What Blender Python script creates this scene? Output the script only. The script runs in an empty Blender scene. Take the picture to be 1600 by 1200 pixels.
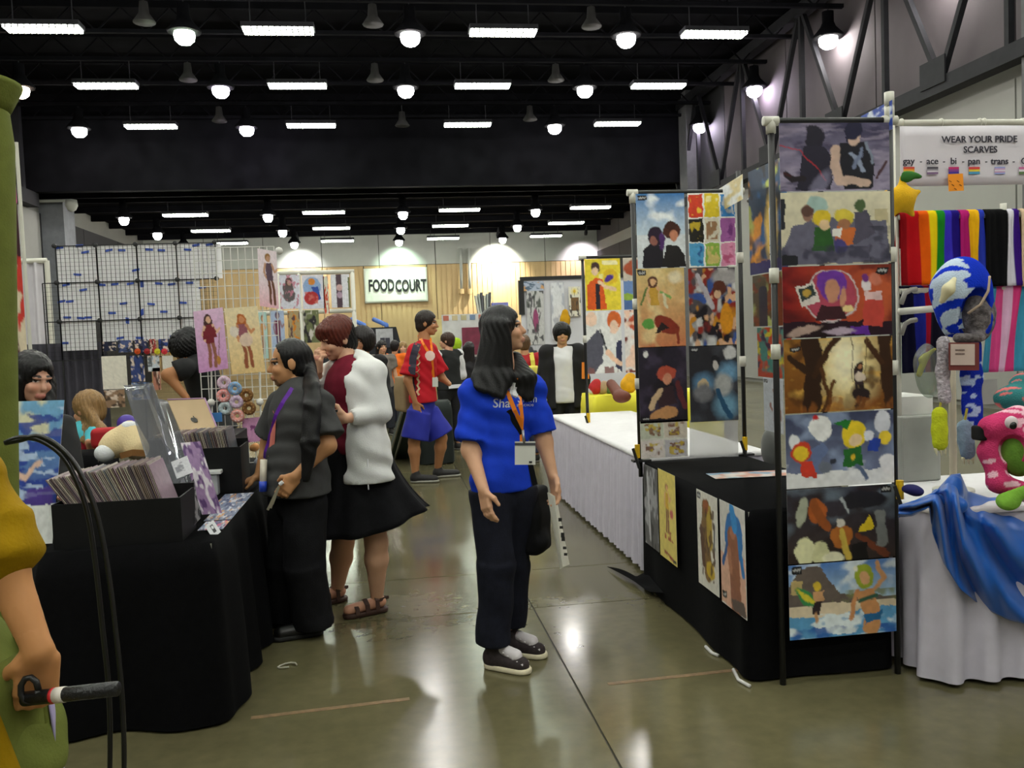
import bpy, bmesh, math, random
import numpy as np
from mathutils import Vector, Matrix
from mathutils.bvhtree import BVHTree

random.seed(7)
rng = np.random.default_rng(7)
SC = bpy.context.scene
COL = SC.collection

# ------------------------------------------------------------------ camera
FOC, EYE = 1400.0, 1.55
_ps, _pt, _rl = math.radians(7.94), math.radians(3.17), math.radians(2.2)
FW = np.array([math.sin(_ps)*math.cos(_pt), math.cos(_ps)*math.cos(_pt), -math.sin(_pt)])
_r0 = np.array([math.cos(_ps), -math.sin(_ps), 0.0]); _u0 = np.cross(_r0, FW)
RT = _r0*math.cos(_rl) - _u0*math.sin(_rl)
UP = _r0*math.sin(_rl) + _u0*math.cos(_rl)
CAM = np.array([0, 0, EYE])
cd = bpy.data.cameras.new('camera'); cam = bpy.data.objects.new('camera', cd); COL.objects.link(cam)
cd.sensor_width = 36.0; cd.lens = 36.0*FOC/1600.0; cd.clip_end = 200
cam.matrix_world = Matrix(((RT[0], UP[0], -FW[0], 0), (RT[1], UP[1], -FW[1], 0), (RT[2], UP[2], -FW[2], EYE), (0, 0, 0, 1)))
SC.camera = cam

# ------------------------------------------------------------------ world and exposure
w = bpy.data.worlds.new('hall_air'); SC.world = w; w.use_nodes = True
w.node_tree.nodes['Background'].inputs[0].default_value = (0.5, 0.52, 0.5, 1)
w.node_tree.nodes['Background'].inputs[1].default_value = 0.02
SC.view_settings.view_transform = 'Standard'; SC.view_settings.look = 'None'
SC.view_settings.gamma = 1.0; SC.view_settings.use_curve_mapping = False
SC.view_settings.exposure = 0.62
SC.cycles.max_bounces = 7; SC.cycles.diffuse_bounces = 3; SC.cycles.glossy_bounces = 3
TUBE_POWER, LAMP_POWER = 26.0, 60.0      # emission strength of strip lights and of round lamps

# ------------------------------------------------------------------ measuring helpers
def _ray(x, y): return FW + RT*(x-800)/FOC + UP*(600-y)/FOC
def P(x, y, d): return CAM + _ray(x, y)*d
def G(x, y, z=0.0): r = _ray(x, y); return CAM + r*((z-EYE)/r[2])
def XP(x, y, X): r = _ray(x, y); return CAM + r*(X/r[0])
def YP(x, y, Y): r = _ray(x, y); return CAM + r*(Y/r[1])
V = lambda *a: np.array(a, float)
def unit(v): v = np.asarray(v, float); return v/max(1e-9, np.linalg.norm(v))
def lerp(a, b, t): return np.asarray(a, float)*(1-t) + np.asarray(b, float)*t
def lin(c):
    c = np.asarray(c, float)/255.0
    return np.where(c <= 0.04045, c/12.92, ((c+0.055)/1.055)**2.4)

# ------------------------------------------------------------------ materials
_mats = {}
def M(name, rgb, rough=0.6, var=0.12, vs=6.0, bump=0.0, bs=60.0, metal=0.0, spec=0.5, sheen=0.0, stretch=None, alpha=None):
    if name in _mats: return _mats[name]
    m = bpy.data.materials.new(name); m.use_nodes = True; nt = m.node_tree; N = nt.nodes; L = nt.links
    b = N['Principled BSDF']; c = lin(rgb)
    tc = N.new('ShaderNodeTexCoord'); mp = N.new('ShaderNodeMapping'); L.new(tc.outputs['Object'], mp.inputs[0])
    if stretch: mp.inputs['Scale'].default_value = stretch
    nz = N.new('ShaderNodeTexNoise'); nz.inputs['Scale'].default_value = vs; nz.inputs['Detail'].default_value = 5
    L.new(mp.outputs[0], nz.inputs['Vector'])
    rp = N.new('ShaderNodeValToRGB'); L.new(nz.outputs['Fac'], rp.inputs[0])
    rp.color_ramp.elements[0].position = 0.3; rp.color_ramp.elements[1].position = 0.7
    rp.color_ramp.elements[0].color = (*np.clip(c*(1-var), 0, 1), 1); rp.color_ramp.elements[1].color = (*np.clip(c*(1+var), 0, 1), 1)
    L.new(rp.outputs[0], b.inputs['Base Color'])
    b.inputs['Roughness'].default_value = rough; b.inputs['Metallic'].default_value = metal
    b.inputs['Specular IOR Level'].default_value = spec
    if sheen: b.inputs['Sheen Weight'].default_value = sheen
    if bump:
        n2 = N.new('ShaderNodeTexNoise'); n2.inputs['Scale'].default_value = bs; n2.inputs['Detail'].default_value = 3
        L.new(mp.outputs[0], n2.inputs['Vector'])
        bp = N.new('ShaderNodeBump'); bp.inputs['Strength'].default_value = bump; bp.inputs['Distance'].default_value = 0.01
        L.new(n2.outputs['Fac'], bp.inputs['Height']); L.new(bp.outputs[0], b.inputs['Normal'])
    _mats[name] = m; return m

def MA(name, rough=0.5, spec=0.4, bump=0.0, bs=80.0, var=0.06, vs=9.0):   # colour comes from the mesh's printed / dyed colour attribute
    if name in _mats: return _mats[name]
    m = bpy.data.materials.new(name); m.use_nodes = True; nt = m.node_tree; N = nt.nodes; L = nt.links
    b = N['Principled BSDF']; at = N.new('ShaderNodeAttribute'); at.attribute_name = 'Col'
    nz = N.new('ShaderNodeTexNoise'); nz.inputs['Scale'].default_value = vs; nz.inputs['Detail'].default_value = 4
    tc = N.new('ShaderNodeTexCoord'); L.new(tc.outputs['Object'], nz.inputs['Vector'])
    mr = N.new('ShaderNodeMapRange'); mr.inputs[1].default_value = 0.3; mr.inputs[2].default_value = 0.7
    mr.inputs[3].default_value = 1-var; mr.inputs[4].default_value = 1+var; L.new(nz.outputs['Fac'], mr.inputs[0])
    mx = N.new('ShaderNodeVectorMath'); mx.operation = 'SCALE'; L.new(at.outputs['Color'], mx.inputs[0]); L.new(mr.outputs[0], mx.inputs['Scale'])
    L.new(mx.outputs[0], b.inputs['Base Color']); b.inputs['Roughness'].default_value = rough; b.inputs['Specular IOR Level'].default_value = spec
    if bump:
        n2 = N.new('ShaderNodeTexNoise'); n2.inputs['Scale'].default_value = bs; n2.inputs['Detail'].default_value = 3
        L.new(tc.outputs['Object'], n2.inputs['Vector'])
        bp = N.new('ShaderNodeBump'); bp.inputs['Strength'].default_value = bump; bp.inputs['Distance'].default_value = 0.01
        L.new(n2.outputs['Fac'], bp.inputs['Height']); L.new(bp.outputs[0], b.inputs['Normal'])
    _mats[name] = m; return m

def ME(name, rgb, strength):
    if name in _mats: return _mats[name]
    m = bpy.data.materials.new(name); m.use_nodes = True; b = m.node_tree.nodes['Principled BSDF']
    b.inputs['Base Color'].default_value = (0.8, 0.8, 0.8, 1)
    b.inputs['Emission Color'].default_value = (*lin(rgb), 1); b.inputs['Emission Strength'].default_value = strength
    _mats[name] = m; return m

def clear_film(name, tint=(225, 228, 235), gloss=0.10, haze=0.06):
    if name in _mats: return _mats[name]
    m = bpy.data.materials.new(name); m.use_nodes = True; nt = m.node_tree; N = nt.nodes; L = nt.links; N.remove(N['Principled BSDF'])
    tr = N.new('ShaderNodeBsdfTransparent'); tr.inputs[0].default_value = (*lin(tint), 1)
    gl = N.new('ShaderNodeBsdfGlossy'); gl.inputs['Roughness'].default_value = 0.06
    df = N.new('ShaderNodeBsdfDiffuse'); df.inputs[0].default_value = (0.8, 0.8, 0.85, 1)
    m1 = N.new('ShaderNodeMixShader'); m1.inputs[0].default_value = gloss; L.new(tr.outputs[0], m1.inputs[1]); L.new(gl.outputs[0], m1.inputs[2])
    m2 = N.new('ShaderNodeMixShader'); m2.inputs[0].default_value = haze; L.new(m1.outputs[0], m2.inputs[1]); L.new(df.outputs[0], m2.inputs[2])
    L.new(m2.outputs[0], N['Material Output'].inputs[0]); _mats[name] = m; return m

# ------------------------------------------------------------------ object helpers
def tag(o, label=None, cat=None, group=None, kind=None):
    if label: o['label'] = label
    if cat: o['category'] = cat
    if group: o['group'] = group
    if kind: o['kind'] = kind
    return o
def link(o, parent=None):
    COL.objects.link(o)
    if parent is not None:
        o.parent = parent
        o.matrix_parent_inverse = Matrix.Translation(parent.location).inverted() if parent.rotation_euler[2] == 0 else parent.matrix_basis.inverted()
    return o
def empty(name, loc, label=None, cat=None, group=None):
    o = bpy.data.objects.new(name, None); o.empty_display_size = 0.1; o.location = [float(q) for q in loc]; COL.objects.link(o)
    return tag(o, label, cat, group)
def to_obj(name, verts, faces, mat, parent=None, origin=None, smooth=False, cols=None, mats=None, fm=None):
    verts = np.asarray(verts, float)
    if origin is None:
        lo, hi = verts.min(0), verts.max(0); origin = V((lo[0]+hi[0])/2, (lo[1]+hi[1])/2, lo[2])
    origin = np.asarray(origin, float)
    me = bpy.data.meshes.new(name)
    lv = (verts-origin)
    if isinstance(faces, np.ndarray) and faces.ndim == 2:
        k = faces.shape[1]; nf = len(faces)
        me.vertices.add(len(lv)); me.vertices.foreach_set('co', lv.astype(np.float32).ravel())
        me.loops.add(nf*k); me.loops.foreach_set('vertex_index', faces.astype(np.int32).ravel())
        me.polygons.add(nf); me.polygons.foreach_set('loop_start', np.arange(0, nf*k, k, dtype=np.int32))
        me.polygons.foreach_set('loop_total', np.full(nf, k, np.int32)); me.update(calc_edges=True)
    else:
        me.from_pydata([tuple(q) for q in lv], [], [tuple(int(i) for i in f) for f in faces])
    if cols is not None:
        at = me.color_attributes.new('Col', 'FLOAT_COLOR', 'POINT')
        c4 = np.ones((len(lv), 4), np.float32); c4[:, :3] = cols; at.data.foreach_set('color', c4.ravel())
    for q in (mats or [mat]): me.materials.append(q)
    if fm is not None: me.polygons.foreach_set('material_index', np.asarray(fm, np.int32))
    if smooth: me.polygons.foreach_set('use_smooth', np.ones(len(me.polygons), bool))
    me.validate(); me.update()
    o = bpy.data.objects.new(name, me); o.location = [float(q) for q in origin]
    return link(o, parent)

class MB:
    def __init__(s): s.v = []; s.f = []; s.m = []; s.mi = 0
    def add(s, v, f):
        n = len(s.v); s.v += [np.asarray(q, float) for q in v]; s.f += [tuple(i+n for i in q) for q in f]; s.m += [s.mi]*len(f); return s
    def box(s, lo, hi):
        x0, y0, z0 = lo; x1, y1, z1 = hi
        return s.add([(x0, y0, z0), (x1, y0, z0), (x1, y1, z0), (x0, y1, z0), (x0, y0, z1), (x1, y0, z1), (x1, y1, z1), (x0, y1, z1)],
                     [(0, 3, 2, 1), (4, 5, 6, 7), (0, 1, 5, 4), (1, 2, 6, 5), (2, 3, 7, 6), (3, 0, 4, 7)])
    def obox(s, c, ax, ay, az):      # oriented box: centre and three half-axes
        c, ax, ay, az = (np.asarray(q, float) for q in (c, ax, ay, az)); v = []
        for k in (-1, 1):
            for i, j in ((-1, -1), (1, -1), (1, 1), (-1, 1)): v.append(c+ax*i+ay*j+az*k)
        return s.add(v, [(0, 3, 2, 1), (4, 5, 6, 7), (0, 1, 5, 4), (1, 2, 6, 5), (2, 3, 7, 6), (3, 0, 4, 7)])
    def bar(s, a, b, wd, th=None, ref=(0, 0, 1)):
        a, b = np.asarray(a, float), np.asarray(b, float); d = b-a; u = unit(np.cross(d, ref)) if np.linalg.norm(np.cross(unit(d), ref)) > 1e-3 else V(1, 0, 0)
        n = unit(np.cross(u, d)); return s.obox((a+b)/2, u*wd/2, n*(th or wd)/2, d/2)
    def tube(s, pts, r, n=8, cap=True):
        pts = [np.asarray(q, float) for q in pts]; rs = r if hasattr(r, '__len__') else [r]*len(pts); v = []; f = []
        u = None
        for i, q in enumerate(pts):
            d = unit(pts[min(i+1, len(pts)-1)]-pts[max(i-1, 0)])
            if u is None: u = unit(np.cross(d, (0, 0, 1) if abs(d[2]) < 0.9 else (1, 0, 0)))
            u = unit(u-d*np.dot(u, d)); wv = np.cross(d, u)
            for k in range(n):
                a = 2*math.pi*k/n; v.append(q+(u*math.cos(a)+wv*math.sin(a))*rs[i])
        for i in range(len(pts)-1):
            for k in range(n): f.append((i*n+k, i*n+(k+1) % n, (i+1)*n+(k+1) % n, (i+1)*n+k))
        if cap: f.append(tuple(range(n))[::-1]); f.append(tuple((len(pts)-1)*n+k for k in range(n)))
        return s.add(v, f)
    def lathe(s, c, prof, n=16, axis=(0, 0, 1)):      # prof: (radius, height) list
        ax = unit(axis); u = unit(np.cross(ax, (0, 1, 0) if abs(ax[1]) < 0.9 else (1, 0, 0))); wv = np.cross(ax, u); v = []; f = []
        for r, h in prof:
            for k in range(n):
                a = 2*math.pi*k/n; v.append(np.asarray(c)+ax*h+(u*math.cos(a)+wv*math.sin(a))*max(r, 1e-4))
        for i in range(len(prof)-1):
            for k in range(n): f.append((i*n+k, i*n+(k+1) % n, (i+1)*n+(k+1) % n, (i+1)*n+k))
        f.append(tuple(range(n))[::-1]); f.append(tuple((len(prof)-1)*n+k for k in range(n)))
        return s.add(v, f)
    def grid(s, fn, nu, nv):
        v = [fn(i/nu, j/nv) for j in range(nv+1) for i in range(nu+1)]
        f = [(j*(nu+1)+i, j*(nu+1)+i+1, (j+1)*(nu+1)+i+1, (j+1)*(nu+1)+i) for j in range(nv) for i in range(nu)]
        return s.add(v, f)
    def build(s, name, mat, parent=None, smooth=False, origin=None, mats=None, bevel=0.0):
        o = to_obj(name, s.v, s.f, mat, parent, origin, smooth, mats=mats, fm=s.m if mats else None)
        if bevel:
            b = o.modifiers.new('bevel', 'BEVEL'); b.width = bevel; b.segments = 2; b.limit_method = 'ANGLE'
        return o

def sheet(name, fn, nu, nv, mat, parent=None, thick=0.0, colfn=None, origin=None, smooth=True):
    U, W = np.meshgrid(np.linspace(0, 1, nu+1), np.linspace(0, 1, nv+1))
    vs = np.array([fn(u, v) for u, v in zip(U.ravel(), W.ravel())])
    i = np.arange(nu); j = np.arange(nv); I, J = np.meshgrid(i, j); a = (J*(nu+1)+I).ravel()
    f = np.stack([a, a+1, a+nu+2, a+nu+1], 1)
    cols = None if colfn is None else np.array([colfn(u, v) for u, v in zip(U.ravel(), W.ravel())])
    o = to_obj(name, vs, f, mat, parent, origin, smooth, cols)
    if thick:
        md = o.modifiers.new('cloth_thickness', 'SOLIDIFY'); md.thickness = thick; md.offset = 0
    return o

def text(name, body, centre, right, up, height, mat, parent=None, xs=1.0, depth=0.002, bold=0.0, font=None):
    cu = bpy.data.curves.new(name+'_curve', 'FONT'); cu.body = body; cu.align_x = 'CENTER'; cu.align_y = 'CENTER'; cu.extrude = depth; cu.offset = bold
    cu.resolution_u = 3
    t = bpy.data.objects.new(name+'_tmp', cu); COL.objects.link(t)
    dg = bpy.context.evaluated_depsgraph_get(); me = bpy.data.meshes.new_from_object(t.evaluated_get(dg))
    bpy.data.objects.remove(t); bpy.data.curves.remove(cu)
    vs = np.array([v.co for v in me.vertices]); fs = [tuple(p.vertices) for p in me.polygons]; bpy.data.meshes.remove(me)
    right, up = unit(right), unit(up); nrm = np.cross(right, up)
    k = height/0.72
    wv = np.asarray(centre)+np.outer(vs[:, 0]*k*xs, right)+np.outer(vs[:, 1]*k, up)+np.outer(vs[:, 2], nrm)
    return to_obj(name, wv, fs, mat, parent)
# ------------------------------------------------------------------ rounded bodies: distance fields turned into one surface
def cap(a, b, ra, rb=None, sq=None, flat=False):
    a, b = np.asarray(a, float), np.asarray(b, float); rb = ra if rb is None else rb
    R = max(ra, rb); lo = np.minimum(a, b)-R; hi = np.maximum(a, b)+R
    ab = b-a; L2 = max(1e-9, ab @ ab)
    u, fct = (unit(sq[0]), sq[1]) if sq else (None, 1.0)
    def fn(p):
        q = p-a
        if u is not None:
            # squash across the bone only
            un = u-ab*((u @ ab)/L2); un = un/max(1e-9, np.linalg.norm(un)); q = q+((q @ un)*(1/fct-1))[..., None]*un
        t = (q @ ab)/L2; tc = np.clip(t, 0, 1); d = np.linalg.norm(q-tc[..., None]*ab, axis=-1)-(ra+(rb-ra)*tc)
        if u is not None: d = d*(0.5+0.5*fct)
        if flat:
            rad = np.linalg.norm(q-t[..., None]*ab, axis=-1)-(ra+(rb-ra)*tc); ax = (np.abs(t-0.5)-0.5)*math.sqrt(L2); d = np.maximum(rad, ax)
        return d
    return (fn, lo, hi, 1)
def ell(c, r, R=None):
    c = np.asarray(c, float); r = np.asarray(r, float); m = float(r.max())
    def fn(p):
        q = p-c
        if R is not None: q = q @ R
        k0 = np.linalg.norm(q/r, axis=-1); k1 = np.linalg.norm(q/(r*r), axis=-1)
        return np.where(k1 > 1e-9, k0*(k0-1)/np.maximum(k1, 1e-9), -r.min())
    return (fn, c-m, c+m, 1)
def rbox(c, h, R=None, rd=0.01):
    c = np.asarray(c, float); h = np.asarray(h, float); m = float(np.linalg.norm(h))
    def fn(p):
        q = p-c
        if R is not None: q = q @ R
        q = np.abs(q)-(h-rd); return np.linalg.norm(np.maximum(q, 0), axis=-1)+np.minimum(q.max(-1), 0)-rd
    return (fn, c-m, c+m, 1)
def neg(p): return (p[0], p[1], p[2], -1)

def field(prims, h, k=0.02, cuts=(), disp=None):
    """smooth union of prims, cut by half-spaces, as (verts, quads)"""
    pos = [p for p in prims if p[3] > 0]; pad = 3*h+k*0.6
    lo = np.min([p[1] for p in pos], 0)-pad; hi = np.max([p[2] for p in pos], 0)+pad
    n = np.ceil((hi-lo)/h).astype(int)+1
    D = np.full(n, 0.5, np.float32); ax = [lo[i]+h*np.arange(n[i]) for i in range(3)]
    for fn, pl, ph, sg in prims:
        i0 = np.maximum(np.floor((pl-pad-lo)/h).astype(int), 0); i1 = np.minimum(np.ceil((ph+pad-lo)/h).astype(int)+1, n)
        if (i1 <= i0).any(): continue
        g = np.stack(np.meshgrid(*[ax[i][i0[i]:i1[i]] for i in range(3)], indexing='ij'), -1)
        d = fn(g).astype(np.float32); S = np.s_[i0[0]:i1[0], i0[1]:i1[1], i0[2]:i1[2]]; o = D[S]
        if sg > 0:
            hh = np.maximum(k-np.abs(o-d), 0)/k; D[S] = np.minimum(o, d)-hh*hh*k*0.25
        else: D[S] = np.maximum(o, -d)
    if cuts or disp:
        g = np.stack(np.meshgrid(*ax, indexing='ij'), -1)
        if disp: D = D+disp(g).astype(np.float32)
        for pt, nn in cuts: D = np.maximum(D, ((g-np.asarray(pt, float)) @ unit(nn)).astype(np.float32))
    D[0] = D[-1] = 0.5; D[:, 0] = D[:, -1] = 0.5; D[:, :, 0] = D[:, :, -1] = 0.5
    return nets(D, lo, h)
def nets(D, lo, h):
    s = D < 0; n = D.shape; cnt = np.zeros([q-1 for q in n], np.int8)
    for dx in (0, 1):
        for dy in (0, 1):
            for dz in (0, 1): cnt += s[dx:n[0]-1+dx, dy:n[1]-1+dy, dz:n[2]-1+dz]
    act = (cnt > 0) & (cnt < 8); idx = np.argwhere(act); ids = np.full(act.shape, -1, np.int32); ids[act] = np.arange(len(idx))
    acc = np.zeros((len(idx), 3)); num = np.zeros(len(idx))
    cor = [(0, 0, 0), (1, 0, 0), (0, 1, 0), (1, 1, 0), (0, 0, 1), (1, 0, 1), (0, 1, 1), (1, 1, 1)]
    val = [D[idx[:, 0]+c[0], idx[:, 1]+c[1], idx[:, 2]+c[2]] for c in cor]
    for a in range(8):
        for b in range(a+1, 8):
            if sum(abs(cor[a][i]-cor[b][i]) for i in range(3)) != 1: continue
            da, db = val[a], val[b]; m = (da < 0) != (db < 0); t = np.where(m, da/np.where(m, da-db, 1), 0)
            acc += np.where(m[:, None], np.array(cor[a])+t[:, None]*(np.array(cor[b])-np.array(cor[a])), 0); num += m
    vs = lo+h*(idx+acc/np.maximum(num, 1)[:, None]); qs = []
    for axi in range(3):
        sl = [slice(1, -1)]*3; sl[axi] = slice(0, -1); a = s[tuple(sl)]; s2 = [slice(1, -1)]*3; s2[axi] = slice(1, None); b = s[tuple(s2)]
        e = np.argwhere(a != b)
        if len(e) == 0: continue
        fl = a[tuple(e.T)]; base = e.copy(); o1, o2 = [i for i in range(3) if i != axi]
        for q in (o1, o2): base[:, q] += 1
        def at(d1, d2): c = base.copy(); c[:, o1] += d1; c[:, o2] += d2; return ids[tuple(c.T)]
        q = np.stack([at(-1, -1), at(0, -1), at(0, 0), at(-1, 0)], 1)
        flip = fl if axi != 1 else ~fl
        q = np.where(flip[:, None], q, q[:, ::-1]); qs.append(q)
    q = np.concatenate(qs); q = q[(q >= 0).all(1)]
    return vs, q
def blob(name, prims, h, mat, parent=None, k=0.02, cuts=(), disp=None, colfn=None, origin=None, more=()):
    parts = [field(prims, h, k, cuts, disp)]+[field(*m) for m in more]
    off = 0; vs = []; qs = []
    for v, q in parts: vs.append(v); qs.append(q+off); off += len(v)
    vs = np.concatenate(vs); qs = np.concatenate(qs)
    return to_obj(name, vs, qs, mat, parent, origin, True, None if colfn is None else colfn(vs))
def wrinkle(amp=0.004, f=38.0, seed=0, dirv=(0.35, 0.2, 1.0)):
    dv = unit(dirv); rs = np.random.default_rng(seed); ph = rs.uniform(0, 6, 4); o = unit(np.cross(dv, (0.3, 1, 0.1)))
    def fn(g):
        a = g @ dv; b = g @ o
        return amp*(np.sin(a*f+2.2*np.sin(b*11+ph[0])+ph[1])*0.6+np.sin(a*f*0.47+1.7*np.sin(b*7+ph[2])+ph[3])*0.8)*(0.6+0.4*np.sin(b*9+a*5))
    return fn

# ------------------------------------------------------------------ printed pictures
def vnoise(X, Y, seed):
    rs = np.random.default_rng(seed); T = rs.random((64, 64)); xi = np.floor(X).astype(int); yi = np.floor(Y).astype(int)
    fx = X-xi; fy = Y-yi; fx = fx*fx*(3-2*fx); fy = fy*fy*(3-2*fy)
    g = lambda a, b: T[a % 64, b % 64]
    return (g(xi, yi)*(1-fx)+g(xi+1, yi)*fx)*(1-fy)+(g(xi, yi+1)*(1-fx)+g(xi+1, yi+1)*fx)*fy
class Art:
    """a picture painted on a grid; x right 0..1, y down 0..1, asp = width / height"""
    def __init__(s, nx, ny, asp, bg=(255, 255, 255), seed=1):
        s.nx, s.ny, s.asp, s.seed = nx, ny, asp, seed
        s.X, s.Y = np.meshgrid(np.linspace(0, 1, nx+1), np.linspace(0, 1, ny+1)); s.I = np.ones((ny+1, nx+1, 3))*lin(bg)
        s.e = 1.2/nx
    def mix(s, m, c): s.I = s.I*(1-m[..., None])+lin(c)*m[..., None]; return s
    def grad(s, c0, c1, horiz=False, a=1.0, y0=0.0, y1=1.0):
        t = np.clip(((s.X if horiz else s.Y)-y0)/(y1-y0), 0, 1)[..., None]; s.I = s.I*(1-a)+(lin(c0)*(1-t)+lin(c1)*t)*a; return s
    def ell(s, cx, cy, rx, ry, c, rot=0, soft=None, a=1.0):
        dx = (s.X-cx); dy = (s.Y-cy)/s.asp; r = math.radians(rot); u = dx*math.cos(r)+dy*math.sin(r); v = -dx*math.sin(r)+dy*math.cos(r)
        d = np.sqrt((u/rx)**2+(v/(ry/s.asp))**2); sf = soft if soft else s.e/min(rx, ry/s.asp); return s.mix(np.clip((1+sf/2-d)/sf, 0, 1)*a, c)
    def ring(s, cx, cy, r, wd, c, a=1.0):
        d = np.sqrt((s.X-cx)**2+((s.Y-cy)/s.asp)**2); return s.mix(np.clip((wd-np.abs(d-r))/s.e, 0, 1)*a, c)
    def poly(s, pts, c, a=1.0):
        ins = np.zeros(s.X.shape, bool); n = len(pts)
        for i in range(n):
            x0, y0 = pts[i]; x1, y1 = pts[(i+1) % n]
            if y0 == y1: continue
            ins ^= ((y0 > s.Y) != (y1 > s.Y)) & (s.X < (x1-x0)*(s.Y-y0)/(y1-y0)+x0)
        return s.mix(ins*a, c)
    def rect(s, x0, y0, x1, y1, c, a=1.0): return s.mix(((s.X >= x0) & (s.X <= x1) & (s.Y >= y0) & (s.Y <= y1))*a, c)
    def line(s, pts, wd, c, a=1.0):
        m = np.zeros(s.X.shape)
        for (x0, y0), (x1, y1) in zip(pts[:-1], pts[1:]):
            ax, ay, bx, by = x0, y0/s.asp, x1, y1/s.asp; dx, dy = bx-ax, by-ay; L = max(1e-9, dx*dx+dy*dy)
            t = np.clip(((s.X-ax)*dx+(s.Y/s.asp-ay)*dy)/L, 0, 1); d = np.hypot(s.X-ax-t*dx, s.Y/s.asp-ay-t*dy); m = np.maximum(m, np.clip((wd-d)/s.e+0.5, 0, 1))
        return s.mix(m*a, c)
    def mott(s, c, sx=8, sy=8, lo=0.5, hi=0.75, a=1.0, seed=None, region=None):
        s.seed += 1; n = 0.6*vnoise(s.X*sx, s.Y*sy, s.seed if seed is None else seed)+0.4*vnoise(s.X*sx*2.3+9, s.Y*sy*2.3, s.seed+50)
        m = np.clip((n-lo)/(hi-lo), 0, 1)*a
        if region: x0, y0, x1, y1 = region; m = m*((s.X >= x0) & (s.X <= x1) & (s.Y >= y0) & (s.Y <= y1))
        return s.mix(m, c)
    def figure(s, x, y, h, hair, skin, top, low, lean=0.0, long=False, legs=True, arms=True):
        """generic small figure: head centre x, head top y, height h (of picture height)"""
        k = h/s.asp*0.95; hr = 0.075*k; X = lambda t: x+lean*t
        if long: s.ell(X(.12), y+.16*h, hr*1.5, .15*h, hair)
        if legs:
            for q in (-1, 1): s.line([(X(.5)+q*hr*.7, y+.5*h), (X(.75)+q*hr*(1.1 if q > 0 else .4), y+.74*h), (X(1)+q*hr*.9, y+h)], hr*.55, low)
        s.poly([(X(.2)-hr*1.5, y+.2*h), (X(.2)+hr*1.5, y+.2*h), (X(.5)+hr*1.3, y+.55*h), (X(.5)-hr*1.3, y+.55*h)], top)
        if arms:
            s.line([(X(.22)-hr*1.4, y+.22*h), (X(.36)-hr*2.2, y+.37*h), (X(.5)-hr*1.6, y+.5*h)], hr*.4, skin)
            s.line([(X(.22)+hr*1.4, y+.22*h), (X(.36)+hr*2.3, y+.36*h), (X(.33)+hr*3.4, y+.3*h)], hr*.4, skin)
        s.ell(X(.1), y+.085*h, hr*1.25, .085*h, hair); s.ell(X(.1)+hr*.15, y+.11*h, hr*.85, .062*h, skin)
        return s
    def stamp(s, x, y, wd=0.12, ht=0.06):      # the small black shop mark with a pale squiggle
        s.rect(x, y, x+wd, y+ht, (18, 18, 22)); pts = [(x+wd*(.15+.7*i/8), y+ht*(.5+.16*math.sin(i*2.1))) for i in range(9)]; return s.line(pts, wd*.05, (205, 205, 205))
    def cols(s, warp=0.016, tex=0.16):      # hand-painted edges and brush texture
        wx = (vnoise(s.X*9, s.Y*9/s.asp, s.seed+3)-.5)*2+(vnoise(s.X*22, s.Y*22/s.asp, s.seed+4)-.5); wy = (vnoise(s.X*9+30, s.Y*9/s.asp, s.seed+5)-.5)*2+(vnoise(s.X*22, s.Y*22/s.asp+7, s.seed+6)-.5)
        ix = np.clip(np.rint((s.X+wx*warp)*s.nx), 0, s.nx).astype(int); iy = np.clip(np.rint((s.Y+wy*warp*s.asp)*s.ny), 0, s.ny).astype(int)
        I = s.I[iy, ix]; t = vnoise(s.X*16, s.Y*16/s.asp, s.seed+8)*.6+vnoise(s.X*37, s.Y*37/s.asp, s.seed+9)*.4
        return np.clip(I*(1+tex*2*(t-.5))[..., None], 0, 1).reshape(-1, 3)

def poster(name, art, tl, right, down, label=None, cat='poster', group=None, parent=None, mat=None, thick=0.0015, bend=None):
    """art on a thin sheet: top-left corner, full right vector, full down vector (world)"""
    tl, right, down = (np.asarray(q, float) for q in (tl, right, down)); nrm = unit(np.cross(down, right))
    X, Y = art.X.ravel(), art.Y.ravel(); n = len(X)
    off = np.array([bend(a, b) for a, b in zip(X, Y)]) if bend else np.zeros(n)
    vs = tl+X[:, None]*right+Y[:, None]*down+off[:, None]*nrm
    nx, ny = art.nx, art.ny; I, J = np.meshgrid(np.arange(nx), np.arange(ny)); a = (J*(nx+1)+I).ravel()
    f = np.stack([a, a+nx+1, a+nx+2, a+1], 1)
    # plain back and rim, on a coarser grid of the same outline
    rim = [i for i in range(nx+1)]+[(j*(nx+1)+nx) for j in range(1, ny+1)]+[ny*(nx+1)+i for i in range(nx-1, -1, -1)]+[j*(nx+1) for j in range(ny-1, 0, -1)]
    bv = vs[rim]-nrm*thick; c0 = vs.mean(0)-nrm*thick if not bend else vs[(ny//2)*(nx+1)+nx//2]-nrm*thick
    m = len(rim); ex = [(rim[i], rim[(i+1) % m], n+(i+1) % m, n+i) for i in range(m)]
    fc = [(n+i, n+(i+1) % m, n+m, n+m) for i in range(m)]
    allv = np.concatenate([vs, bv, [c0]]); cols = np.concatenate([art.cols(), np.full((m+1, 3), 0.75)])
    faces = [tuple(q) for q in f]+ex+[q[:3] for q in fc]
    o = to_obj(name, allv, faces, mat or MA('printed_paper', 0.45, 0.35, var=0.03), parent, cols=cols)
    return tag(o, label, cat if label else None, group)
def pplane(tlpx, brpx, Y):      # axis-aligned rectangle in a plane facing the aisle end, from two corners
    a, b = YP(*tlpx, Y), YP(*brpx, Y); return V(a[0], Y, a[2]), V(b[0]-a[0], 0, 0), V(0, 0, b[2]-a[2])
# ================================================================== THE HALL
XL, XR, YB, YF, ZH, ZLO, YH = -10.2, 10.0, 41.0, -7.0, 8.9, 6.35, 28.2
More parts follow.
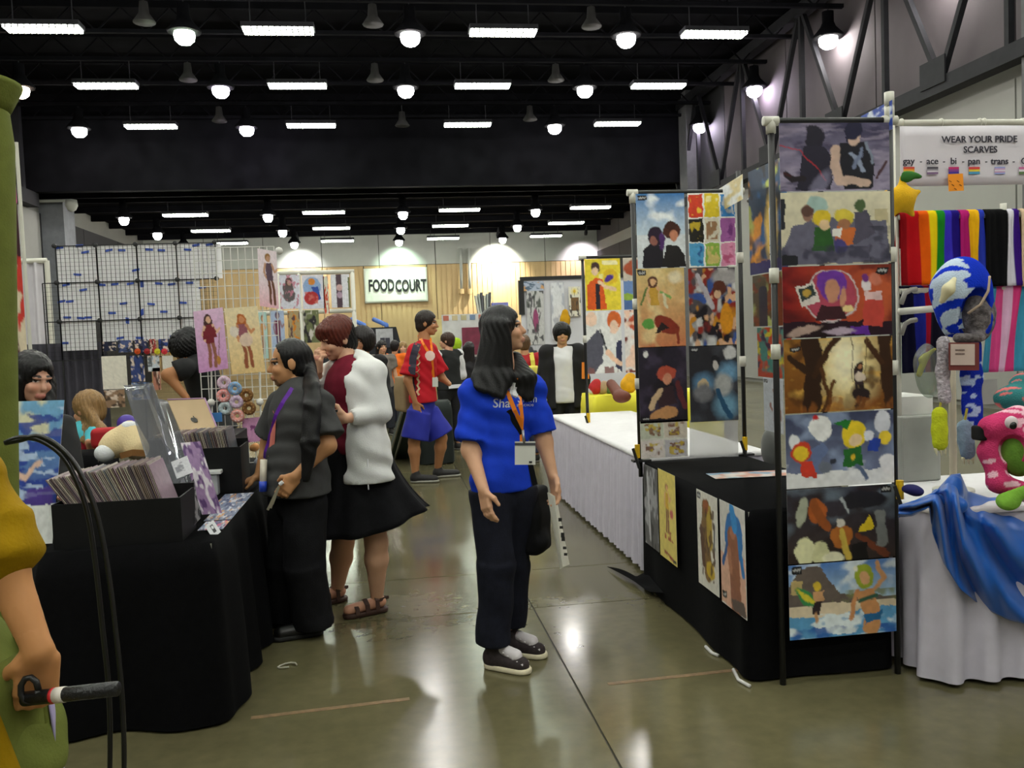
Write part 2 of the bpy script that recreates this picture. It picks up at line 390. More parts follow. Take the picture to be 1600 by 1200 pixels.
# floor: polished concrete slabs with sawn joints
def concrete():
    m = bpy.data.materials.new('polished_concrete'); m.use_nodes = True; nt = m.node_tree; N = nt.nodes; L = nt.links; b = N['Principled BSDF']
    tc = N.new('ShaderNodeTexCoord'); gm = N.new('ShaderNodeNewGeometry')
    n1 = N.new('ShaderNodeTexNoise'); n1.inputs['Scale'].default_value = 0.9; n1.inputs['Detail'].default_value = 3; n1.inputs['Roughness'].default_value = 0.5
    n2 = N.new('ShaderNodeTexNoise'); n2.inputs['Scale'].default_value = 14; n2.inputs['Detail'].default_value = 6
    for n in (n1, n2): L.new(gm.outputs['Position'], n.inputs['Vector'])
    mx = N.new('ShaderNodeMath'); mx.operation = 'MULTIPLY_ADD'; mx.inputs[1].default_value = 0.65; L.new(n1.outputs['Fac'], mx.inputs[0])
    m2 = N.new('ShaderNodeMath'); m2.operation = 'MULTIPLY'; m2.inputs[1].default_value = 0.35; L.new(n2.outputs['Fac'], m2.inputs[0]); L.new(m2.outputs[0], mx.inputs[2])
    rp = N.new('ShaderNodeValToRGB'); L.new(mx.outputs[0], rp.inputs[0]); e = rp.color_ramp.elements
    e[0].position = 0.2; e[0].color = (*lin((74, 70, 49)), 1); e[1].position = 0.8; e[1].color = (*lin((114, 108, 79)), 1)
    L.new(rp.outputs[0], b.inputs['Base Color'])
    rr = N.new('ShaderNodeMapRange'); rr.inputs[1].default_value = 0.35; rr.inputs[2].default_value = 0.65; rr.inputs[3].default_value = 0.13; rr.inputs[4].default_value = 0.22
    L.new(n1.outputs['Fac'], rr.inputs[0]); L.new(rr.outputs[0], b.inputs['Roughness']); b.inputs['Specular IOR Level'].default_value = 0.55
    bp = N.new('ShaderNodeBump'); bp.inputs['Strength'].default_value = 0.05; bp.inputs['Distance'].default_value = 0.002
    n3 = N.new('ShaderNodeTexNoise'); n3.inputs['Scale'].default_value = 5; n3.inputs['Detail'].default_value = 3; L.new(gm.outputs['Position'], n3.inputs['Vector'])
    
    return m
CONC = concrete()
floor = tag(MB().box((XL, YF, -0.3), (XR, YB, -0.006)).build('floor', M('joint_dark', (58, 56, 42), 0.8)), kind='structure', label='polished concrete floor with sawn joints')
jx = [XL, -3.85, 0.76, 5.37, XR]; jy = [YF, -2.2, 1.3, 4.94, 5.75, 10.4, 15.0, 19.6, 24.2, 28.8, 33.4, YB]
for a, b in zip(jx[:-1], jx[1:]):
    for c, d in zip(jy[:-1], jy[1:]):
        g = 0.0045; MB().box((a+g, c+g, -0.02), (b-g, d-g, 0)).build('slab', CONC, floor)

DARK = M('ceiling_black_paint', (17, 17, 20), 0.9, 0.3, 2, spec=0.05)
STEEL = M('dark_steel', (34, 34, 38), 0.7, 0.2, 4, spec=0.25)
ce = tag(MB().box((XL, YF, ZH), (XR, YH, ZH+0.2)).build('ceiling', DARK), kind='structure', label='black painted open hall ceiling')
for y in (-4.7, -2.8, -0.9, 1.0, 2.9, 4.8, 6.7, 8.6, 10.5, 12.45, 14.4, 16.3, 18.25, 20.2, 22.1, 24.1, 26.1, 27.6):
    mb = MB(); mb.box((XL, y-0.06, 8.72), (XR, y+0.06, 8.9)); mb.box((XL, y-0.05, 8.2), (XR, y+0.05, 8.28))
    for q in range(20): x = XL+0.5+q; mb.bar((x, y, 8.24), (x+0.5, y, 8.75), 0.03); mb.bar((x+0.5, y, 8.75), (x+1, y, 8.24), 0.03)
    mb.build('joist', DARK, ce)
c2 = tag(MB().box((XL, YH, ZLO), (XR, YB, ZLO+0.2)).build('ceiling', DARK), kind='structure', label='lower black ceiling at the back of the hall')
for y in (28.9, 29.9, 32.0, 34.1, 36.2, 38.4, 40.2):
    MB().box((XL, y-0.06, ZLO-0.2), (XR, y+0.06, ZLO)).build('joist', DARK, c2)
tag(MB().box((XL, YH-0.3, ZLO-0.15), (XR, YH, ZH)).build('trim_1', DARK), kind='structure', label='black header where the hall ceiling steps down')

# back wall: grey panels above a ribbed tan band
wb = tag(MB().box((XL, YB, 0), (XR, YB+0.3, ZH)).build('wall_back', M('wall_core', (70, 70, 66), 0.9)), kind='structure', label='far end wall, grey above ribbed tan panelling')
UPW = M('back_wall_grey', (168, 170, 162), 0.8, 0.06, 1.5)
TAN = M('ribbed_tan', (186, 158, 112), 0.7, 0.08, 1.2)
zt = 4.85; xs = list(np.linspace(XL, XR, 9))
for a, b in zip(xs[:-1], xs[1:]): MB().box((a+0.015, YB-0.06, zt+0.02), (b-0.015, YB, ZLO)).build('panel', UPW, wb)
for a, b in zip(xs[:-1], xs[1:]):
    mb = MB(); mb.box((a+0.01, YB-0.03, 0), (b-0.01, YB, zt)); n = 11
    for i in range(n): x = a+(b-a)*(i+0.5)/n; mb.box((x-0.075, YB-0.065, 0.01), (x+0.075, YB-0.028, zt-0.01))
    mb.build('panel', TAN, wb)
# side walls
GREYW = M('side_wall_grey', (128, 128, 122), 0.8, 0.08, 0.8)
GREYP = M('side_wall_panel', (150, 150, 144), 0.75, 0.06, 1.0)
DPAN = M('shade_toned_wall_panel', (38, 38, 41), 0.85, 0.1, 1.0)  # rear side panels coloured dark to stand in for the wider hall's unlit depth
wr = tag(MB().box((XR, YF, 0), (XR+0.3, YB, ZH)).build('wall_right', GREYW), kind='structure', label='grey right-hand hall wall behind the steel truss')
for i in range(12):
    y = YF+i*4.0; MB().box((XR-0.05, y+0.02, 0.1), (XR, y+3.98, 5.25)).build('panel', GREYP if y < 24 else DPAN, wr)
UPR = M('upper_wall_brown_grey', (80, 73, 76), 0.85, 0.1, 1.0)  # darker brownish grey than the panels below the truss
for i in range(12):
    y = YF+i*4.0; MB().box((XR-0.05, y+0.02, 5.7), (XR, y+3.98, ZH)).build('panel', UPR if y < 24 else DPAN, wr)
tr = empty('wall_truss', (XR-0.35, 17, 5.4), 'dark steel truss running along the top of the right wall', 'truss'); tr['kind'] = 'structure'
xt = XR-0.38
MB().box((xt-0.14, YF, 5.36), (xt+0.14, YH, 5.62)).build('lower_chord', STEEL, tr)
MB().box((xt-0.14, YF, 8.45), (xt+0.14, YH, 8.7)).build('upper_chord', STEEL, tr)
y = 2.5
while y < YH-1:
    MB().bar((xt, y, 5.6), (xt, y, 8.5), 0.10, 0.10, (1, 0, 0)).build('vertical', STEEL, tr)
    MB().bar((xt, y+1.7, 5.6), (xt, y+0.1, 8.5), 0.10, 0.10, (1, 0, 0)).build('diagonal', STEEL, tr)
    MB().bar((xt, y+1.7, 5.6), (xt, y+3.3, 8.5), 0.10, 0.10, (1, 0, 0)).build('diagonal', STEEL, tr)
    MB().box((xt-0.17, y+1.35, 5.5), (xt-0.14, y+2.05, 5.95)).build('gusset', STEEL, tr)
    y += 3.4
for yy in (12.0, 27.5):
    MB().box((XR-0.45, yy-0.35, 0), (XR, yy+0.35, ZH)).build('pilaster', M('pilaster_grey', (92, 92, 94), 0.8), wr)
wl = tag(MB().box((XL-0.3, YF, 0), (XL, YB, ZH)).build('wall_left', GREYW), kind='structure', label='grey left-hand hall wall')
for i in range(12):
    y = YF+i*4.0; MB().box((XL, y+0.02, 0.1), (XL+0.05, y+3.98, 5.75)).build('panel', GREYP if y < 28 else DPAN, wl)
    MB().box((XL, y+0.02, 6.35), (XL+0.05, y+3.98, ZH)).build('panel', STEEL, wl)
MB().box((XL, YF, 5.8), (XL+0.35, YH, 6.2)).build('rail', STEEL, wl)
COLM = M('column_blue_grey', (104, 108, 112), 0.75)
for yy in (29.6, 16.0): MB().box((XL, yy-0.5, 0), (XL+0.7, yy+0.5, ZH)).build('pilaster', COLM, wl)
for yy in np.arange(18.5, 28, 2.2): MB().box((XL+0.05, yy-0.1, 6.2), (XL+0.3, yy+0.1, ZH)).build('stud', STEEL, wl)
tag(MB().box((XL, YF-0.3, 0), (XR, YF, ZH)).build('wall_front', GREYW), kind='structure', label='hall wall behind the viewer')
# two conduits on the back wall and a small wall camera on the column
cm = empty('conduit_pair', (2.75, YB-0.15, 3.4), 'pair of pale vertical conduits on the tan back wall', 'conduit')
for px in (720, 733):
    a = YP(px, 388, YB-0.22); b = YP(px+1, 455, YB-0.22); MB().tube([a, b], 0.07, 10).build('pipe', UPW, cm, True)
    MB().tube([b+V(0, 0, 0.1), b-V(0, 0, 0.12)], 0.12, 10).build('end_box', TAN, cm)
sc_ = empty('security_camera', YP(112, 324, 28.8), 'small white security camera on the left column', 'camera')
q = YP(112, 324, 28.8); MB().lathe(q, [(0.02, 0.25), (0.16, 0.22), (0.18, 0.05), (0.12, -0.08), (0.02, -0.14)], 14).build('dome', UPW, sc_, True)
MB().bar(q+V(-0.9, 0, 0.2), q+V(0, 0, 0.2), 0.07).build('bracket', UPW, sc_)

# ------------------------------------------------------------------ ceiling lights
TUBE = ME('strip_light_glow', (244, 255, 236), TUBE_POWER)
LAMPW = ME('round_lamp_glow', (255, 250, 246), LAMP_POWER)
LAMPV = ME('round_lamp_glow_violet', (246, 232, 255), LAMP_POWER)
LAMPG = ME('round_lamp_glow_green', (236, 255, 226), LAMP_POWER)
LAMPO = ME('round_lamp_glow_orange', (255, 226, 200), LAMP_POWER)
WHT = M('lamp_white_metal', (190, 190, 186), 0.5)
ordn = ['leftmost', 'second from left', 'third from left', 'rightmost']; rows = ['nearest', 'second', 'third', 'fourth', 'fifth', 'farthest']
def strip(x, y, z, zc, label, grp, scale=1.0):
    t = empty('strip_light', (x, y, z), label, 'light', grp); hl = 0.66*scale; hw = 0.17
    MB().box((x-hl-0.03, y-hw-0.03, z+0.05), (x+hl+0.03, y+hw+0.03, z+0.14)).build('housing', STEEL, t)
    MB().box((x-hl, y-hw, z), (x+hl, y+hw, z+0.05)).build('diffuser', TUBE, t)
    mb = MB()
    for i in range(12): xx = x-hl+(i+0.5)*hl/6; mb.box((xx-0.012, y-hw-0.02, z-0.012), (xx+0.012, y+hw+0.02, z+0.05))
    mb.build('louvre', WHT, t)
    for s in (-0.8, 0.8): MB().tube([(x+s*hl, y, z+0.13), (x+s*hl, y, zc)], 0.012, 6).build('rod', STEEL, t)
    return t
def lamp(x, y, z, zc, label, grp, mat, r=0.26):
    t = empty('round_lamp', (x, y, z), label, 'light', grp)
    MB().lathe((x, y, z), [(r+0.05, -0.02), (r+0.06, 0.02), (r*0.62, 0.2), (r*0.5, 0.28), (0.12, 0.3), (0.12, 0.52), (0.02, 0.55)], 18).build('shade', DARK, t, True)
    MB().lathe((x, y, z), [(0.01, -0.25), (r*0.42, -0.235), (r*0.68, -0.17), (r*0.76, -0.08), (r*0.7, 0.0)], 18).build('bulb', mat, t, True)
    MB().tube([(x, y, z+0.52), (x, y, zc)], 0.015, 6).build('rod', STEEL, t); return t
def dead(x, y, z, zc, label, grp):
    t = empty('unlit_lamp', (x, y, z), label, 'light', grp)
    MB().lathe((x, y, z), [(0.2, 0), (0.21, 0.02), (0.1, 0.18), (0.08, 0.4), (0.02, 0.42)], 14).build('shade', M('unlit_shade', (48, 47, 46), 0.8), t, True)
    MB().tube([(x, y, z+0.4), (x, y, zc)], 0.015, 6).build('rod', STEEL, t); return t
TX = [-6.1, -1.78, 2.64, 7.08]; LX = [-7.97, -3.55, 0.77, 5.19, 9.61]
ROWS = [(18.25, 7.6, 8.19), (22.1, 7.6, 8.19), (26.1, 7.6, 8.19), (29.9, 5.7, 6.145), (34.1, 5.7, 6.145), (38.4, 5.7, 6.145)]
ordl = ['leftmost', 'second from left', 'middle', 'second from right', 'rightmost']
for i, (y, z, zc) in enumerate(ROWS):
    for j, x in enumerate(TX):
        if i == 4 and j == 3: y_ = y-0.1
        else: y_ = y
        strip(x, y_, z, zc, f'{ordn[j]} fluorescent strip light in the {rows[i]} ceiling row', 'fluorescent strip lights')
    for j, x in enumerate(LX):
        if i == 0 and j == 0: continue
        if i == 2 and j == 2:
            dead(x, y, z, zc, 'unlit round lamp in the middle of the third ceiling row', 'unlit lamps'); continue
        if i >= 3 and j == 4: continue
        mt = {(0, 1): LAMPG, (1, 0): LAMPO, (1, 1): LAMPV, (2, 1): LAMPV, (2, 4): LAMPV, (1, 4): LAMPV}.get((i, j), LAMPW)
        lamp(x, y, z, zc, f'{ordl[j]} lit round lamp in the {rows[i]} ceiling row', 'round hanging lamps', mt, 0.26 if i < 3 else 0.2)
        if i < 3 and j in (1, 2, 3): dead(x-0.72, y, z+0.15, zc, f'small unlit lamp left of the {ordl[j]} round lamp, {rows[i]} ceiling row', 'unlit lamps')
for y in (14.4, 10.5, 6.7, 2.9, -0.9, -4.7):
    for x in TX: strip(x, y, 7.6, 8.19, 'fluorescent strip light overhead, above the top of the view', 'strip lights overhead')
    for x in LX: lamp(x, y, 7.6, 8.19, 'round hanging lamp overhead, above the top of the view', 'round lamps overhead', LAMPW)
# wall-washing lamps close to the back wall
for x, c, pw, wl_ in ((-3.55, (1, 1, 1), 420, 'leftmost'), (0.77, (0.72, 1, 0.8), 420, 'second from left'), (5.19, (1, 0.98, 0.85), 1500, 'brightest'), (9.2, (1, 0.86, 1), 420, 'rightmost')):
    t = empty('wall_washer', (x, YB-1.1, 6.0), f'{wl_} small spotlight washing the far wall by the ceiling edge', 'light', 'wall washers')
    MB().lathe((x, YB-1.1, 6.0), [(0.07, -0.1), (0.08, 0.0), (0.05, 0.2), (0.02, 0.34)], 12, unit((0, -0.5, 0.85))).build('shade', STEEL, t, True)
    ld = bpy.data.lights.new('wall_washer_bulb', 'SPOT'); ld.energy = pw; ld.color = c; ld.spot_size = math.radians(95); ld.spot_blend = 0.9; ld.shadow_soft_size = 0.06
    lo = bpy.data.objects.new('wall_washer_bulb', ld); lo.location = (x, YB-1.2, 5.85); lo.rotation_euler = (math.radians(38), 0, 0); link(lo)
# ================================================================== RIGHT SIDE: draped tables and poster frames
BLACK = M('black_cloth', (9, 9, 11), 0.95, 0.25, 30, bump=0.15, bs=220, spec=0.1)
BPIPE = M('black_pipe', (24, 24, 25), 0.45, 0.15)
WPIPE = M('white_pvc', (206, 204, 192), 0.4, 0.04)
YEL = M('clamp_yellow', (224, 180, 20), 0.45)
WCL = M('white_cloth', (226, 224, 226), 0.75, 0.03, 20, bump=0.08, bs=200, spec=0.2)
LAV = M('white_satin_shade_tint', (203, 198, 212), 0.55, 0.05, 12, spec=0.35)  # white cloth; the lavender of its shaded folds is put into the colour
TBL = M('table_laminate', (150, 148, 140), 0.5)
PAPER = MA('printed_paper', 0.45, 0.35, var=0.03)

def perimeter(x0, x1, y0, y1, n, r=0.05):
    pts = []; seg = [((x0+r, y0), (x1-r, y0)), ((x1, y0+r), (x1, y1-r)), ((x1-r, y1), (x0+r, y1)), ((x0, y1-r), (x0, y0+r))]
    cs = [(x1-r, y0+r, -90), (x1-r, y1-r, 0), (x0+r, y1-r, 90), (x0+r, y0+r, 180)]; out = []
    for (a, b), (cx, cy, a0) in zip(seg, cs):
        m = max(2, int(n*math.dist(a, b)))
        d = unit((b[0]-a[0], b[1]-a[1])); nr = (d[1], -d[0])
        for i in range(m): out.append((*lerp(a, b, i/m), *nr))
        for i in range(5): an = math.radians(a0+90*i/5); out.append((cx+r*math.cos(an), cy+r*math.sin(an), math.cos(an), math.sin(an)))
    return out
def drape(name, x0, x1, y0, y1, zt, zb, mat, parent, amp=0.012, wl=0.3, flare=0.01, nv=12, n=60, seed=0, round_top=0.012, top=True, sharp=1.0):
    pr = perimeter(x0, x1, y0, y1, n); N_ = len(pr); vs = []; rs = np.random.default_rng(seed); ph = rs.uniform(0, 6, 5)
    s = 0; arc = []
    for i in range(N_): arc.append(s); s += math.dist(pr[i][:2], pr[(i+1) % N_][:2])
    k = round(s/wl); rowsv = [0.0]+[((j+1)/nv)**0.8 for j in range(nv)]
    for j, v in enumerate(rowsv):
        for i, (x, y, nx, ny) in enumerate(pr):
            t = arc[i]/s*2*math.pi; a = math.sin(k*t+1.3*math.sin(3*t+ph[0])+ph[1]); a = math.copysign(abs(a)**sharp, a)
            o = (amp*(a+0.5*math.sin(k*0.43*t+ph[2]+v*1.5))+flare)*(v**0.6 if j else 0)
            if j == 0: o = -round_top
            vs.append((x+nx*o, y+ny*o, zt+(zb-zt)*v if j else zt+0.002))
    fs = [(j*N_+i, (j+1)*N_+i, (j+1)*N_+(i+1) % N_, j*N_+(i+1) % N_) for j in range(len(rowsv)-1) for i in range(N_)]
    if top: fs.append(tuple(range(N_)))
    return to_obj(name, vs, fs, mat, parent, smooth=True)
def draped_table(name, label, x0, x1, y0, y1, z, cloth, skirt=None, seed=0, amp=0.012, wl=0.3, zb=0.012, flare=0.012, sharp=1.0):
    t = empty(name, ((x0+x1)/2, (y0+y1)/2, 0), label, 'table')
    MB().box((x0+0.02, y0+0.02, z-0.035), (x1-0.02, y1-0.02, z-0.006)).build('tabletop', TBL, t)
    for a in (x0+0.1, x1-0.1):
        for b in (y0+0.12, y1-0.12): MB().tube([(a, b, 0), (a, b, z-0.03)], 0.016, 8).build('leg', M('leg_grey', (90, 90, 92), 0.4, metal=0.6), t)
    if skirt is None: drape('tablecloth', x0, x1, y0, y1, z, zb, cloth, t, amp, wl, flare, seed=seed, sharp=sharp)
    else:
        drape('skirt', x0, x1, y0, y1, z-0.004, zb, skirt, t, amp, wl, flare, seed=seed, top=False, n=110, sharp=sharp)
        drape('tablecloth', x0-0.008, x1+0.008, y0-0.008, y1+0.008, z+0.004, z-0.02, cloth, t, 0.001, wl, 0.0, nv=3, seed=seed)
    return t
bt = draped_table('draped_table', 'table covered to the floor in black cloth, posters pinned on its front', 1.5, 2.17, 3.64, 5.24, 0.75, BLACK, amp=0.007, wl=0.55, seed=3, flare=0.006)
# loose train of the black cloth on the floor at the far corner
tail = MB(); fa, fb, fc_ = G(948, 888), G(985, 878), G(984, 915)
tail.grid(lambda u, v: lerp(lerp(fa, (1.5, 5.2, 0), u), lerp(fa, (1.47, 4.75, 0), u), v)+V(0, 0, 0.012+0.03*math.sin(u*3.1)*(0.6+0.4*math.sin(v*9))+0.28*max(0, u-0.75)), 14, 8)
tail.build('cloth_train', BLACK, bt, True)
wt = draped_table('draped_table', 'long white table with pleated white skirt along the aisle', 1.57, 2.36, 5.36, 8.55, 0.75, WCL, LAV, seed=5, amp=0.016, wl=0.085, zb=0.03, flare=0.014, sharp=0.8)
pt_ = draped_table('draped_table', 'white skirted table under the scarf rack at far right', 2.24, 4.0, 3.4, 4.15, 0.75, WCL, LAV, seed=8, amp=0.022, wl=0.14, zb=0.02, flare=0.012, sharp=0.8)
yt = draped_table('draped_table', 'yellow covered table beyond the long white table', 2.02, 3.4, 8.72, 9.3, 0.9, M('yellow_cloth', (232, 222, 60), 0.8, 0.05), seed=9, amp=0.01, wl=0.3)

# ---------------- poster frame at the near end (seven landscape posters)
YA = 3.56
def frame_pipe(name, label, posts, bars, couplers, clamps=(), r=0.0135):
    a0 = posts[0][0]; t = empty(name, (a0[0], a0[1], 0), label, 'frame')
    for a, b in posts: MB().tube([a, b], r, 10).build('post', BPIPE, t, True)
    for a, b in bars: MB().tube([a, b], r, 10).build('crossbar', BPIPE, t, True)
    for c, d in couplers: d = unit(d)*0.032; MB().tube([c-d, c-d*0.98, c+d*0.98, c+d], [r*1.1, r*1.5, r*1.5, r*1.1], 12).build('coupling', WPIPE, t, True)
    for c in clamps:
        k = MB().tube([c-V(0, 0, 0.04), c+V(0, 0, 0.04)], 0.016, 8).build('clamp', YEL, t)
        MB().bar(c+V(-0.03, -0.01, 0.02), c+V(0.0, -0.03, -0.1), 0.014).build('clamp_jaw', BPIPE, k)
    return t
xl = YP(1209, 190, YA)[0]; xr_ = YP(1396, 180, YA)[0]; ztop = YP(1300, 186, YA)[2]; zt2 = YP(1396, 153, YA)[2]
yb_ = YA+0.03
cp = [(V(xl, yb_, ztop), (1, 0, 0)), (V(xl, yb_, ztop-0.02), (0, 0, 1)), (V(xr_, yb_, ztop), (1, 0, 0)), (V(xr_, yb_, ztop+0.03), (0, 0, 1)), (V(xr_, yb_, zt2), (0, 0, 1))]
for py in (397, 575): cp.append((V(xr_, yb_, YP(1398, py, YA)[2]), (0, 0, 1)))
for py in (430, 550): cp.append((V(xl, yb_, YP(1214, py, YA)[2]), (0, 0, 1)))
frame_pipe('poster_stand', 'tall black pipe frame with white couplings at the near table end',
           [(V(xl, yb_, 0), V(xl, yb_, ztop)), (V(xr_, yb_, 0), V(xr_, yb_, zt2))], [(V(xl, yb_, ztop), V(xr_, yb_, ztop))], cp, [YP(1406, 765, YA-0.03)])
def A(nx, ny, asp, bg=(255, 255, 255), seed=1): return Art(nx, ny, asp, bg, seed)
px0, px1 = YP(1217, 192, YA)[0], YP(1389, 192, YA)[0]; pw = px1-px0
def row(y0, y1): return V(px0, YA, YP(1300, y0, YA)[2]), V(pw, 0, 0), V(0, 0, YP(1300, y1, YA)[2]-YP(1300, y0, YA)[2])
a = A(120, 76, 1.57, seed=11); a.grad((74, 70, 100), (160, 150, 176)); a.mott((52, 46, 78), 5, 9, .45, .7, .7); a.mott((176, 164, 188), 3, 12, .55, .8, .5)
a.ell(.32, .22, .085, .2, (34, 30, 46)).poly([(.23, .35), (.42, .33), (.5, .6), (.46, 1), (.14, 1), (.18, .75)], (38, 34, 52)).line([(.06, .74), (.12, .82), (.2, .8)], .03, (34, 26, 34)).line([(.04, .72), (.1, .76)], .012, (60, 20, 28))
a.poly([(.56, .3), (.8, .28), (.86, .6), (.84, 1), (.58, 1), (.55, .6)], (26, 25, 36)).line([(.52, .38), (.5, .6), (.54, .84)], .045, (206, 176, 160)).line([(.54, .84), (.78, .9)], .04, (206, 176, 160)).line([(.66, .45), (.76, .7)], .018, (150, 160, 186)).line([(.76, .4), (.66, .68)], .014, (120, 130, 160)).line([(.8, .3), (.84, .58)], .014, (130, 140, 160))
a.ell(.68, .2, .055, .14, (214, 182, 166)).ell(.67, .11, .078, .13, (30, 28, 58)).poly([(.6, .1), (.62, .32), (.65, .16)], (30, 28, 58)).line([(.88, .82), (.97, .58)], .012, (70, 40, 44)).line([(0, .3), (.2, .42), (.42, .86)], .004, (190, 40, 50)).ell(.35, .95, .07, .3, (150, 146, 176), 30, .5, .5)
poster('poster', a, *row(192, 298), 'top landscape poster of the near frame, two dark figures on violet-grey', group='posters on the near frame')
a = A(120, 76, 1.52, (214, 206, 178), seed=12); a.grad((226, 218, 190), (200, 192, 166)).rect(0, .1, .04, .5, (40, 40, 48)).rect(.86, .24, .97, .46, (196, 184, 146)).ell(.33, .16, .1, .12, (168, 196, 190)).poly([(.1, .5), (.3, .34), (.95, .42), (1, .8), (1, 1), (0, 1), (0, .8)], (104, 102, 122)).ell(.24, .27, .05, .12, (150, 112, 96)).ell(.24, .24, .06, .07, (98, 68, 60))
a.poly([(.3, .5), (.45, .5), (.48, .8), (.28, .8)], (46, 92, 40)).ell(.37, .36, .09, .13, (226, 196, 48)).ell(.39, .46, .055, .08, (232, 200, 158)).poly([(.5, .48), (.66, .48), (.66, .72), (.5, .74)], (206, 110, 54)).ell(.57, .34, .085, .12, (222, 200, 70)).ell(.56, .45, .055, .08, (170, 116, 82)).poly([(.66, .3), (.8, .26), (.86, .6), (.66, .72)], (84, 80, 98)).ell(.73, .2, .05, .09, (78, 100, 62)).rect(.47, .52, .54, .62, (236, 232, 226)).ell(.54, .74, .06, .1, (74, 68, 128))
a.mott((58, 56, 76), 8, 6, .5, .72, .8, region=(0, .74, 1, 1)).mott((40, 40, 56), 9, 9, .5, .7, .7, region=(.8, .5, 1, 1)).rect(0, .86, .14, 1, (30, 30, 38))
poster('poster', a, *row(300, 413), 'second landscape poster down on the near frame, pale room with yellow and green shapes', group='posters on the near frame')
a = A(120, 76, 1.54, seed=13); a.grad((150, 24, 26), (196, 92, 52), True).mott((90, 14, 20), 4, 4, .4, .7, .8).grad((0, 0, 0), (24, 8, 14), a=.0).rect(0, .78, 1, 1, (40, 14, 30)).mott((30, 10, 14), 4, 3, .35, .6, .9, region=(0, .6, .4, 1))
a.ell(.45, .42, .22, .37*.92, (176, 70, 92), soft=.1).ring(.45, .42, .235, .012, (206, 196, 200)).ell(.45, .27, .13, .22, (112, 54, 160)).ell(.45, .35, .065, .16, (200, 140, 112)).poly([(.34, .56), (.56, .56), (.6, .76), (.3, .76)], (60, 26, 34)).ell(.55, .45, .03, .12, (206, 146, 116)).ell(.6, .6, .04, .06, (240, 214, 150)).poly([(.13, .28), (.28, .22), (.33, .5), (.18, .56)], (220, 210, 204)).poly([(.15, .31), (.27, .26), (.3, .42), (.18, .47)], (46, 60, 60)).ell(.22, .37, .04, .05, (196, 160, 70)).rect(.74, .5, .92, .86, (196, 70, 60)).rect(.75, .4, .91, .52, (226, 190, 190)).ell(.77, .3, .04, .1, (226, 216, 220)).ell(.77, .2, .03, .06, (116, 50, 130)).ell(.86, .22, .06, .09, (206, 120, 96), soft=.4).rect(.62, .86, .78, .97, (96, 40, 150)).ell(.2, .9, .16, .06, (176, 150, 140), -15).ell(.52, .92, .14, .04, (190, 170, 190)).stamp(.86, .03, .11, .11)
poster('poster', a, *row(415, 526), 'third landscape poster down on the near frame, crimson with a round glass lens', group='posters on the near frame')
a = A(120, 76, 1.5, seed=14); a.grad((146, 96, 34), (120, 70, 22)).ell(.58, .35, .28, .5, (244, 226, 164), soft=.9).mott((226, 176, 82), 6, 8, .5, .75, .7).mott((78, 44, 14), 7, 5, .55, .75, .8).ell(.56, .3, .14, .32, (252, 242, 204), soft=.9)
a.line([(.24, 0), (.27, .4), (.24, 1)], .085, (48, 26, 12)).line([(.27, .5), (.42, .1), (.5, 0)], .03, (60, 34, 14)).line([(.05, .25), (.2, .45)], .03, (50, 28, 12)).line([(.92, 0), (.95, .5), (.98, 1)], .06, (54, 30, 14)).line([(.9, .35), (.76, .05)], .025, (70, 40, 18)).line([(.34, .4), (.4, .75), (.36, 1)], .02, (84, 50, 20)).line([(.46, .6), (.41, .8), (.4, 1)], .016, (96, 58, 24)).line([(.615, 0), (.63, .62)], .004, (90, 66, 40)).line([(.76, 0), (.75, .62)], .004, (90, 66, 40)).figure(.69, .33, .62, (40, 24, 20), (176, 120, 84), (56, 40, 44), (36, 26, 28), legs=True, arms=False, long=True).ell(.7, .55, .05, .07, (214, 196, 180)).ell(.7, .8, .09, .09, (40, 28, 30)).mott((150, 88, 34), 12, 5, .5, .7, .6, region=(0, .82, 1, 1)).stamp(.05, .1, .1, .07)
poster('poster', a, *row(528, 643), 'fourth landscape poster down on the near frame, golden forest with a small dark figure', group='posters on the near frame')
a = A(120, 76, 1.5, seed=15); a.grad((58, 64, 92), (120, 128, 158)).mott((142, 158, 190), 4, 4, .5, .75, .8).rect(0, .8, 1, 1, (228, 228, 230)).mott((236, 236, 238), 6, 4, .45, .65, 1, region=(0, .68, 1, 1)).poly([(.2, .5), (.34, .38), (.4, .5), (.28, .8)], (104, 120, 160))
a.ell(.32, .2, .1, .16, (236, 236, 236)).ell(.28, .07, .03, .04, (196, 40, 44)).ell(.07, .36, .05, .1, (226, 228, 232)).ell(.9, .16, .08, .14, (214, 216, 226)).ell(.94, .74, .07, .14, (232, 230, 232)).ell(.63, .3, .12, .2, (234, 204, 44)).ell(.64, .38, .06, .09, (236, 206, 164)).poly([(.44, .14), (.6, .1), (.56, .24)], (36, 120, 50)).poly([(.53, .5), (.7, .48), (.72, .76), (.52, .74)], (40, 106, 44)).line([(.66, .76), (.74, .92)], .022, (90, 106, 136)).ell(.62, .62, .025, .04, (226, 190, 50)).ell(.13, .52, .09, .15, (206, 66, 40)).ell(.13, .54, .065, .11, (236, 200, 50)).poly([(.12, .66), (.24, .64), (.28, .86), (.13, .84)], (210, 62, 44)).ell(.92, .36, .06, .1, (240, 208, 60)).poly([(.78, .34), (.88, .38), (.86, .56), (.76, .54)], (38, 66, 160)).ell(.77, .32, .05, .08, (224, 226, 234)).ell(.36, .74, .06, .07, (110, 116, 130)).ell(.44, .68, .03, .04, (50, 54, 66))
poster('poster', a, *row(645, 760), 'fifth landscape poster down on the near frame, blue-grey snow with yellow and green shapes', group='posters on the near frame')
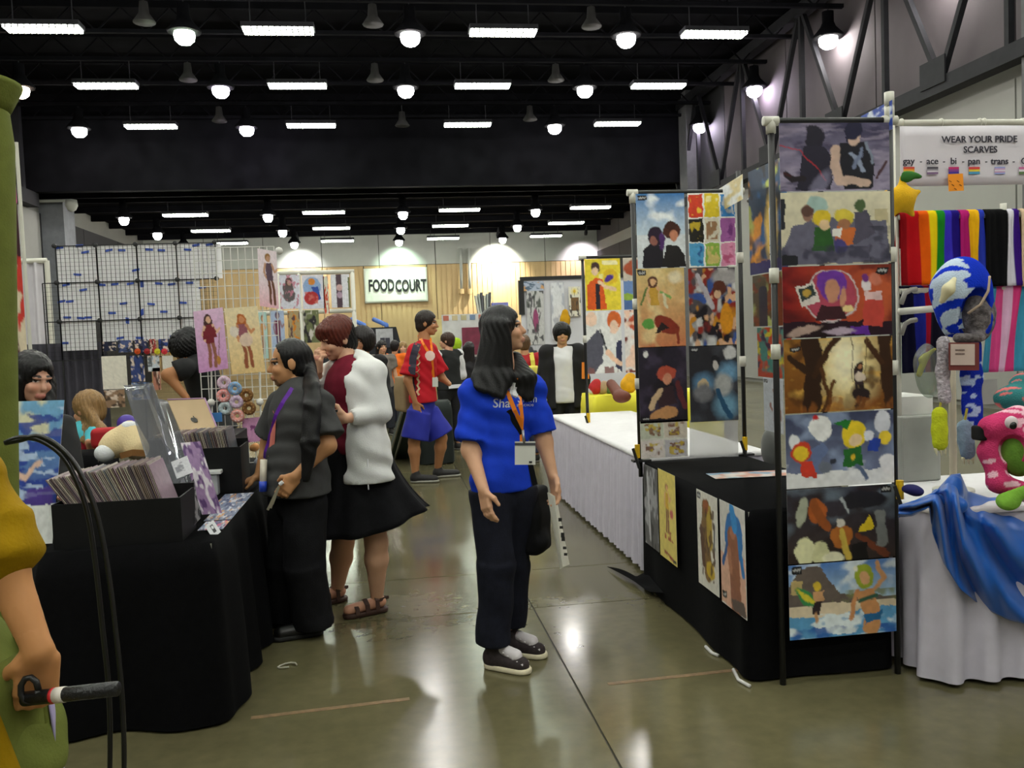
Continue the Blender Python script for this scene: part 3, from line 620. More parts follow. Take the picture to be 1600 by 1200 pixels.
a = A(120, 76, 1.5, seed=16); a.grad((52, 50, 62), (58, 46, 42)).mott((108, 120, 134), 3, 4, .5, .75, .9).mott((40, 28, 26), 4, 4, .5, .7, .8).ell(.13, .32, .05, .2, (168, 172, 152), 10).ell(.16, .85, .09, .2, (222, 220, 176)).ell(.3, .88, .09, .14, (214, 212, 164)).ell(.42, .95, .1, .08, (236, 232, 200)).ell(.28, .3, .09, .16, (176, 92, 40)).line([(.24, .2), (.36, .55)], .04, (150, 80, 36)).ell(.5, .66, .11, .16, (176, 104, 44)).line([(.5, .6), (.56, .95)], .03, (206, 176, 76)).ell(.49, .48, .05, .06, (206, 200, 190)).poly([(.66, .62), (.76, .4), (.8, .62)], (224, 194, 40)).line([(.66, .68), (.86, .9), (.92, .98)], .03, (112, 58, 36)).rect(.6, .78, .74, 1, (22, 18, 20)).line([(.86, .4), (.88, .8)], .045, (128, 130, 128)).ell(.7, .2, .2, .12, (34, 32, 38)).line([(.5, .14), (.56, .34)], .01, (170, 176, 180)).stamp(.86, .02, .1, .11)
poster('poster', a, *row(762, 877), 'sixth landscape poster down on the near frame, murky brown and grey with orange shapes', group='posters on the near frame')
a = A(120, 76, 1.5, seed=17); a.grad((84, 128, 196), (176, 204, 226), y1=.5).mott((226, 234, 240), 5, 5, .5, .7, .9, region=(0, 0, 1, .5)).poly([(0, .3), (.1, .06), (.3, .04), (.46, .42), (.6, .46), (1, .5), (1, .62), (0, .62)], (104, 92, 86)).mott((130, 136, 84), 9, 9, .45, .7, .8, region=(.4, .4, 1, .6)).rect(0, .54, 1, .72, (224, 206, 176)).grad((120, 176, 206), (56, 116, 186), a=0).poly([(0, .68), (.3, .72), (.7, .66), (1, .64), (1, 1), (0, 1)], (96, 160, 206)).mott((230, 240, 244), 7, 8, .5, .68, 1, region=(0, .66, 1, .95)).mott((40, 92, 170), 6, 4, .5, .7, .9, region=(0, .86, 1, 1)).rect(.02, .22, .14, .4, (196, 172, 116)).ell(.16, .44, .05, .17, (60, 140, 80), -45).ell(.16, .44, .02, .15, (222, 206, 60), -45).ell(.26, .3, .03, .06, (224, 190, 60)).poly([(.21, .36), (.31, .36), (.3, .52), (.22, .52)], (208, 158, 112)).rect(.21, .52, .29, .68, (48, 36, 40)).ell(.25, .72, .02, .08, (200, 150, 104))
a.ell(.7, .22, .09, .17, (156, 170, 50)).ell(.71, .24, .045, .09, (222, 170, 124)).ell(.62, .12, .03, .04, (238, 236, 220)).poly([(.62, .42), (.8, .4), (.84, .7), (.7, .74)], (212, 150, 98)).line([(.8, .4), (.9, .28), (.83, .06)], .024, (216, 158, 108)).line([(.64, .42), (.58, .6), (.58, .76)], .024, (206, 142, 92)).ell(.76, .86, .09, .16, (206, 148, 96)).poly([(.68, .74), (.86, .7), (.84, .8), (.7, .86)], (40, 106, 156)).line([(.66, .56), (.82, .5)], .018, (52, 96, 76)).stamp(.03, .03, .1, .1)
poster('poster', a, *row(879, 995), 'lowest landscape poster of the near frame, beach scene with blue surf', group='posters on the near frame')
# ---------------- far poster frame (two columns of portrait posters)
YC = 5.2
def col(x0, y0, x1, y1): return pplane((x0, y0), (x1, y1), YC)
fa0 = YP(990, 300, YC); fb0 = YP(1157, 298, YC); zc_ = fa0[2]
zb0, zb1 = 0.66, 0.66
cp = [(V(fa0[0], YC+.03, zc_), (1, 0, 0)), (V(fa0[0], YC+.03, zc_-.03), (0, 0, 1)), (V(fb0[0], YC+.03, zc_), (1, 0, 0)), (V(fb0[0], YC+.03, zc_+.03), (0, 0, 1))]
for py in (402, 565): cp.append((V(fb0[0], YC+.03, YP(1158, py, YC)[2]), (0, 0, 1)))
for py in (475, 600): cp.append((V(fa0[0], YC+.03, YP(992, py, YC)[2]), (0, 0, 1)))
f2 = frame_pipe('poster_stand', 'black pipe frame of portrait posters clamped at the far table corner',
           [(V(fa0[0], YC+.03, zb0), V(fa0[0], YC+.03, zc_)), (V(fb0[0], YC+.03, zb1), V(fb0[0], YC+.03, zc_+.12))], [(V(fa0[0], YC+.03, zc_), V(fb0[0], YC+.03, zc_))], cp, [YP(996, 705, YC), YP(1164, 693, YC)])
MB().box((fa0[0]-.05, YC+.0, .752), (fa0[0]+.06, YC+.06, .765)).build('foot_plate', BPIPE, f2); MB().box((fb0[0]-.05, YC+.0, .752), (fb0[0]+.05, YC+.06, .765)).build('foot_plate', BPIPE, f2)
gF = 'posters on the far frame'
a = A(72, 108, .67, seed=21); a.grad((64, 124, 186), (206, 222, 232), y1=.6).mott((236, 242, 246), 3, 6, .5, .7, 1, region=(0, 0, 1, .5)).grad((0, 0, 0), (238, 234, 228), a=0).rect(0, .55, 1, 1, (226, 226, 226), .6)
a.poly([(.1, 1), (.14, .74), (.3, .66), (.52, .7), (.56, 1)], (30, 26, 36)).poly([(.5, 1), (.6, .7), (.84, .7), (1, .84), (1, 1)], (32, 28, 30)).ell(.38, .57, .16, .13, (38, 22, 44)).ell(.34, .63, .075, .065, (150, 96, 84)).ell(.52, .64, .06, .12, (78, 40, 104)).ell(.72, .5, .18, .12, (72, 34, 22)).ell(.76, .57, .09, .08, (196, 130, 100)).poly([(.56, .44), (.7, .36), (.86, .42), (.7, .5)], (60, 28, 20)).stamp(.04, .02, .18, .07)
poster('poster', a, *col(993, 303, 1072, 418), 'top left portrait poster on the far frame, couple against blue sky', group=gF)
a = A(78, 116, .67, (240, 240, 236), seed=22)
cl = [((214, 66, 40), (244, 206, 60)), ((232, 206, 50), (246, 236, 170)), ((66, 138, 206), (206, 210, 216)), ((36, 34, 30), (206, 180, 50)), ((226, 220, 200), (150, 104, 62)), ((168, 100, 170), (120, 56, 130)), ((86, 166, 214), (40, 90, 160)), ((150, 190, 80), (226, 206, 130)), ((226, 150, 186), (196, 90, 130))]
for i, (c0, c1) in enumerate(cl):
    x, y = (i % 3)/3, (i//3)/3; a.rect(x+.015, y+.01, x+.318, y+.323, c0).mott(c1, 9, 9, .52, .62, .9, region=(x+.04, y+.05, x+.29, y+.29))
poster('poster', a, *col(1074, 302, 1151, 416), 'nine bright coloured tiles poster, top right on the far frame', group=gF)
a = A(72, 108, .67, seed=23); a.grad((222, 196, 130), (206, 126, 84)).mott((236, 214, 156), 3, 3, .5, .7, .8).ell(.82, .12, .14, .08, (240, 226, 190), soft=.6)
a.figure(.32, .1, .66, (92, 54, 40), (226, 178, 130), (206, 160, 60), (160, 60, 40), .1, True, False).line([(.2, .25), (.08, .45)], .02, (90, 120, 60)).line([(.5, .3), (.7, .38)], .025, (126, 170, 90)).line([(.56, .34), (.62, .5)], .03, (224, 214, 176)).ell(.22, .7, .12, .07, (96, 160, 70)).ell(.6, .72, .28, .1, (136, 48, 30), 25).poly([(.36, .82), (.5, .68), (.66, .76)], (36, 24, 24)).line([(.8, .78), (.84, .95)], .03, (140, 54, 34)).stamp(.02, .02, .18, .06)
poster('poster', a, *col(994, 420, 1072, 541), 'portrait poster with sandy orange background, left of second row, far frame', group=gF)
a = A(72, 108, .67, (86, 80, 84), seed=24); a.mott((30, 26, 34), 4, 5, .45, .6, 1).mott((206, 206, 206), 4, 4, .58, .7, 1).mott((206, 140, 40), 5, 6, .6, .7, 1).mott((146, 46, 36), 4, 5, .6, .7, 1).mott((60, 90, 160), 4, 5, .62, .72, 1).mott((222, 176, 140), 6, 8, .64, .72, 1).ell(.8, .66, .14, .2, (224, 150, 36)).ell(.8, .12, .3, .1, (176, 172, 172), soft=.5).line([(.2, .1), (.5, .5)], .05, (196, 190, 198)).ell(.65, .26, .14, .1, (96, 52, 40)).ell(.62, .34, .07, .05, (224, 186, 150))
poster('poster', a, *col(1075, 420, 1151, 539), 'crowded collage portrait poster, right of second row, far frame', group=gF)
a = A(72, 108, .67, (38, 32, 46), seed=25); a.mott((66, 56, 76), 3, 5, .5, .7, .8).mott((24, 18, 26), 4, 4, .5, .7, .9).ell(.16, .1, .06, .05, (232, 230, 226)).ell(.58, .36, .2, .1, (186, 82, 60)).ell(.6, .43, .1, .07, (206, 140, 110)).poly([(.35, .55), (.7, .52), (.78, .75), (.4, .8)], (54, 34, 40)).line([(.45, .58), (.3, .7), (.24, .8)], .06, (206, 176, 140)).ell(.5, .9, .3, .1, (196, 142, 92), -15).line([(.8, .5), (.95, .8)], .06, (96, 40, 44)).rect(0, .95, 1, 1, (30, 24, 32)).stamp(.04, .92, .16, .06)
poster('poster', a, *col(997, 543, 1075, 658), 'dark portrait poster with small white moon, third row, far frame', group=gF)
a = A(72, 108, .67, (44, 44, 50), seed=26); a.mott((70, 72, 80), 3, 4, .5, .7, .8).ell(.85, .1, .13, .09, (206, 206, 206), soft=.3).ell(.3, .5, .2, .13, (110, 160, 200), soft=.9, a=.8).ell(.8, .36, .2, .12, (120, 170, 206), soft=.9, a=.8).ell(.75, .8, .24, .16, (120, 168, 196), soft=.9, a=.8).ell(.55, .22, .1, .09, (30, 30, 36)).ell(.55, .27, .06, .06, (206, 200, 196)).ell(.28, .52, .12, .09, (206, 184, 146)).ell(.7, .52, .18, .14, (170, 172, 170), soft=.5).ell(.28, .62, .2, .12, (120, 120, 124), soft=.5).line([(.6, .6), (.7, .8), (.85, .95)], .05, (36, 80, 112)).stamp(.04, .02, .16, .06)
poster('poster', a, *col(1076, 541, 1154, 656), 'dark portrait poster with pale blue smoke, third row, far frame', group=gF)
a = A(72, 52, 1.39, (214, 212, 200), seed=27)
for x0, y0, c0 in ((.0, .0, (196, 200, 180)), (.5, .0, (206, 196, 180)), (.0, .52, (222, 212, 206)), (.5, .52, (190, 186, 190))):
    a.rect(x0+.01, y0+.01, x0+.49, y0+.47, c0).mott((120, 76, 52), 9, 8, .52, .66, .9, region=(x0+.1, y0+.06, x0+.44, y0+.42)).mott((196, 170, 60), 9, 8, .6, .7, .9, region=(x0+.1, y0+.06, x0+.44, y0+.42))
poster('poster', a, *col(1000, 659, 1075, 713), 'short sheet of four small pictures at the bottom of the far frame', group=gF)
bag = sheet('plastic_bag', lambda u, v: YP(1078+u*76, 657+v*57, YC)+V(0, .006+.006*math.sin(v*5)*math.sin(u*7), 0), 16, 12, clear_film('poly_bag', (206, 206, 200), .12, .4))
tag(bag, 'empty translucent poster sleeve hanging beside the four small pictures', 'sleeve')
# ---------------- posters hung on the side rail between the two frames (facing the aisle)
XS = fb0[0]+0.02
side = frame_pipe('poster_rail', 'dark side rail behind the black table carrying posters', [(V(XS+.03, 4.3, .752), V(XS+.03, 4.3, 2.36))], [(V(XS+.03, 5.2, 2.3), V(XS+.03, 4.3, 2.36))], [(V(XS+.03, 4.3, 2.36), (0, 1, 0))])
def sidep(y0, y1, px, py0, py1):
    a = XP(px, py0, XS); b = XP(px, py1, XS); return V(XS, y0, a[2]), V(0, y1-y0, 0), V(0, 0, b[2]-a[2])
a = A(56, 90, .62, (40, 60, 84), seed=31); a.mott((224, 150, 40), 4, 6, .5, .65, 1).mott((36, 96, 150), 3, 5, .55, .7, 1).mott((30, 26, 24), 4, 5, .58, .7, .9).mott((190, 200, 90), 3, 5, .66, .76, 1).ell(.6, .6, .16, .3, (232, 196, 100), soft=.6).rect(0, .9, 1, 1, (52, 50, 104))
poster('poster', a, *sidep(5.13, 4.62, 1185, 262, 428), 'tall blue and orange painting poster on the side rail', group='posters on the side rail')
a = A(56, 90, .62, (84, 72, 50), seed=32); a.mott((170, 180, 110), 3, 3, .55, .7, 1).mott((120, 56, 24), 4, 4, .5, .65, 1).line([(.3, .3), (.3, 1)], .12, (40, 44, 60)).line([(.75, .2), (.75, 1)], .16, (110, 48, 22))
poster('poster', a, *sidep(5.1, 4.62, 1185, 430, 510), 'brown and green poster, second on the side rail', group='posters on the side rail')
a = A(56, 70, .8, (72, 130, 120), seed=33); a.mott((186, 70, 40), 5, 5, .45, .6, 1).mott((206, 190, 50), 5, 6, .6, .7, 1).mott((60, 40, 70), 5, 5, .6, .7, 1)
poster('poster', a, *sidep(5.05, 4.6, 1185, 512, 588), 'red streaked poster, third on the side rail', group='posters on the side rail')
a = A(44, 60, .6, (196, 200, 206), seed=34); a.mott((150, 100, 84), 5, 6, .56, .68, .9, region=(.3, .2, .9, .8)).stamp(.04, .02, .2, .07)
poster('poster', a, *sidep(4.98, 4.72, 1195, 590, 672), 'pale grey poster hanging lowest on the side rail', group='posters on the side rail')
st = tag(to_obj('price_strip', [XP(1201, 325, XS-.05), XP(1209, 323, XS-.05), XP(1211, 405, XS-.05), XP(1203, 407, XS-.05)]+[q+V(.004, 0, 0) for q in (XP(1201, 325, XS-.05), XP(1209, 323, XS-.05), XP(1211, 405, XS-.05), XP(1203, 407, XS-.05))], [(0, 3, 2, 1), (4, 5, 6, 7), (0, 1, 5, 4), (1, 2, 6, 5), (2, 3, 7, 6), (3, 0, 4, 7)], M('white_card', (226, 224, 220), .6)), 'narrow white card strip with handwriting on the side rail', 'sign')
mb = MB()
for i in range(5): c = XP(1206, 338+i*14, XS-.052); mb.bar(c+V(-.003, -.02, .012), c+V(-.003, .02, -.012), .006, .002, (1, 0, 0)); mb.bar(c+V(-.003, -.02, -.01), c+V(-.003, .01, .02), .005, .002, (1, 0, 0))
mb.build('handwriting', BPIPE, st)
# blue flag-like poster corner above the near frame, cream one above the far frame
a = A(40, 24, 1.8, (44, 74, 170), seed=35); a.mott((214, 222, 236), 3, 4, .5, .62, 1)
poster('poster', a, YP(1345, 182, 3.8), YP(1394, 156, 3.55)-YP(1345, 182, 3.8), V(0, 0, -.12), 'blue and white sheet slanting behind the top of the near frame')
a = A(30, 24, 1.5, (222, 206, 150), seed=36); a.mott((236, 240, 240), 3, 3, .4, .6, 1)
poster('poster', a, YP(1122, 296, 5.3), YP(1160, 272, 4.9)-YP(1122, 296, 5.3), V(0, 0, -.14), 'cream sheet slanting behind the top of the far frame')
# ---------------- posters pinned on the black table front and one lying on top
XF = 1.478
def frontp(pa, pb, pc):      # top-left, top-right, bottom-left pixels on the front plane
    a, b, c = XP(*pa, XF), XP(*pb, XF), XP(*pc, XF); return V(XF, a[1], (a[2]+b[2])/2), V(0, b[1]-a[1], 0), V(0, 0, c[2]-a[2])
gT = 'posters pinned to the black table front'
a = A(40, 60, .62, (90, 90, 92), seed=41); a.mott((40, 40, 44), 4, 4, .5, .65, 1).mott((160, 160, 164), 4, 6, .56, .7, 1).line([(.3, .1), (.4, .9)], .06, (190, 190, 194))
poster('poster', a, *frontp((1005, 724), (1026, 735), (1003, 842)), 'grey monochrome poster pinned at the far end of the black table front', group=gT)
a = A(40, 66, .6, (226, 206, 110), seed=42); a.figure(.5, .12, .55, (150, 70, 50), (226, 170, 130), (214, 170, 50), (120, 50, 44)).mott((170, 50, 50), 8, 10, .55, .62, .9, region=(.15, .66, .85, .76)).line([(.3, .92), (.8, .96)], .03, (150, 40, 40)).rect(.8, .95, .97, .99, (30, 30, 30)).ell(.75, .45, .1, .05, (200, 90, 90))
poster('poster', a, *frontp((1028, 735), (1054, 740), (1030, 868)), 'yellow portrait poster pinned on the black table front', group=gT)
a = A(54, 84, .62, (214, 210, 200), seed=43); a.line([(.45, .18), (.4, .5), (.5, .8)], .2, (122, 92, 50)).line([(.6, .2), (.62, .5)], .13, (176, 150, 60)).ell(.45, .14, .13, .07, (150, 84, 50)).ell(.62, .78, .2, .1, (196, 164, 44)).line([(.85, .3), (.8, .7)], .03, (90, 96, 100)).line([(.2, .4), (.3, .75)], .08, (86, 56, 40)).mott((86, 60, 36), 9, 10, .56, .66, .9, region=(.15, .15, .85, .9)).stamp(.03, .03, .18, .06)
poster('poster', a, *frontp((1088, 764), (1120, 778), (1092, 910)), 'white poster of an ochre armoured figure pinned on the black table', group=gT)
a = A(60, 92, .62, (210, 206, 200), seed=44); a.poly([(0, .5), (1, .45), (1, 1), (0, 1)], (216, 170, 146)).ell(.55, .3, .36, .24, (40, 110, 178)).line([(.3, .4), (.1, .6)], .05, (40, 90, 150)).line([(.75, .3), (.9, .6)], .06, (46, 120, 186)).line([(.5, .32), (.55, .5), (.6, .95)], .2, (146, 92, 66)).line([(.35, .45), (.4, .62)], .07, (176, 118, 88)).ell(.52, .26, .12, .07, (176, 116, 90)).line([(.5, .05), (.6, .2)], .1, (52, 140, 206)).poly([(.4, .9), (.9, .86), (1, 1), (.5, 1)], (90, 76, 70)).stamp(.04, .87, .2, .07)
poster('poster', a, *frontp((1124, 782), (1163, 796), (1126, 940)), 'poster of a long blue haired figure pinned on the black table', group=gT)
a = A(60, 24, 2.4, (206, 196, 190), seed=45); a.mott((196, 140, 116), 6, 3, .45, .6, 1).mott((110, 150, 176), 4, 3, .6, .7, 1)
p0 = G(1103, 741, .755); p1 = G(1232, 735, .755); p2 = G(1118, 749, .755)
poster('poster', a, p0+V(0, 0, .004), p1-p0, p2-p0, 'pale poster lying flat on the black table')
# ================================================================== PEOPLE
def rotm(yaw, pitch=0, roll=0):
    y, p, r = (math.radians(q) for q in (yaw, -pitch, roll)); cy, sy, cp, sp, cr, sr = math.cos(y), math.sin(y), math.cos(p), math.sin(p), math.cos(r), math.sin(r)
    return np.array([[cy, -sy, 0], [sy, cy, 0], [0, 0, 1]]) @ np.array([[1, 0, 0], [0, cp, -sp], [0, sp, cp]]) @ np.array([[cr, 0, sr], [0, 1, 0], [-sr, 0, cr]])
SKIN = MA('skin', 0.5, 0.35, var=0.05)
def head_prims(c, R, s=1.0, jaw=1.0):
    T = lambda x, y, z: c+R @ (V(x, y, z)*s); E = lambda p, r: ell(T(*p), V(*r)*s, R)
    pr = [E((0, .012, .03), (.075, .092, .085)), E((0, -.03, -.04), (.058*jaw, .062, .075)), E((0, -.064, -.094), (.026*jaw, .02, .019)), cap(T(0, -.086, .006), T(0, -.103, -.028), .009*s, .0125*s),
          E((0, -.076, .02), (.05, .018, .013)), E((.034, -.064, -.03), (.026, .024, .024)), E((-.034, -.064, -.03), (.026, .024, .024)), E((0, -.093, -.062), (.022, .009, .0065)), E((0, -.090, -.073), (.02, .009, .007)),
          cap(T(0, .02, -.05), T(0, .028, -.15), .053*s*jaw, .056*s*jaw)]
    for q in (-1, 1): pr.append(E((q*.077, .008, -.006), (.009, .019, .03)))
    return pr
def face_paint(c, R, s, skin, lips, brow, beard=None):
    sk, bw = lin(skin), lin(brow); lp = lin(lips)*.55+sk*.45
    def fn(vs):
        q = ((vs-c) @ R)/s; x, y, z = np.abs(q[:, 0]), q[:, 1], q[:, 2]; col = np.tile(sk, (len(vs), 1))
        fr = y < -.05
        ch = np.exp(-(((x-.036)/.02)**2+((z+.03)/.02)**2))*fr*.25; col = col*(1-ch[:, None])+col*lin((255, 190, 175))*ch[:, None]*1.05
        if beard is not None: m = fr & (z < -.075) & (x < .03); col[m] = lin(beard)*.7+sk*.3
        m = fr & (x < .024) & (np.abs(z+.066) < .0115); col[m] = lp
        m = fr & (np.abs(x-.031) < .019) & (np.abs(z-.028-.10*(.031-np.abs(x-.031))*.1) < .005); col[m] = bw
        m = fr & (((x-.031)/.0145)**2+((z-.004)/.0062)**2 < 1); col[m] = lin((232, 226, 222))
        m = fr & (((x-.031)/.0065)**2+((z-.004)/.0066)**2 < 1); col[m] = lin((30, 20, 16))
        m = fr & (np.abs(x-.031) < .017) & (np.abs(z-.0115) < .0028); col[m] = bw*.6
        return col
    return fn
def hand_prims(w, tip, palm, s=1.0, curl=35, spread=1.0, thumb=1):
    """wrist, fingertip direction point, palm normal (towards what the palm faces)"""
    d = unit(np.asarray(tip)-np.asarray(w)); n = unit(np.asarray(palm)-d*np.dot(palm, d)); sd = np.cross(d, n)*thumb; pr = []
    R = np.stack([sd, n, d], 1); w = np.asarray(w, float)
    pr.append(rbox(w+d*.05*s, V(.038, .013, .045)*s, R, .012*s)); pr.append(ell(w+d*.01*s, V(.028, .02, .035)*s, R))
    for i, (o, L) in enumerate(((.028, .068), (.0095, .076), (-.0095, .071), (-.027, .055))):
        b = w+d*.088*s+sd*o*s; dv = unit(d+sd*o*.8*spread); q = b; a = math.radians(curl)*(.6+.12*i)
        for k, l in enumerate((.44, .32, .24)):
            a_ = a*(k+.5)*.9; dd = dv*math.cos(a_)+n*math.sin(a_); e = q+dd*L*l*s; pr.append(cap(q, e, (.0092-.0008*k)*s, (.0086-.001*k)*s)); q = e
    b = w+d*.03*s+sd*.033*s; m = b+(d*.65+sd*.55+n*.35)*.038*s; e = m+(d*.85+sd*.12+n*.4)*.036*s
    pr += [cap(b, m, .013*s, .0105*s), cap(m, e, .0105*s, .0085*s)]
    return pr
class Person:
    def __init__(s, label, J, yaw, skin, head, H=1.7, fat=1.0, h=.011, lips=(176, 96, 88), brow=(30, 22, 20), group=None, hands=(None, None), beard=None, jaw=1.0, arms=(True, True), legs=True, hh=.0045, sexw=1.0):
        s.J = {k: np.asarray(v, float) for k, v in J.items()}; J = s.J; s.f = V(math.sin(math.radians(yaw)), -math.cos(math.radians(yaw)), 0); s.sd = V(math.cos(math.radians(yaw)), math.sin(math.radians(yaw)), 0)
        s.k = k = H/1.7; s.fat = fat; s.yaw = yaw; s.legs = legs; s.armf = arms; s.h = h
        s.hc, s.hs, s.hR = np.asarray(head[0], float), head[1], rotm(*head[2:])
        s.sw = float(np.linalg.norm(J['sa']-J['sb'])); s.ch = lerp(J['nk'], J['pel'], .34); s.wa = lerp(J['nk'], J['pel'], .72)
        pr = s.torso(0)+[cap(J['nk']-V(0, 0, .02*k), s.hc+s.hR @ (V(0, .02, -.07)*s.hs), .056*k, .052*s.hs)]
        if arms[0]: pr += [cap(J['sa'], J['ea'], .046*k*fat, .037*k*fat), cap(J['ea'], J['wa'], .038*k*fat, .026*k)]
        if arms[1]: pr += [cap(J['sb'], J['eb'], .046*k*fat, .037*k*fat), cap(J['eb'], J['wb'], .038*k*fat, .026*k)]
        if legs:
            for q in 'ab':
                pr += [cap(J['h'+q], J['k'+q], .082*k*fat, .054*k*fat), cap(J['k'+q], lerp(J['k'+q], J['a'+q], .3), .052*k*fat, .056*k*fat), cap(lerp(J['k'+q], J['a'+q], .3), J['a'+q], .056*k*fat, .036*k)]
                if ('t'+q) in J: pr += [cap(J['a'+q]+V(0, 0, -.02), J['t'+q], .036*k, .026*k)]
        more = [(head_prims(s.hc, s.hR, s.hs, jaw), hh, .012*s.hs)]
        for a, hd in zip('ab', hands):
            if hd: more.append((hand_prims(J['w'+a], hd[0], hd[1], k*1.02, *hd[2:])+[cap(lerp(J['e'+a], J['w'+a], .8), J['w'+a], .0285*k, .026*k)], min(hh, .005), .009))
        s.root = blob('person', pr, h, SKIN, None, .03, colfn=face_paint(s.hc, s.hR, s.hs, skin, lips, brow, beard), origin=s.base(), more=more)
        tag(s.root, label, 'person', group)
    def base(s):
        q = (s.J['aa']+s.J['ab'])/2 if s.legs else s.J['pel']; return V(q[0], q[1], 0 if s.legs else q[2]-.1)
    def torso(s, inf, hem=None):
        J, k, w = s.J, s.k, s.sw; fq = (s.f, .66+.1*(s.fat-1))
        r1 = w*.43*min(1.12, s.fat)+inf; r2 = w*.38*s.fat+inf; r3 = w*(.43 if inf else .36)*s.fat+inf
        pr = [cap(s.ch, s.wa, r1, r2, fq), cap(s.wa, J['pel'], r2, r3, fq)]
        if hem is not None: pr.append(cap(J['pel'], lerp(J['pel'], (J['ha']+J['hb'])/2, 1.9), r3+.012, r3+.034, fq))
        sh = .043*k+inf
        pr += [cap(J['nk']-V(0, 0, .028*k), J['sa'], sh*1.05, sh), cap(J['nk']-V(0, 0, .028*k), J['sb'], sh*1.05, sh)]
        return pr
    def shirt(s, mat, hemz, sl=(.75, .75), inf=.014, amp=.004, name='shirt', colfn=None, h=None, seed=1, extra=(), cuts=(), loose=.012):
        J, k = s.J, s.k; pr = s.torso(inf, True)+list(extra)
        for a, t in zip('ab', sl):
            if not t: continue
            r0, r1 = .050*k*s.fat+inf, .047*k*s.fat+inf
            if t <= 1: pr.append(cap(J['s'+a], lerp(J['s'+a], J['e'+a], t), r0, r1+loose, flat=True)); pr.append(ell(J['s'+a], V(1, 1, 1)*r0))
            else:
                pr += [cap(J['s'+a], J['e'+a], r0, r1*.95), cap(J['e'+a], lerp(J['e'+a], J['w'+a], t-1), r1*.95, .033*k+inf, flat=False)]
        s.shirt_o = blob(name, pr, h or s.h, mat, s.root, .03, cuts=[((0, 0, hemz), (0, 0, -1))]+list(cuts), disp=wrinkle(amp*1.3, 78, seed, (.5, .3, 1)), colfn=colfn); return s.shirt_o
    def trousers(s, mat, inf=.014, cuff=.97, flare=.0, amp=.004, name='trousers', topz=None, seed=2, colfn=None, knee=.0, h=None):
        J, k = s.J, s.k; w = s.sw; pr = [cap(lerp(s.wa, J['pel'], .6), J['pel'], w*.37*s.fat, w*.41*s.fat, (s.f, .68)), cap(J['ha'], J['hb'], .080*k*s.fat+inf, None, (s.f, .92)), cap(J['pel'], (J['ha']+J['hb'])/2-V(0, 0, .02), w*.40*s.fat, .10*k*s.fat, (s.f, .75))]
        for q in 'ab':
            kn = J['k'+q]; an = J['a'+q]; c = max(0, cuff-.5)*2
            if cuff > .5:
                pr += [cap(J['h'+q], kn, .084*k*s.fat+inf, .058*k*s.fat+inf+knee), cap(kn, lerp(kn, an, c), .058*k*s.fat+inf+knee, .048*k*s.fat+inf+flare, flat=True)]
            else: pr += [cap(J['h'+q], lerp(J['h'+q], kn, cuff*2), .086*k*s.fat+inf, .066*k*s.fat+inf+flare, flat=True)]
        tz = topz if topz is not None else s.wa[2]
        return blob(name, pr, h or s.h, mat, s.root, .025, cuts=[((0, 0, tz), (0, 0, 1))], disp=wrinkle(amp, 30, seed, (.2, .3, 1)), colfn=colfn)
    def shoes(s, mat, sole, dirs, L=.27, h=.007, name='shoe', laces=None):
        for q, d in zip('ab', dirs):
            an = s.J['a'+q]; d = unit(V(d[0], d[1], 0)); k = s.k; heel = V(an[0], an[1], 0)-d*.05*k; toe = heel+d*L*k; sd = V(-d[1], d[0], 0)
            up = blob(name, [cap(heel+d*.04+V(0, 0, .05), toe-d*.05+V(0, 0, .036), .043*k, .040*k, (V(0, 0, 1), .95)), cap(heel+d*.05+V(0, 0, .045), heel+d*.06+V(0, 0, .105), .042*k, .040*k)], h, mat, s.root, .03, cuts=[((0, 0, .012), (0, 0, -1))])
            blob('sole', [cap(heel+d*.045+V(0, 0, .014), toe-d*.045+V(0, 0, .014), .046*k, .046*k)], h, sole, up, .01, cuts=[((0, 0, .001), (0, 0, -1)), ((0, 0, .026), (0, 0, 1))])
            if laces:
                mb = MB()
                for i in range(5):
                    c = heel+d*(.12+.024*i)+V(0, 0, .098-.010*i); mb.tube([c-sd*.03-V(0, 0, .012), c+V(0, 0, .0), c+sd*.03-V(0, 0, .012)], .006, 6)
                mb.build('laces', laces, up, True)
                blob('tongue', [cap(heel+d*.10+V(0, 0, .095), heel+d*.17+V(0, 0, .075), .026, .03)], h, laces, up, .01)
    def hair(s, prims, mat, h=.007, k=.02, name='hair', amp=.004, cuts=(), f=120):
        hc, R = s.hc, s.hR
        def disp(g):
            q = (g-hc) @ R; a = np.arctan2(q[..., 0], -q[..., 1]); return amp*np.sin(a*26+q[..., 2]*14+2*np.sin(q[..., 2]*30))
        return blob(name, prims, h, mat, s.root, k, cuts=cuts, disp=disp)
    def hp(s, x, y, z): return s.hc+s.hR @ (V(x, y, z)*s.hs)
    def he(s, p, r): return ell(s.hp(*p), V(*r)*s.hs, s.hR)
    def cap_hair(s, t=.012, face=(.055, -.115, -.045, .075, .06, .095)):
        """skull-cap of thickness t with the face region cut out"""
        x, y, z, rx, ry, rz = face
        return [s.he((0, .014, .032), (.075+t, .092+t, .085+t)), s.he((0, .045, -.03), (.068+t*.7, .055+t*.7, .07)), neg(s.he((0, y, z), (rx, ry, rz)))]
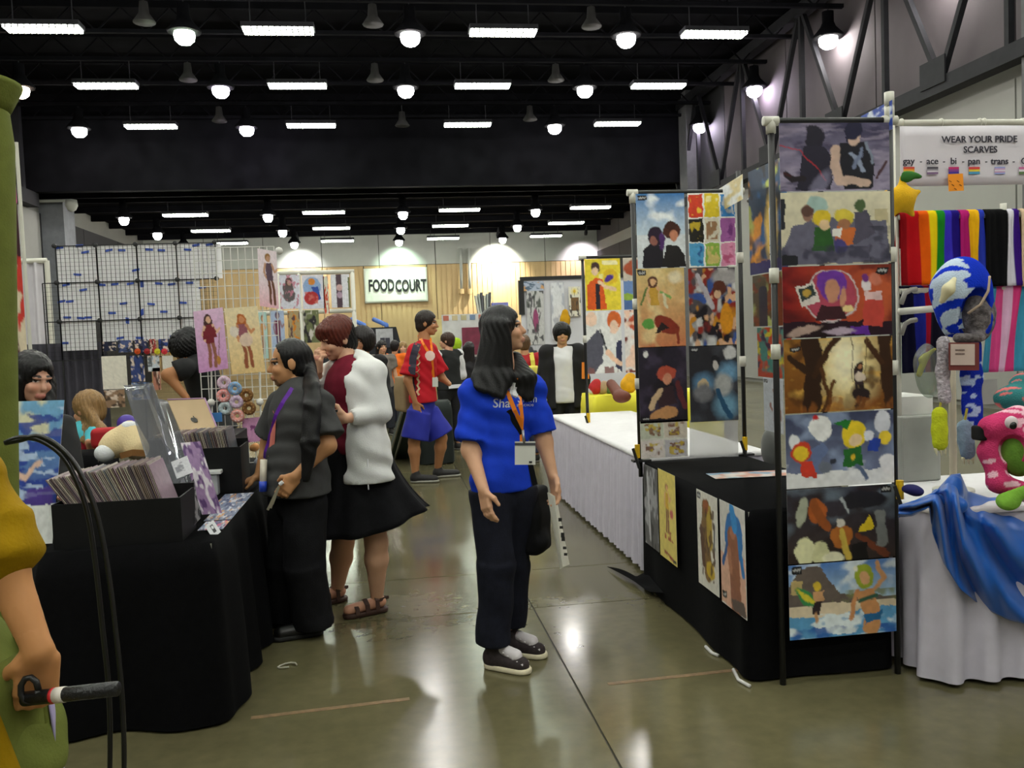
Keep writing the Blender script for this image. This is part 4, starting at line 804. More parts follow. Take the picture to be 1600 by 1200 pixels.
def skeleton(xy, H, yaw, z0=0.0, **kw):
    f = V(math.sin(math.radians(yaw)), -math.cos(math.radians(yaw)), 0); sd = V(math.cos(math.radians(yaw)), math.sin(math.radians(yaw)), 0); o = V(xy[0], xy[1], z0)
    L = dict(nk=(0, .0, .825), sa=(-.107, 0, .81), sb=(.107, 0, .81), ea=(-.135, 0, .63), eb=(.135, 0, .63), wa=(-.14, .03, .485), wb=(.14, .03, .485), pel=(0, 0, .545), ha=(-.055, 0, .50), hb=(.055, 0, .50), ka=(-.058, .01, .28), kb=(.058, .01, .28), aa=(-.06, 0, .05), ab=(.06, 0, .05), hd=(0, .012, .925))
    L.update(kw); return {k: o+sd*v[0]*H+f*v[1]*H+V(0, 0, v[2]*H) for k, v in L.items()}
def ribbon(name, pts, wd, th, mat, parent, ref):
    """flat strap through pts; ref(p) gives the outward normal"""
    pts = [np.asarray(q, float) for q in pts]; vs = []; fs = []
    for i, q in enumerate(pts):
        d = unit(pts[min(i+1, len(pts)-1)]-pts[max(0, i-1)]); n = unit(np.asarray(ref(q) if callable(ref) else ref, float)); sdv = unit(np.cross(d, n)); n = np.cross(sdv, d)
        for a, b in ((-1, -1), (1, -1), (1, 1), (-1, 1)): vs.append(q+sdv*a*wd/2+n*b*th/2)
    for i in range(len(pts)-1):
        for k in range(4): fs.append((i*4+k, i*4+(k+1) % 4, (i+1)*4+(k+1) % 4, (i+1)*4+k))
    fs += [(3, 2, 1, 0), tuple((len(pts)-1)*4+k for k in range(4))]
    return to_obj(name, vs, fs, mat, parent)
def bvh_of(o):
    me = o.data; off = o.location; return BVHTree.FromPolygons([Vector(v.co)+off for v in me.vertices], [tuple(p.vertices) for p in me.polygons])
def onto(bv, pts, d, gap=.004, back=.6):
    """drop points along direction d onto a surface, lifted by gap"""
    d = unit(d); out = []
    for q in pts:
        hit = bv.ray_cast(Vector(np.asarray(q)-d*back), Vector(d)); out.append(np.array(hit[0])-d*gap if hit[0] is not None else np.asarray(q, float))
    return out
def path(pts, n):
    pts = [np.asarray(q, float) for q in pts]; out = []
    for a, b in zip(pts[:-1], pts[1:]):
        for i in range(n): out.append(lerp(a, b, i/n))
    return out+[pts[-1]]
def hairmat(name, c, rough=.42): return M(name, c, rough, .35, 30, bump=.35, bs=90, spec=.35, stretch=(6, 6, .6))
BLKH = hairmat('black_hair', (11, 10, 12), .36); ORG = M('orange_lanyard', (240, 132, 20), .5, .05); BLKFAB = M('black_fabric', (15, 15, 18), .85, .3, 20, bump=.1, bs=150, spec=.2)
WHTC = M('white_print', (228, 228, 232), .6, .02); BADGE = M('badge_card', (206, 206, 200), .4, .03)
DENIM = M('dark_denim', (22, 24, 36), .85, .25, 30, bump=.2, bs=160, spec=.2)

# ---------------- woman in blue T-shirt
D = 4.2
W = lambda x, y, d=0.0: P(x, y, D+d)
J = dict(nk=W(789, 588), sa=W(741, 612, -.03), sb=W(829, 606, .06), ea=W(735, 703, -.08), eb=W(850, 690, .06), wa=W(755, 764, -.19), wb=W(863, 741, .02),
         pel=W(783, 745), ha=W(766, 772, -.02), hb=W(807, 772, .05), ka=W(775, 880, -.05), kb=W(800, 878, .12), aa=W(771, 1012, -.02), ab=W(795, 984, .15))
p = Person('woman in royal blue T-shirt with orange lanyard standing mid-aisle looking right', J, 24, (206, 158, 126), (W(786, 515, .02), .93, 76, 8, 0), 1.67, 1.06, .009,
           hands=((W(764, 812, -.22), (1, .5, 0), 34), (W(871, 780, 0), (-.9, -.3, 0), 46, 1, -1)), hh=.0034, lips=(188, 120, 104))
BLUE = M('royal_blue_jersey', (26, 62, 196), .8, .1, 14, bump=.12, bs=240, spec=.15)
p.shirt(BLUE, W(783, 766)[2], (.84, .84), .013, .0055, h=.008, loose=.010)
p.trousers(DENIM, .012, .97, .022, .006, topz=W(783, 762)[2], knee=.012, h=.009)
p.shoes(M('dark_check_canvas', (42, 32, 34), .8, .5, 60), M('cream_rubber', (214, 204, 176), .6), ((.75, -.6), (.8, -.5)), .25, laces=M('white_laces', (206, 200, 204), .7))
hr = p.cap_hair(.013, (.055, -.125, -.026, .1, .07, .102))
for i in range(9):      # straight hair falling behind the ear, to the chest on the near side and behind the far shoulder
    x = 745+i*6.2; hr.append(cap(W(764+i*3.0, 508, -.035-.004*i), W(x, 590, -.075+.004*abs(i-4)), .022, .022)); hr.append(cap(W(x, 590, -.075), W(742+i*5.6, 603+i*2.0+3*(i % 2), -.115), .021, .006))
for i in range(5): hr.append(cap(W(800+i*2, 560, .06), W(806+i*6, 590, -.02), .016, .018)); hr.append(cap(W(806+i*6, 590, -.02), W(806+i*6.5, 626-abs(i-3)*5, -.04), .017, .006))
p.hair(hr, BLKH, .0065, .034, amp=.002)
bv = bvh_of(p.shirt_o); view = FW
def on_shirt(pp, gap=.004): return onto(bv, [W(*q) for q in pp], view, gap)
ribbon('lanyard', on_shirt([(802, 572), (806, 592), (810, 612), (813, 632), (815, 652), (814, 672), (815, 690)], .008), .02, .003, ORG, p.root, -view)
ribbon('lanyard', on_shirt([(789, 606), (797, 622), (804, 640), (811, 656), (815, 672)], .007), .02, .003, ORG, p.root, -view)
ribbon('bag_strap', on_shirt([(795, 640), (806, 662), (816, 684), (824, 708), (831, 736), (836, 758)], .004), .026, .004, BLKFAB, p.root, -view)
bd = MB().obox(W(820.5, 708, -.19), RT*.046, unit(FW)*.002, UP*.052).build('badge', BADGE, p.root)
MB().obox(W(820.5, 694, -.191), RT*.046, unit(FW)*.0025, UP*.006).build('badge_band', M('badge_grey', (70, 70, 76), .5), bd)
MB().obox(W(829, 722, -.194), RT*.007, unit(FW)*.001, UP*.004).build('badge_mark', BPIPE, bd)
MB().tube([W(817, 672, -.185), W(818, 684, -.19), W(819, 692, -.192)], .006, 8).build('clip', M('clip_metal', (150, 150, 150), .3, metal=.8), p.root, True)
for i, (tx, cx, cy, hh_, xs_) in enumerate((('Sha', 783, 632, .042, 1.0), ('Swim', 826, 625, .036, .85), ('STUDIOS', 822, 635.5, .011, 1.3))):
    t = text('shirt_lettering', tx, W(cx, cy, -.3), RT, UP+RT*.08, hh_, WHTC, p.root, xs_, .0005, .012)
    off = np.array(t.location); vs = [np.array(v.co)+off for v in t.data.vertices]; nv = onto(bv, vs, view, .003)
    for v, q in zip(t.data.vertices, nv): v.co = Vector(q-off)
mb = MB()
for a_, b_, wd in (((797, 616), (799, 604), .006), ((800, 618), (803, 598), .008), ((804, 620), (806, 604), .010), ((796, 606), (803, 603), .004), ((807, 620), (809, 606), .006)):
    mb.tube(onto(bv, path([W(*a_), W(*b_)], 5), view, .003), wd, 6)
arc = [W(812+12*math.sin(i/9*1.5), 604+24*(1-math.cos(i/9*1.5)), 0) for i in range(10)]; mb.tube(onto(bv, arc, view, .003), .0022, 6)
mb.build('shirt_emblem', WHTC, p.root)
# black shoulder bag at her far hip, and the folded paper she holds
sh_bag = tag(blob('shoulder_bag', [rbox(W(838, 812, .12), V(.10, .045, .16), rotm(62), .03), ell(W(840, 842, .12), V(.05, .11, .05), None)], .009, BLKFAB, None, .03, disp=wrinkle(.006, 40, 4)), 'black cloth shoulder bag hanging at the hip of the woman in blue', 'bag')
fl = MB(); q0, q1 = W(862, 768, -.03), W(868, 772, -.03)
fl.add([W(855, 770, -.02), W(866, 776, -.06), W(879, 886, -.05), W(875, 889, -.02), W(857, 769, .0), W(869, 775, .03), W(890, 882, .05), W(877, 888, .0)], [(0, 3, 2, 1), (4, 5, 6, 7), (0, 1, 5, 4), (1, 2, 6, 5), (2, 3, 7, 6), (3, 0, 4, 7)])
fo = tag(fl.build('folded_program', M('newsprint', (222, 220, 208), .7, .04)), 'folded white printed programme in the hand of the woman in blue', 'paper')
mb = MB()
for i, (yy, wd) in enumerate(((812, .016), (824, .012), (836, .022), (842, .02), (856, .012), (866, .012))):
    x_ = 866+(yy-770)*.16; c = W(x_+2.5, yy, -.062); mb.obox(c, RT*.008, unit(FW)*.002, UP*wd*.5)
mb.build('print_block', BPIPE, fo)

# ---------------- long-haired man at the left table
D = 4.78
J = dict(nk=W(470, 606), sa=W(440, 628, .19), sb=W(496, 628, -.17), ea=W(420, 692, .26), eb=W(512, 696, -.22), wa=W(404, 744, .22), wb=W(462, 744, -.27),
         pel=W(463, 752), ha=W(452, 782, .09), hb=W(478, 782, -.09), ka=W(446, 880, .10), kb=W(476, 882, -.10), aa=W(446, 966, .16), ab=W(491, 975, -.03))
p = Person('man with long black ponytail in charcoal T-shirt, hand in pocket, at left table', J, -72, (196, 142, 98), (W(453, 567, 0), 1.06, -84, -4, 0), 1.64, 1.16, .010,
           hands=((W(385, 752, .2), (0, 0, -1), 20), (W(441, 770, -.26), (.2, 1, 0), 40, 1, -1)), hh=.0042, beard=(24, 20, 18), lips=(160, 92, 78))
GREYT = M('charcoal_jersey', (66, 66, 66), .85, .12, 16, bump=.12, bs=220, spec=.15)
p.shirt(GREYT, W(465, 768)[2], (.8, .8), .016, .006, loose=.03)
p.trousers(M('black_wide_denim', (23, 23, 26), .85, .25, 24, bump=.2, bs=150, spec=.15), .02, .99, .035, .008, topz=W(463, 760)[2], knee=.02)
p.shoes(M('black_leather', (16, 15, 16), .35, .2), M('black_rubber', (20, 20, 20), .7), ((-1, -.1), (-.95, -.25)), .28)
hr = p.cap_hair(.007, (.055, -.14, -.015, .15, .115, .15))
hr += [cap(p.hp(0, .09, .03), p.hp(.0, .10, -.06), .03, .03)]
for i in range(5): hr += [cap(p.hp(.0, .095, -.03), W(480+i*3.5, 604, -.16-.02*i), .022, .024), cap(W(480+i*3.5, 604, -.16-.02*i), W(480+i*4, 634, -.30), .022, .022), cap(W(480+i*4, 634, -.30), W(476+i*4.2, 690, -.335), .022, .020), cap(W(476+i*4.2, 690, -.335), W(472+i*2.5, 748+4*(i % 2), -.34), .02, .006)]
p.hair(hr, BLKH, .007, .014, amp=.0025)
bv = bvh_of(p.shirt_o)
PUR = M('purple_lanyard', (104, 34, 168), .5, .05)
ribbon('lanyard', onto(bv, path([W(468, 606), W(448, 640), W(430, 680), W(416, 716)], 6), FW, .006), .022, .003, PUR, p.root, -FW)
pa = onto(bv, [W(436, 640), W(444, 652), W(440, 690), W(426, 712)], FW, .003)
to_obj('shirt_print', pa+[q+FW*.002 for q in pa], [(0, 1, 2, 3), (7, 6, 5, 4), (0, 4, 5, 1), (1, 5, 6, 2), (2, 6, 7, 3), (3, 7, 4, 0)], M('coral_print', (206, 116, 104), .8), p.root)
lb = MB(); lb.tube([W(412, 718, -.14), W(411, 760, -.16)], .018, 8).build('badge_holder', M('pale_plastic', (206, 196, 180), .3), p.root, True)
MB().tube([W(411, 752, -.162), W(411, 768, -.162)], .02, 8).build('badge_cap', M('blue_plastic', (40, 70, 190), .35), p.root, True)
ky = empty('key_ring', W(432, 768, -.3), 'bunch of keys clipped at the pocket of the long-haired man', 'keys')
for i in range(5): MB().bar(W(436-i*1.2, 760+i*3, -.29), W(424-i*1.5+3*(i % 2), 785+i*3, -.30), .012, .003, FW).build('key', M('key_metal', (176, 168, 150), .3, metal=.7), ky)
MB().tube([W(437, 757, -.29), W(442, 753, -.29)], .01, 8).build('tag', WHTC, ky)

# ---------------- woman in white cardigan
D = 5.1
J = dict(nk=W(548, 566), sa=W(510, 590, .16), sb=W(582, 586, -.11), ea=W(497, 625, .12), eb=W(597, 645, -.13), wa=W(496, 582, -.02), wb=W(540, 654, -.27),
         pel=W(556, 700), ha=W(545, 738, .09), hb=W(572, 738, -.08), ka=W(536, 848, .13), kb=W(588, 848, -.08), aa=W(527, 922, .24), ab=W(589, 932, 0.0))
p = Person('woman with short auburn hair in white cardigan and black skirt', J, -58, (214, 166, 136), (W(526, 528, 0), 1.0, -62, -18, 6), 1.70, 1.14, .010,
           hands=((W(497, 548, -.08), (.6, .6, 0), 75), (W(520, 650, -.28), (0, 1, .3), 50, 1, -1)), hh=.0042, lips=(170, 90, 84))
MAR = M('maroon_polo', (112, 28, 46), .85, .12, 20, bump=.1, bs=220, spec=.15)
p.shirt(MAR, W(556, 705)[2], (0, 0), .012, .004)
WCARD = M('white_knit', (222, 222, 220), .9, .04, 14, bump=.2, bs=260, spec=.1)
fv = p.f; cz = W(560, 742)[2]
cp_ = []
for a_, t in (('a', 1.0), ('b', 1.0)):
    cp_ += [cap(J['s'+a_], J['e'+a_], .068, .058), cap(J['e'+a_], lerp(J['e'+a_], J['w'+a_], .86), .056, .044, flat=True)]
inner = p.torso(.016, True)
cp_ += p.torso(.034, True)+[cap(J['pel'], W(566, 745, -.02), .195, .2, (p.f, .8))]
fv2 = V(math.sin(math.radians(-40)), -math.cos(math.radians(-40)), 0); open_c = lerp(J['nk'], J['pel'], .45)+fv2*.235+V(-.03, 0, 0)
blob('cardigan', cp_+[neg(rbox(open_c+p.sd*.0, V(.115, .2, .5), rotm(-40), .02)), neg(ell(J['nk']+fv*.1+V(0, 0, .05), V(.08, .13, .13), rotm(-58)))], .010, WCARD, p.root, .03, cuts=[((0, 0, cz-.02), (0, 0, -1))], disp=wrinkle(.009, 60, 6, (.6, .2, 1)))
SK = M('black_skirt_cloth', (16, 16, 19), .85, .3, 20, bump=.15, bs=150, spec=.15)
c0, c1 = lerp(J['pel'], J['nk'], .1), W(560, 826, .0)
def skirt_pt(u, v):
    a = u*2*math.pi; r = .165+.14*v**1.1+.016*v*math.sin(a*11+.6*math.sin(a*3)); c = lerp(c0, c1, v)
    z = 1.0+.10*max(0, math.cos(a-1.0))*v; return c+V(math.cos(a)*r*1.02, math.sin(a)*r*.9, 0)+V(.09, .02, .10)*max(0, math.cos(a+.1))**2*v**2
sheet('skirt', skirt_pt, 72, 16, SK, p.root, .006)
SAN = M('brown_sandal_leather', (66, 42, 34), .6, .2)
for q, d in (('a', unit((-.85, -.45, 0))), ('b', unit((-.85, -.35, 0)))):
    an = J['a'+q]; heel = V(an[0], an[1], 0)-d*.06; toe = heel+d*.26
    so = blob('sandal', [cap(heel+d*.04+V(0, 0, .014), toe-d*.04+V(0, 0, .014), .042, .046)], .007, SAN, p.root, .01, cuts=[((0, 0, .001), (0, 0, -1)), ((0, 0, .028), (0, 0, 1))])
    sdv = V(-d[1], d[0], 0)
    for t, hz, wd in ((.075, .112, .022), (.135, .09, .026), (.195, .074, .024)):
        c = heel+d*t; ribbon('strap', [c+sdv*.05+V(0, 0, .02), c+sdv*.044+V(0, 0, hz*.72), c+V(0, 0, hz), c-sdv*.044+V(0, 0, hz*.72), c-sdv*.05+V(0, 0, .02)], wd, .005, SAN, so, lambda z_, c=c: z_-c+V(0, 0, .001))
    ribbon('strap', [heel+d*.06+sdv*.042+V(0, 0, .08), heel+V(0, 0, .075)-d*.01, heel+d*.06-sdv*.042+V(0, 0, .08)], .018, .005, SAN, so, lambda z_, h_=heel+d*.05: V(*(z_-h_)[:2], .001))
da_, db_ = unit((-.85, -.45, 0)), unit((-.85, -.35, 0))
blob('foot', [cap(J['aa']*V(1, 1, 0)-da_*.02+V(0, 0, .06), J['aa']*V(1, 1, 0)+da_*.17+V(0, 0, .042), .034, .032), cap(J['ab']*V(1, 1, 0)-db_*.02+V(0, 0, .06), J['ab']*V(1, 1, 0)+db_*.17+V(0, 0, .042), .034, .032)], .008, M('foot_skin', (206, 150, 122), .5), p.root, .02, cuts=[((0, 0, .026), (0, 0, -1))])
AUB = hairmat('auburn_hair', (92, 38, 26)); 
p.hair(p.cap_hair(.017, (.055, -.125, -.062, .1, .075, .085))+[p.he((0, -.05, .072), (.07, .05, .03)), p.he((-.02, -.085, .042), (.045, .016, .022))], AUB, .007, .02, amp=.004, cuts=[(p.hp(0, .065, .03), p.hR @ V(0, 1, -1.0))])
p.hair(p.cap_hair(.011, (.055, -.10, -.04, .12, .085, .12))+[p.he((.0, .07, -.05), (.06, .035, .05))], BLKH, .007, .02, amp=.004, name='hair_underlayer')
PHB = tag(MB().obox(W(508, 642, -.30), RT*.02+FW*.03, UP*.006, np.cross(UP, RT*.02+FW*.03)*1.6).build('phone', M('phone_black', (20, 20, 24), .25)), 'dark phone held low by the woman in the white cardigan', 'phone')
pu = MB(); pu.tube([W(575, 690, -.2), W(574, 745, -.22), W(576, 765, -.22)], .004, 6)
pu.build('drawstring', WHTC, p.root)

# ---------------- man in red jersey walking right
D = 9.7
J = dict(nk=W(664, 533), sa=W(648, 547, -.19), sb=W(672, 545, .19), ea=W(637, 594, -.22), eb=W(690, 590, .24), wa=W(649, 628, -.2), wb=W(702, 600, .15),
         pel=W(661, 626), ha=W(655, 644, -.09), hb=W(668, 644, .09), ka=W(647, 690, -.10), kb=W(690, 684, .12), aa=W(649, 740, -.08), ab=W(684, 732, .22))
p = Person('man in red jersey and blue shorts with orange lanyard walking right', J, 70, (178, 124, 86), (W(667, 505, 0), 1.12, 80, -4, 0), 1.8, 1.06, .013,
           hands=((W(653, 645, -.2), (.3, 1, 0), 30), None), hh=.006, brow=(24, 18, 16))
REDJ = M('red_jersey', (188, 28, 42), .75, .08, 10, bump=.1, bs=150, spec=.2)
p.shirt(REDJ, W(660, 628)[2], (.85, .85), .018, .006, loose=.03)
bv = bvh_of(p.shirt_o)
ribbon('side_stripe', onto(bv, path([W(656, 538), W(650, 560), W(648, 590), W(652, 620)], 6), FW, .005), .075, .004, M('navy_stripe', (44, 40, 56), .8), p.root, -FW)
zz = []
for i in range(16): y = 542+i*5; zz.append(W(656+(i % 2)*3-(1 if i > 6 else 0), y))
ribbon('stripe_trim', onto(bv, zz, FW, .010), .022, .004, M('beige_trim', (196, 170, 134), .8), p.root, -FW)
ribbon('lanyard', onto(bv, path([W(654, 523), W(664, 540), W(674, 556)], 4), FW, .012), .035, .004, ORG, p.root, -FW)
ribbon('lanyard', onto(bv, path([W(672, 528), W(676, 550), W(678, 590)], 4), FW, .012), .03, .004, ORG, p.root, -FW)
MB().obox(W(680, 597, -.14), RT*.03, FW*.003, UP*.05).build('badge', BADGE, p.root)
MB().lathe(W(672, 556, -.17), [(.0, .0), (.05, .004), (.055, .012), (.0, .016)], 10, -FW).build('chest_emblem', M('pale_pink_print', (236, 206, 196), .7), p.root)
BLS = M('blue_shorts', (32, 40, 158), .75, .1)
p.trousers(BLS, .03, .46, .05, .006, 'shorts', topz=W(661, 622)[2])
p.shoes(M('dark_trainers', (30, 28, 30), .6), M('grey_sole', (150, 148, 140), .6), ((.95, -.2), (1, .05)), .29, .010)
p.hair(p.cap_hair(.012, (.055, -.12, -.025, .1, .078, .1)), hairmat('dark_brown_hair', (34, 24, 20)), .009, .02)
tb = tag(blob('tote_bag', [rbox(W(631, 615, .22), V(.06, .16, .2), rotm(20), .03), cap(W(640, 560, .2), W(633, 595, .22), .02, .03)], .015, M('tan_canvas', (150, 126, 92), .85), None, .06, disp=wrinkle(.008, 22, 3)), 'tan tote bag slung behind the man in the red jersey', 'bag')
# ================================================================== LEFT BOOTH
lt = draped_table('draped_table', 'long black draped table of print bins along the left of the aisle', -1.42, -.72, 3.74, 6.5, 0.75, BLACK, amp=0.026, wl=0.36, seed=12, flare=0.04)
BBOX = M('black_bin', (14, 14, 16), .6, .2, 12, spec=.25)
def bin_box(label, x0, x1, y0, y1, z0, z1, t=.008):
    e = empty('print_bin', ((x0+x1)/2, (y0+y1)/2, z0), label, 'box')
    MB().box((x0, y0, z0), (x1, y1, z0+t)).build('base', BBOX, e)
    MB().box((x0, y0, z0+t), (x1, y0+t, z1)).build('front_panel', BBOX, e); MB().box((x0, y1-t, z0+t), (x1, y1, z1+.02)).build('back_panel', BBOX, e)
    MB().box((x0, y0+t, z0+t), (x0+t, y1-t, z1)).build('side_panel', BBOX, e); MB().box((x1-t, y0+t, z0+t), (x1, y1-t, z1)).build('side_panel', BBOX, e)
    return e
TZ = .7525
bin_box('near black bin packed with sleeved prints on the left table', -1.36, -.86, 3.80, 4.07, TZ, .935)
bin_box('farther black bin of sleeved prints beside the laptop', -1.18, -.80, 4.98, 5.26, TZ, 1.0)
cr = tag(MB().box((-1.41, 4.16, TZ), (-1.02, 4.6, .975)).build('storage_crate', BBOX, bevel=.006), 'plain black crate behind the near print bin', 'crate')
cr2 = tag(MB().box((-1.41, 5.4, TZ), (-.90, 5.9, 1.02)).build('storage_crate', BBOX, bevel=.006), 'plain black crate under the gold laptop', 'crate')
pc = [(150, 138, 136), (120, 100, 100), (168, 160, 150), (96, 84, 92), (182, 172, 150), (138, 122, 112), (108, 110, 116), (156, 134, 146), (190, 180, 166)]
SLV = [M(f'sleeved_print_{i}', c, .3, .15, 40, spec=.5) for i, c in enumerate(pc)]
def print_row(n, x0, x1, y0, y1, z0, hgt, a0, a1, grp, label):
    base = None
    for i in range(n):
        t = i/(n-1); a = math.radians(a0+(a1-a0)*t+random.uniform(-.25, .25)); hh_ = hgt*random.uniform(.965, 1.0); x = x0+(x1-x0)*t
        d = V(-math.sin(a), 0, math.cos(a)); nrm = V(math.cos(a), 0, math.sin(a))
        o = MB().obox(V(x, (y0+y1)/2, z0)+d*hh_/2, d*hh_/2, V(0, (y1-y0)/2-random.uniform(0, .006), 0), nrm*.0016).build('sleeved_print', SLV[random.randrange(len(SLV))])
        tag(o, label, 'print', grp)
print_row(58, -1.20, -.885, 3.815, 4.05, TZ+.012, .335, 34, 17, 'prints in the near black bin', 'sleeved print standing edge-on in the near black bin')
print_row(44, -1.10, -.82, 4.995, 5.24, TZ+.012, .34, 20, 10, 'prints in the farther black bin', 'sleeved print standing edge-on in the farther black bin')
a = A(36, 50, .66, (120, 90, 130), seed=61); a.mott((206, 190, 206), 5, 6, .5, .66, 1).mott((70, 44, 80), 5, 6, .6, .7, 1)
# glossy sheets standing between the bins
FILM = clear_film('acetate', (205, 208, 214), .22, .10)
def quad(name, pts, d, mat, nu=14, nv=20, curl=.03, thick=.0012):
    c = [P(x, y, dd) for (x, y), dd in zip(pts, d)]
    return sheet(name, lambda u, v: lerp(lerp(c[0], c[1], u), lerp(c[3], c[2], u), v)+FW*curl*math.sin(u*3.1)*math.cos(v*2.2), nu, nv, mat, None, thick)
tag(quad('acetate_sleeve', [(193, 602), (238, 598), (300, 770), (246, 772)], (4.35, 4.3, 4.1, 4.12), FILM, curl=.05), 'tall curled clear acetate sleeve behind the near print bin', 'sleeve')
tag(quad('acetate_sleeve', [(240, 622), (262, 628), (334, 800), (284, 806)], (4.42, 4.42, 4.12, 4.12), FILM, curl=.04), 'narrow clear acetate sleeve to the right of the curled one', 'sleeve')
a = A(30, 60, .5, (150, 120, 160), seed=62); a.mott((90, 60, 110), 4, 7, .5, .6, 1).mott((214, 206, 214), 5, 7, .6, .7, 1)
c = [P(282, 692, 4.16), P(302, 690, 4.16), P(287, 806, 4.04)]; poster('art_print', a, c[0], c[1]-c[0]+V(.03, 0, 0), c[2]-c[0]+V(.08, 0, 0), 'purple print leaning between the bins on the left table', 'print')
a = A(20, 34, .5, (60, 56, 62), seed=63); a.mott((150, 146, 150), 4, 6, .5, .62, 1)
c = [P(290, 762, 3.98), P(303, 748, 4.0), P(300, 824, 3.9)]; poster('art_print', a, c[0], c[1]-c[0], c[2]-c[0], 'narrow grey print at the right corner of the near bin', 'print')
a = A(22, 22, 1, (214, 214, 220), seed=64); a.mott((120, 120, 130), 3, 9, .5, .6, .8, region=(.1, .2, .6, .9))
c = [P(267, 722, 4.05), P(292, 712, 4.03), P(276, 748, 4.0)]; poster('price_card', a, c[0], c[1]-c[0], c[2]-c[0], 'small pale price card clipped above the near bin', 'card')
a = A(22, 22, 1, (196, 196, 200), seed=65); a.rect(.4, .2, .7, .8, (30, 30, 34)).ell(.55, .4, .12, .12, (200, 200, 204))
c = [P(320, 822, 3.85), P(333, 812, 3.88), P(332, 841, 3.78)]; poster('price_card', a, c[0], c[1]-c[0], c[2]-c[0], 'tiny grey card standing at the table corner', 'card')
# white tub, flat prints, laptop
wb_ = empty('white_tub', P(330, 768, 4.72), 'small white plastic tub with lid behind the flat prints', 'tub')
c = G(329, 772, TZ)
MB().box((c[0]-.07, c[1]-.05, TZ), (c[0]+.05, c[1]+.07, .865)).build('body', M('tub_plastic', (190, 192, 196), .4), wb_, bevel=.006)
MB().box((c[0]-.08, c[1]-.06, .865), (c[0]+.07, c[1]+.08, .885)).build('lid', M('tub_lid', (216, 216, 216), .4), wb_, bevel=.004)
for i, (x0, y0, x1, y1) in enumerate(((352, 772, 414, 768), (342, 786, 402, 782), (332, 800, 386, 797), (322, 815, 374, 813))):
    a = A(40, 14, 3, (120, 130, 156), seed=66+i); a.mott((206, 206, 214), 8, 3, .5, .62, 1).mott((60, 70, 110), 8, 4, .55, .65, 1).mott((206, 150, 90), 9, 3, .66, .72, 1)
    if i == 3: a.mott((206, 80, 110), 6, 2, .6, .7, 1)
    q0, q1, q2 = G(x0, y0, TZ+.003), G(x1, y1, TZ+.003), G(x0-9, y0+13.5, TZ+.003); q1[0] = min(q1[0], -.735); q0 = V(*q0); poster('art_print', a, q0, V(q1[0]-q0[0], 0, 0), V(0, q2[1]-q0[1], 0), ['blue print lying farthest along the left table edge', 'blue-grey print lying second along the left table edge', 'pale blue print lying third along the left table edge', 'pink and blue print lying nearest at the left table corner'][i], 'print', 'prints lying flat on the left table')
lp = empty('laptop', (-1.2, 5.62, 1.022), 'open gold laptop seen from behind its lid', 'laptop')
GOLD = M('gold_aluminium', (176, 152, 118), .35, .05, metal=.35); 
l0, l1, l2, l3 = P(262, 625, 5.78), P(320, 623, 5.75), P(338, 668, 5.62), P(282, 672, 5.66)
mb = MB(); nb = unit(np.cross(l1-l0, l3-l0)); mb.add([l0, l1, l2, l3]+[q+nb*.008 for q in (l0, l1, l2, l3)], [(0, 3, 2, 1), (4, 5, 6, 7), (0, 1, 5, 4), (1, 2, 6, 5), (2, 3, 7, 6), (3, 0, 4, 7)])
lid = mb.build('lid', GOLD, lp)
ex = unit(l1-l0); ey = unit(l3-l0); cl_ = lerp((l0+l1)/2, (l2+l3)/2, .72); em = MB(); nn = -np.cross(ex, ey); nn = nn if nn @ FW < 0 else -nn
def disc(c, r, wd=.002, sx=1.0):
    em.add([c+nn*wd+ex*r*sx*math.cos(k*math.pi/8)+ey*r*math.sin(k*math.pi/8) for k in range(16)]+[c+ex*r*sx*math.cos(k*math.pi/8)+ey*r*math.sin(k*math.pi/8) for k in range(16)], [tuple(range(16))]+[(k, (k+1) % 16, 16+(k+1) % 16, 16+k) for k in range(16)])
off = nn*.009
disc(cl_+off-ex*.008, .02, sx=.75); disc(cl_+off+ex*.006, .02, .002, .72); disc(cl_+off-ey*.026+ex*.004, .008, .002, .5)
em.build('lid_emblem', M('emblem_dark', (40, 30, 26), .3), lid)
MB().box((-1.36, 5.46, 1.024), (-1.04, 5.66, 1.038)).build('keyboard_deck', GOLD, lp)
rim = MB(); rim.tube([l0+V(0, 0, .003), l1+V(0, 0, .003), l2+V(.003, 0, 0)], .005, 6); rim.build('lid_edge', M('lilac_edge', (168, 130, 168), .4), lid)
# cream plush cone on the crate
pl = blob('plush_toy', [ell(P(192, 690, 4.5), V(.085, .07, .075)), ell(P(175, 697, 4.48), V(.06, .06, .05)), cap(P(200, 672, 4.5), P(214, 700, 4.45), .05, .06)], .009, M('cream_fleece', (226, 204, 158), .95, .05, 20, bump=.3, bs=120), None, .04, disp=wrinkle(.006, 50, 9))
tag(pl, 'cream and white plush toy on the crate behind the near bin', 'plush')
blob('white_part', [ell(P(164, 708, 4.44), V(.05, .05, .045)), ell(P(202, 668, 4.5), V(.045, .045, .035))], .009, M('white_fleece', (222, 224, 226), .95, .03, bump=.3, bs=120), pl, .02)
ribbon('brown_band', path([P(190, 712, 4.40), P(208, 707, 4.37), P(228, 708, 4.38)], 5), .03, .02, M('brown_fleece', (140, 96, 50), .9), pl, -FW)
q0_, q1_ = P(158, 700, 5.25), P(212, 700, 5.25); stt = draped_table('draped_table', 'narrow black draped stand behind the cream plush toy', q0_[0]-.12, -1.53, 5.02, 5.4, P(172, 699, 5.2)[2], BLACK, seed=21)
tag(blob('purple_ball', [ell(P(198, 662, 5.3), V(.055, .055, .055))], .009, M('purple_vinyl', (66, 36, 150), .4), None), 'round purple ball behind the cream plush toy', 'ball')
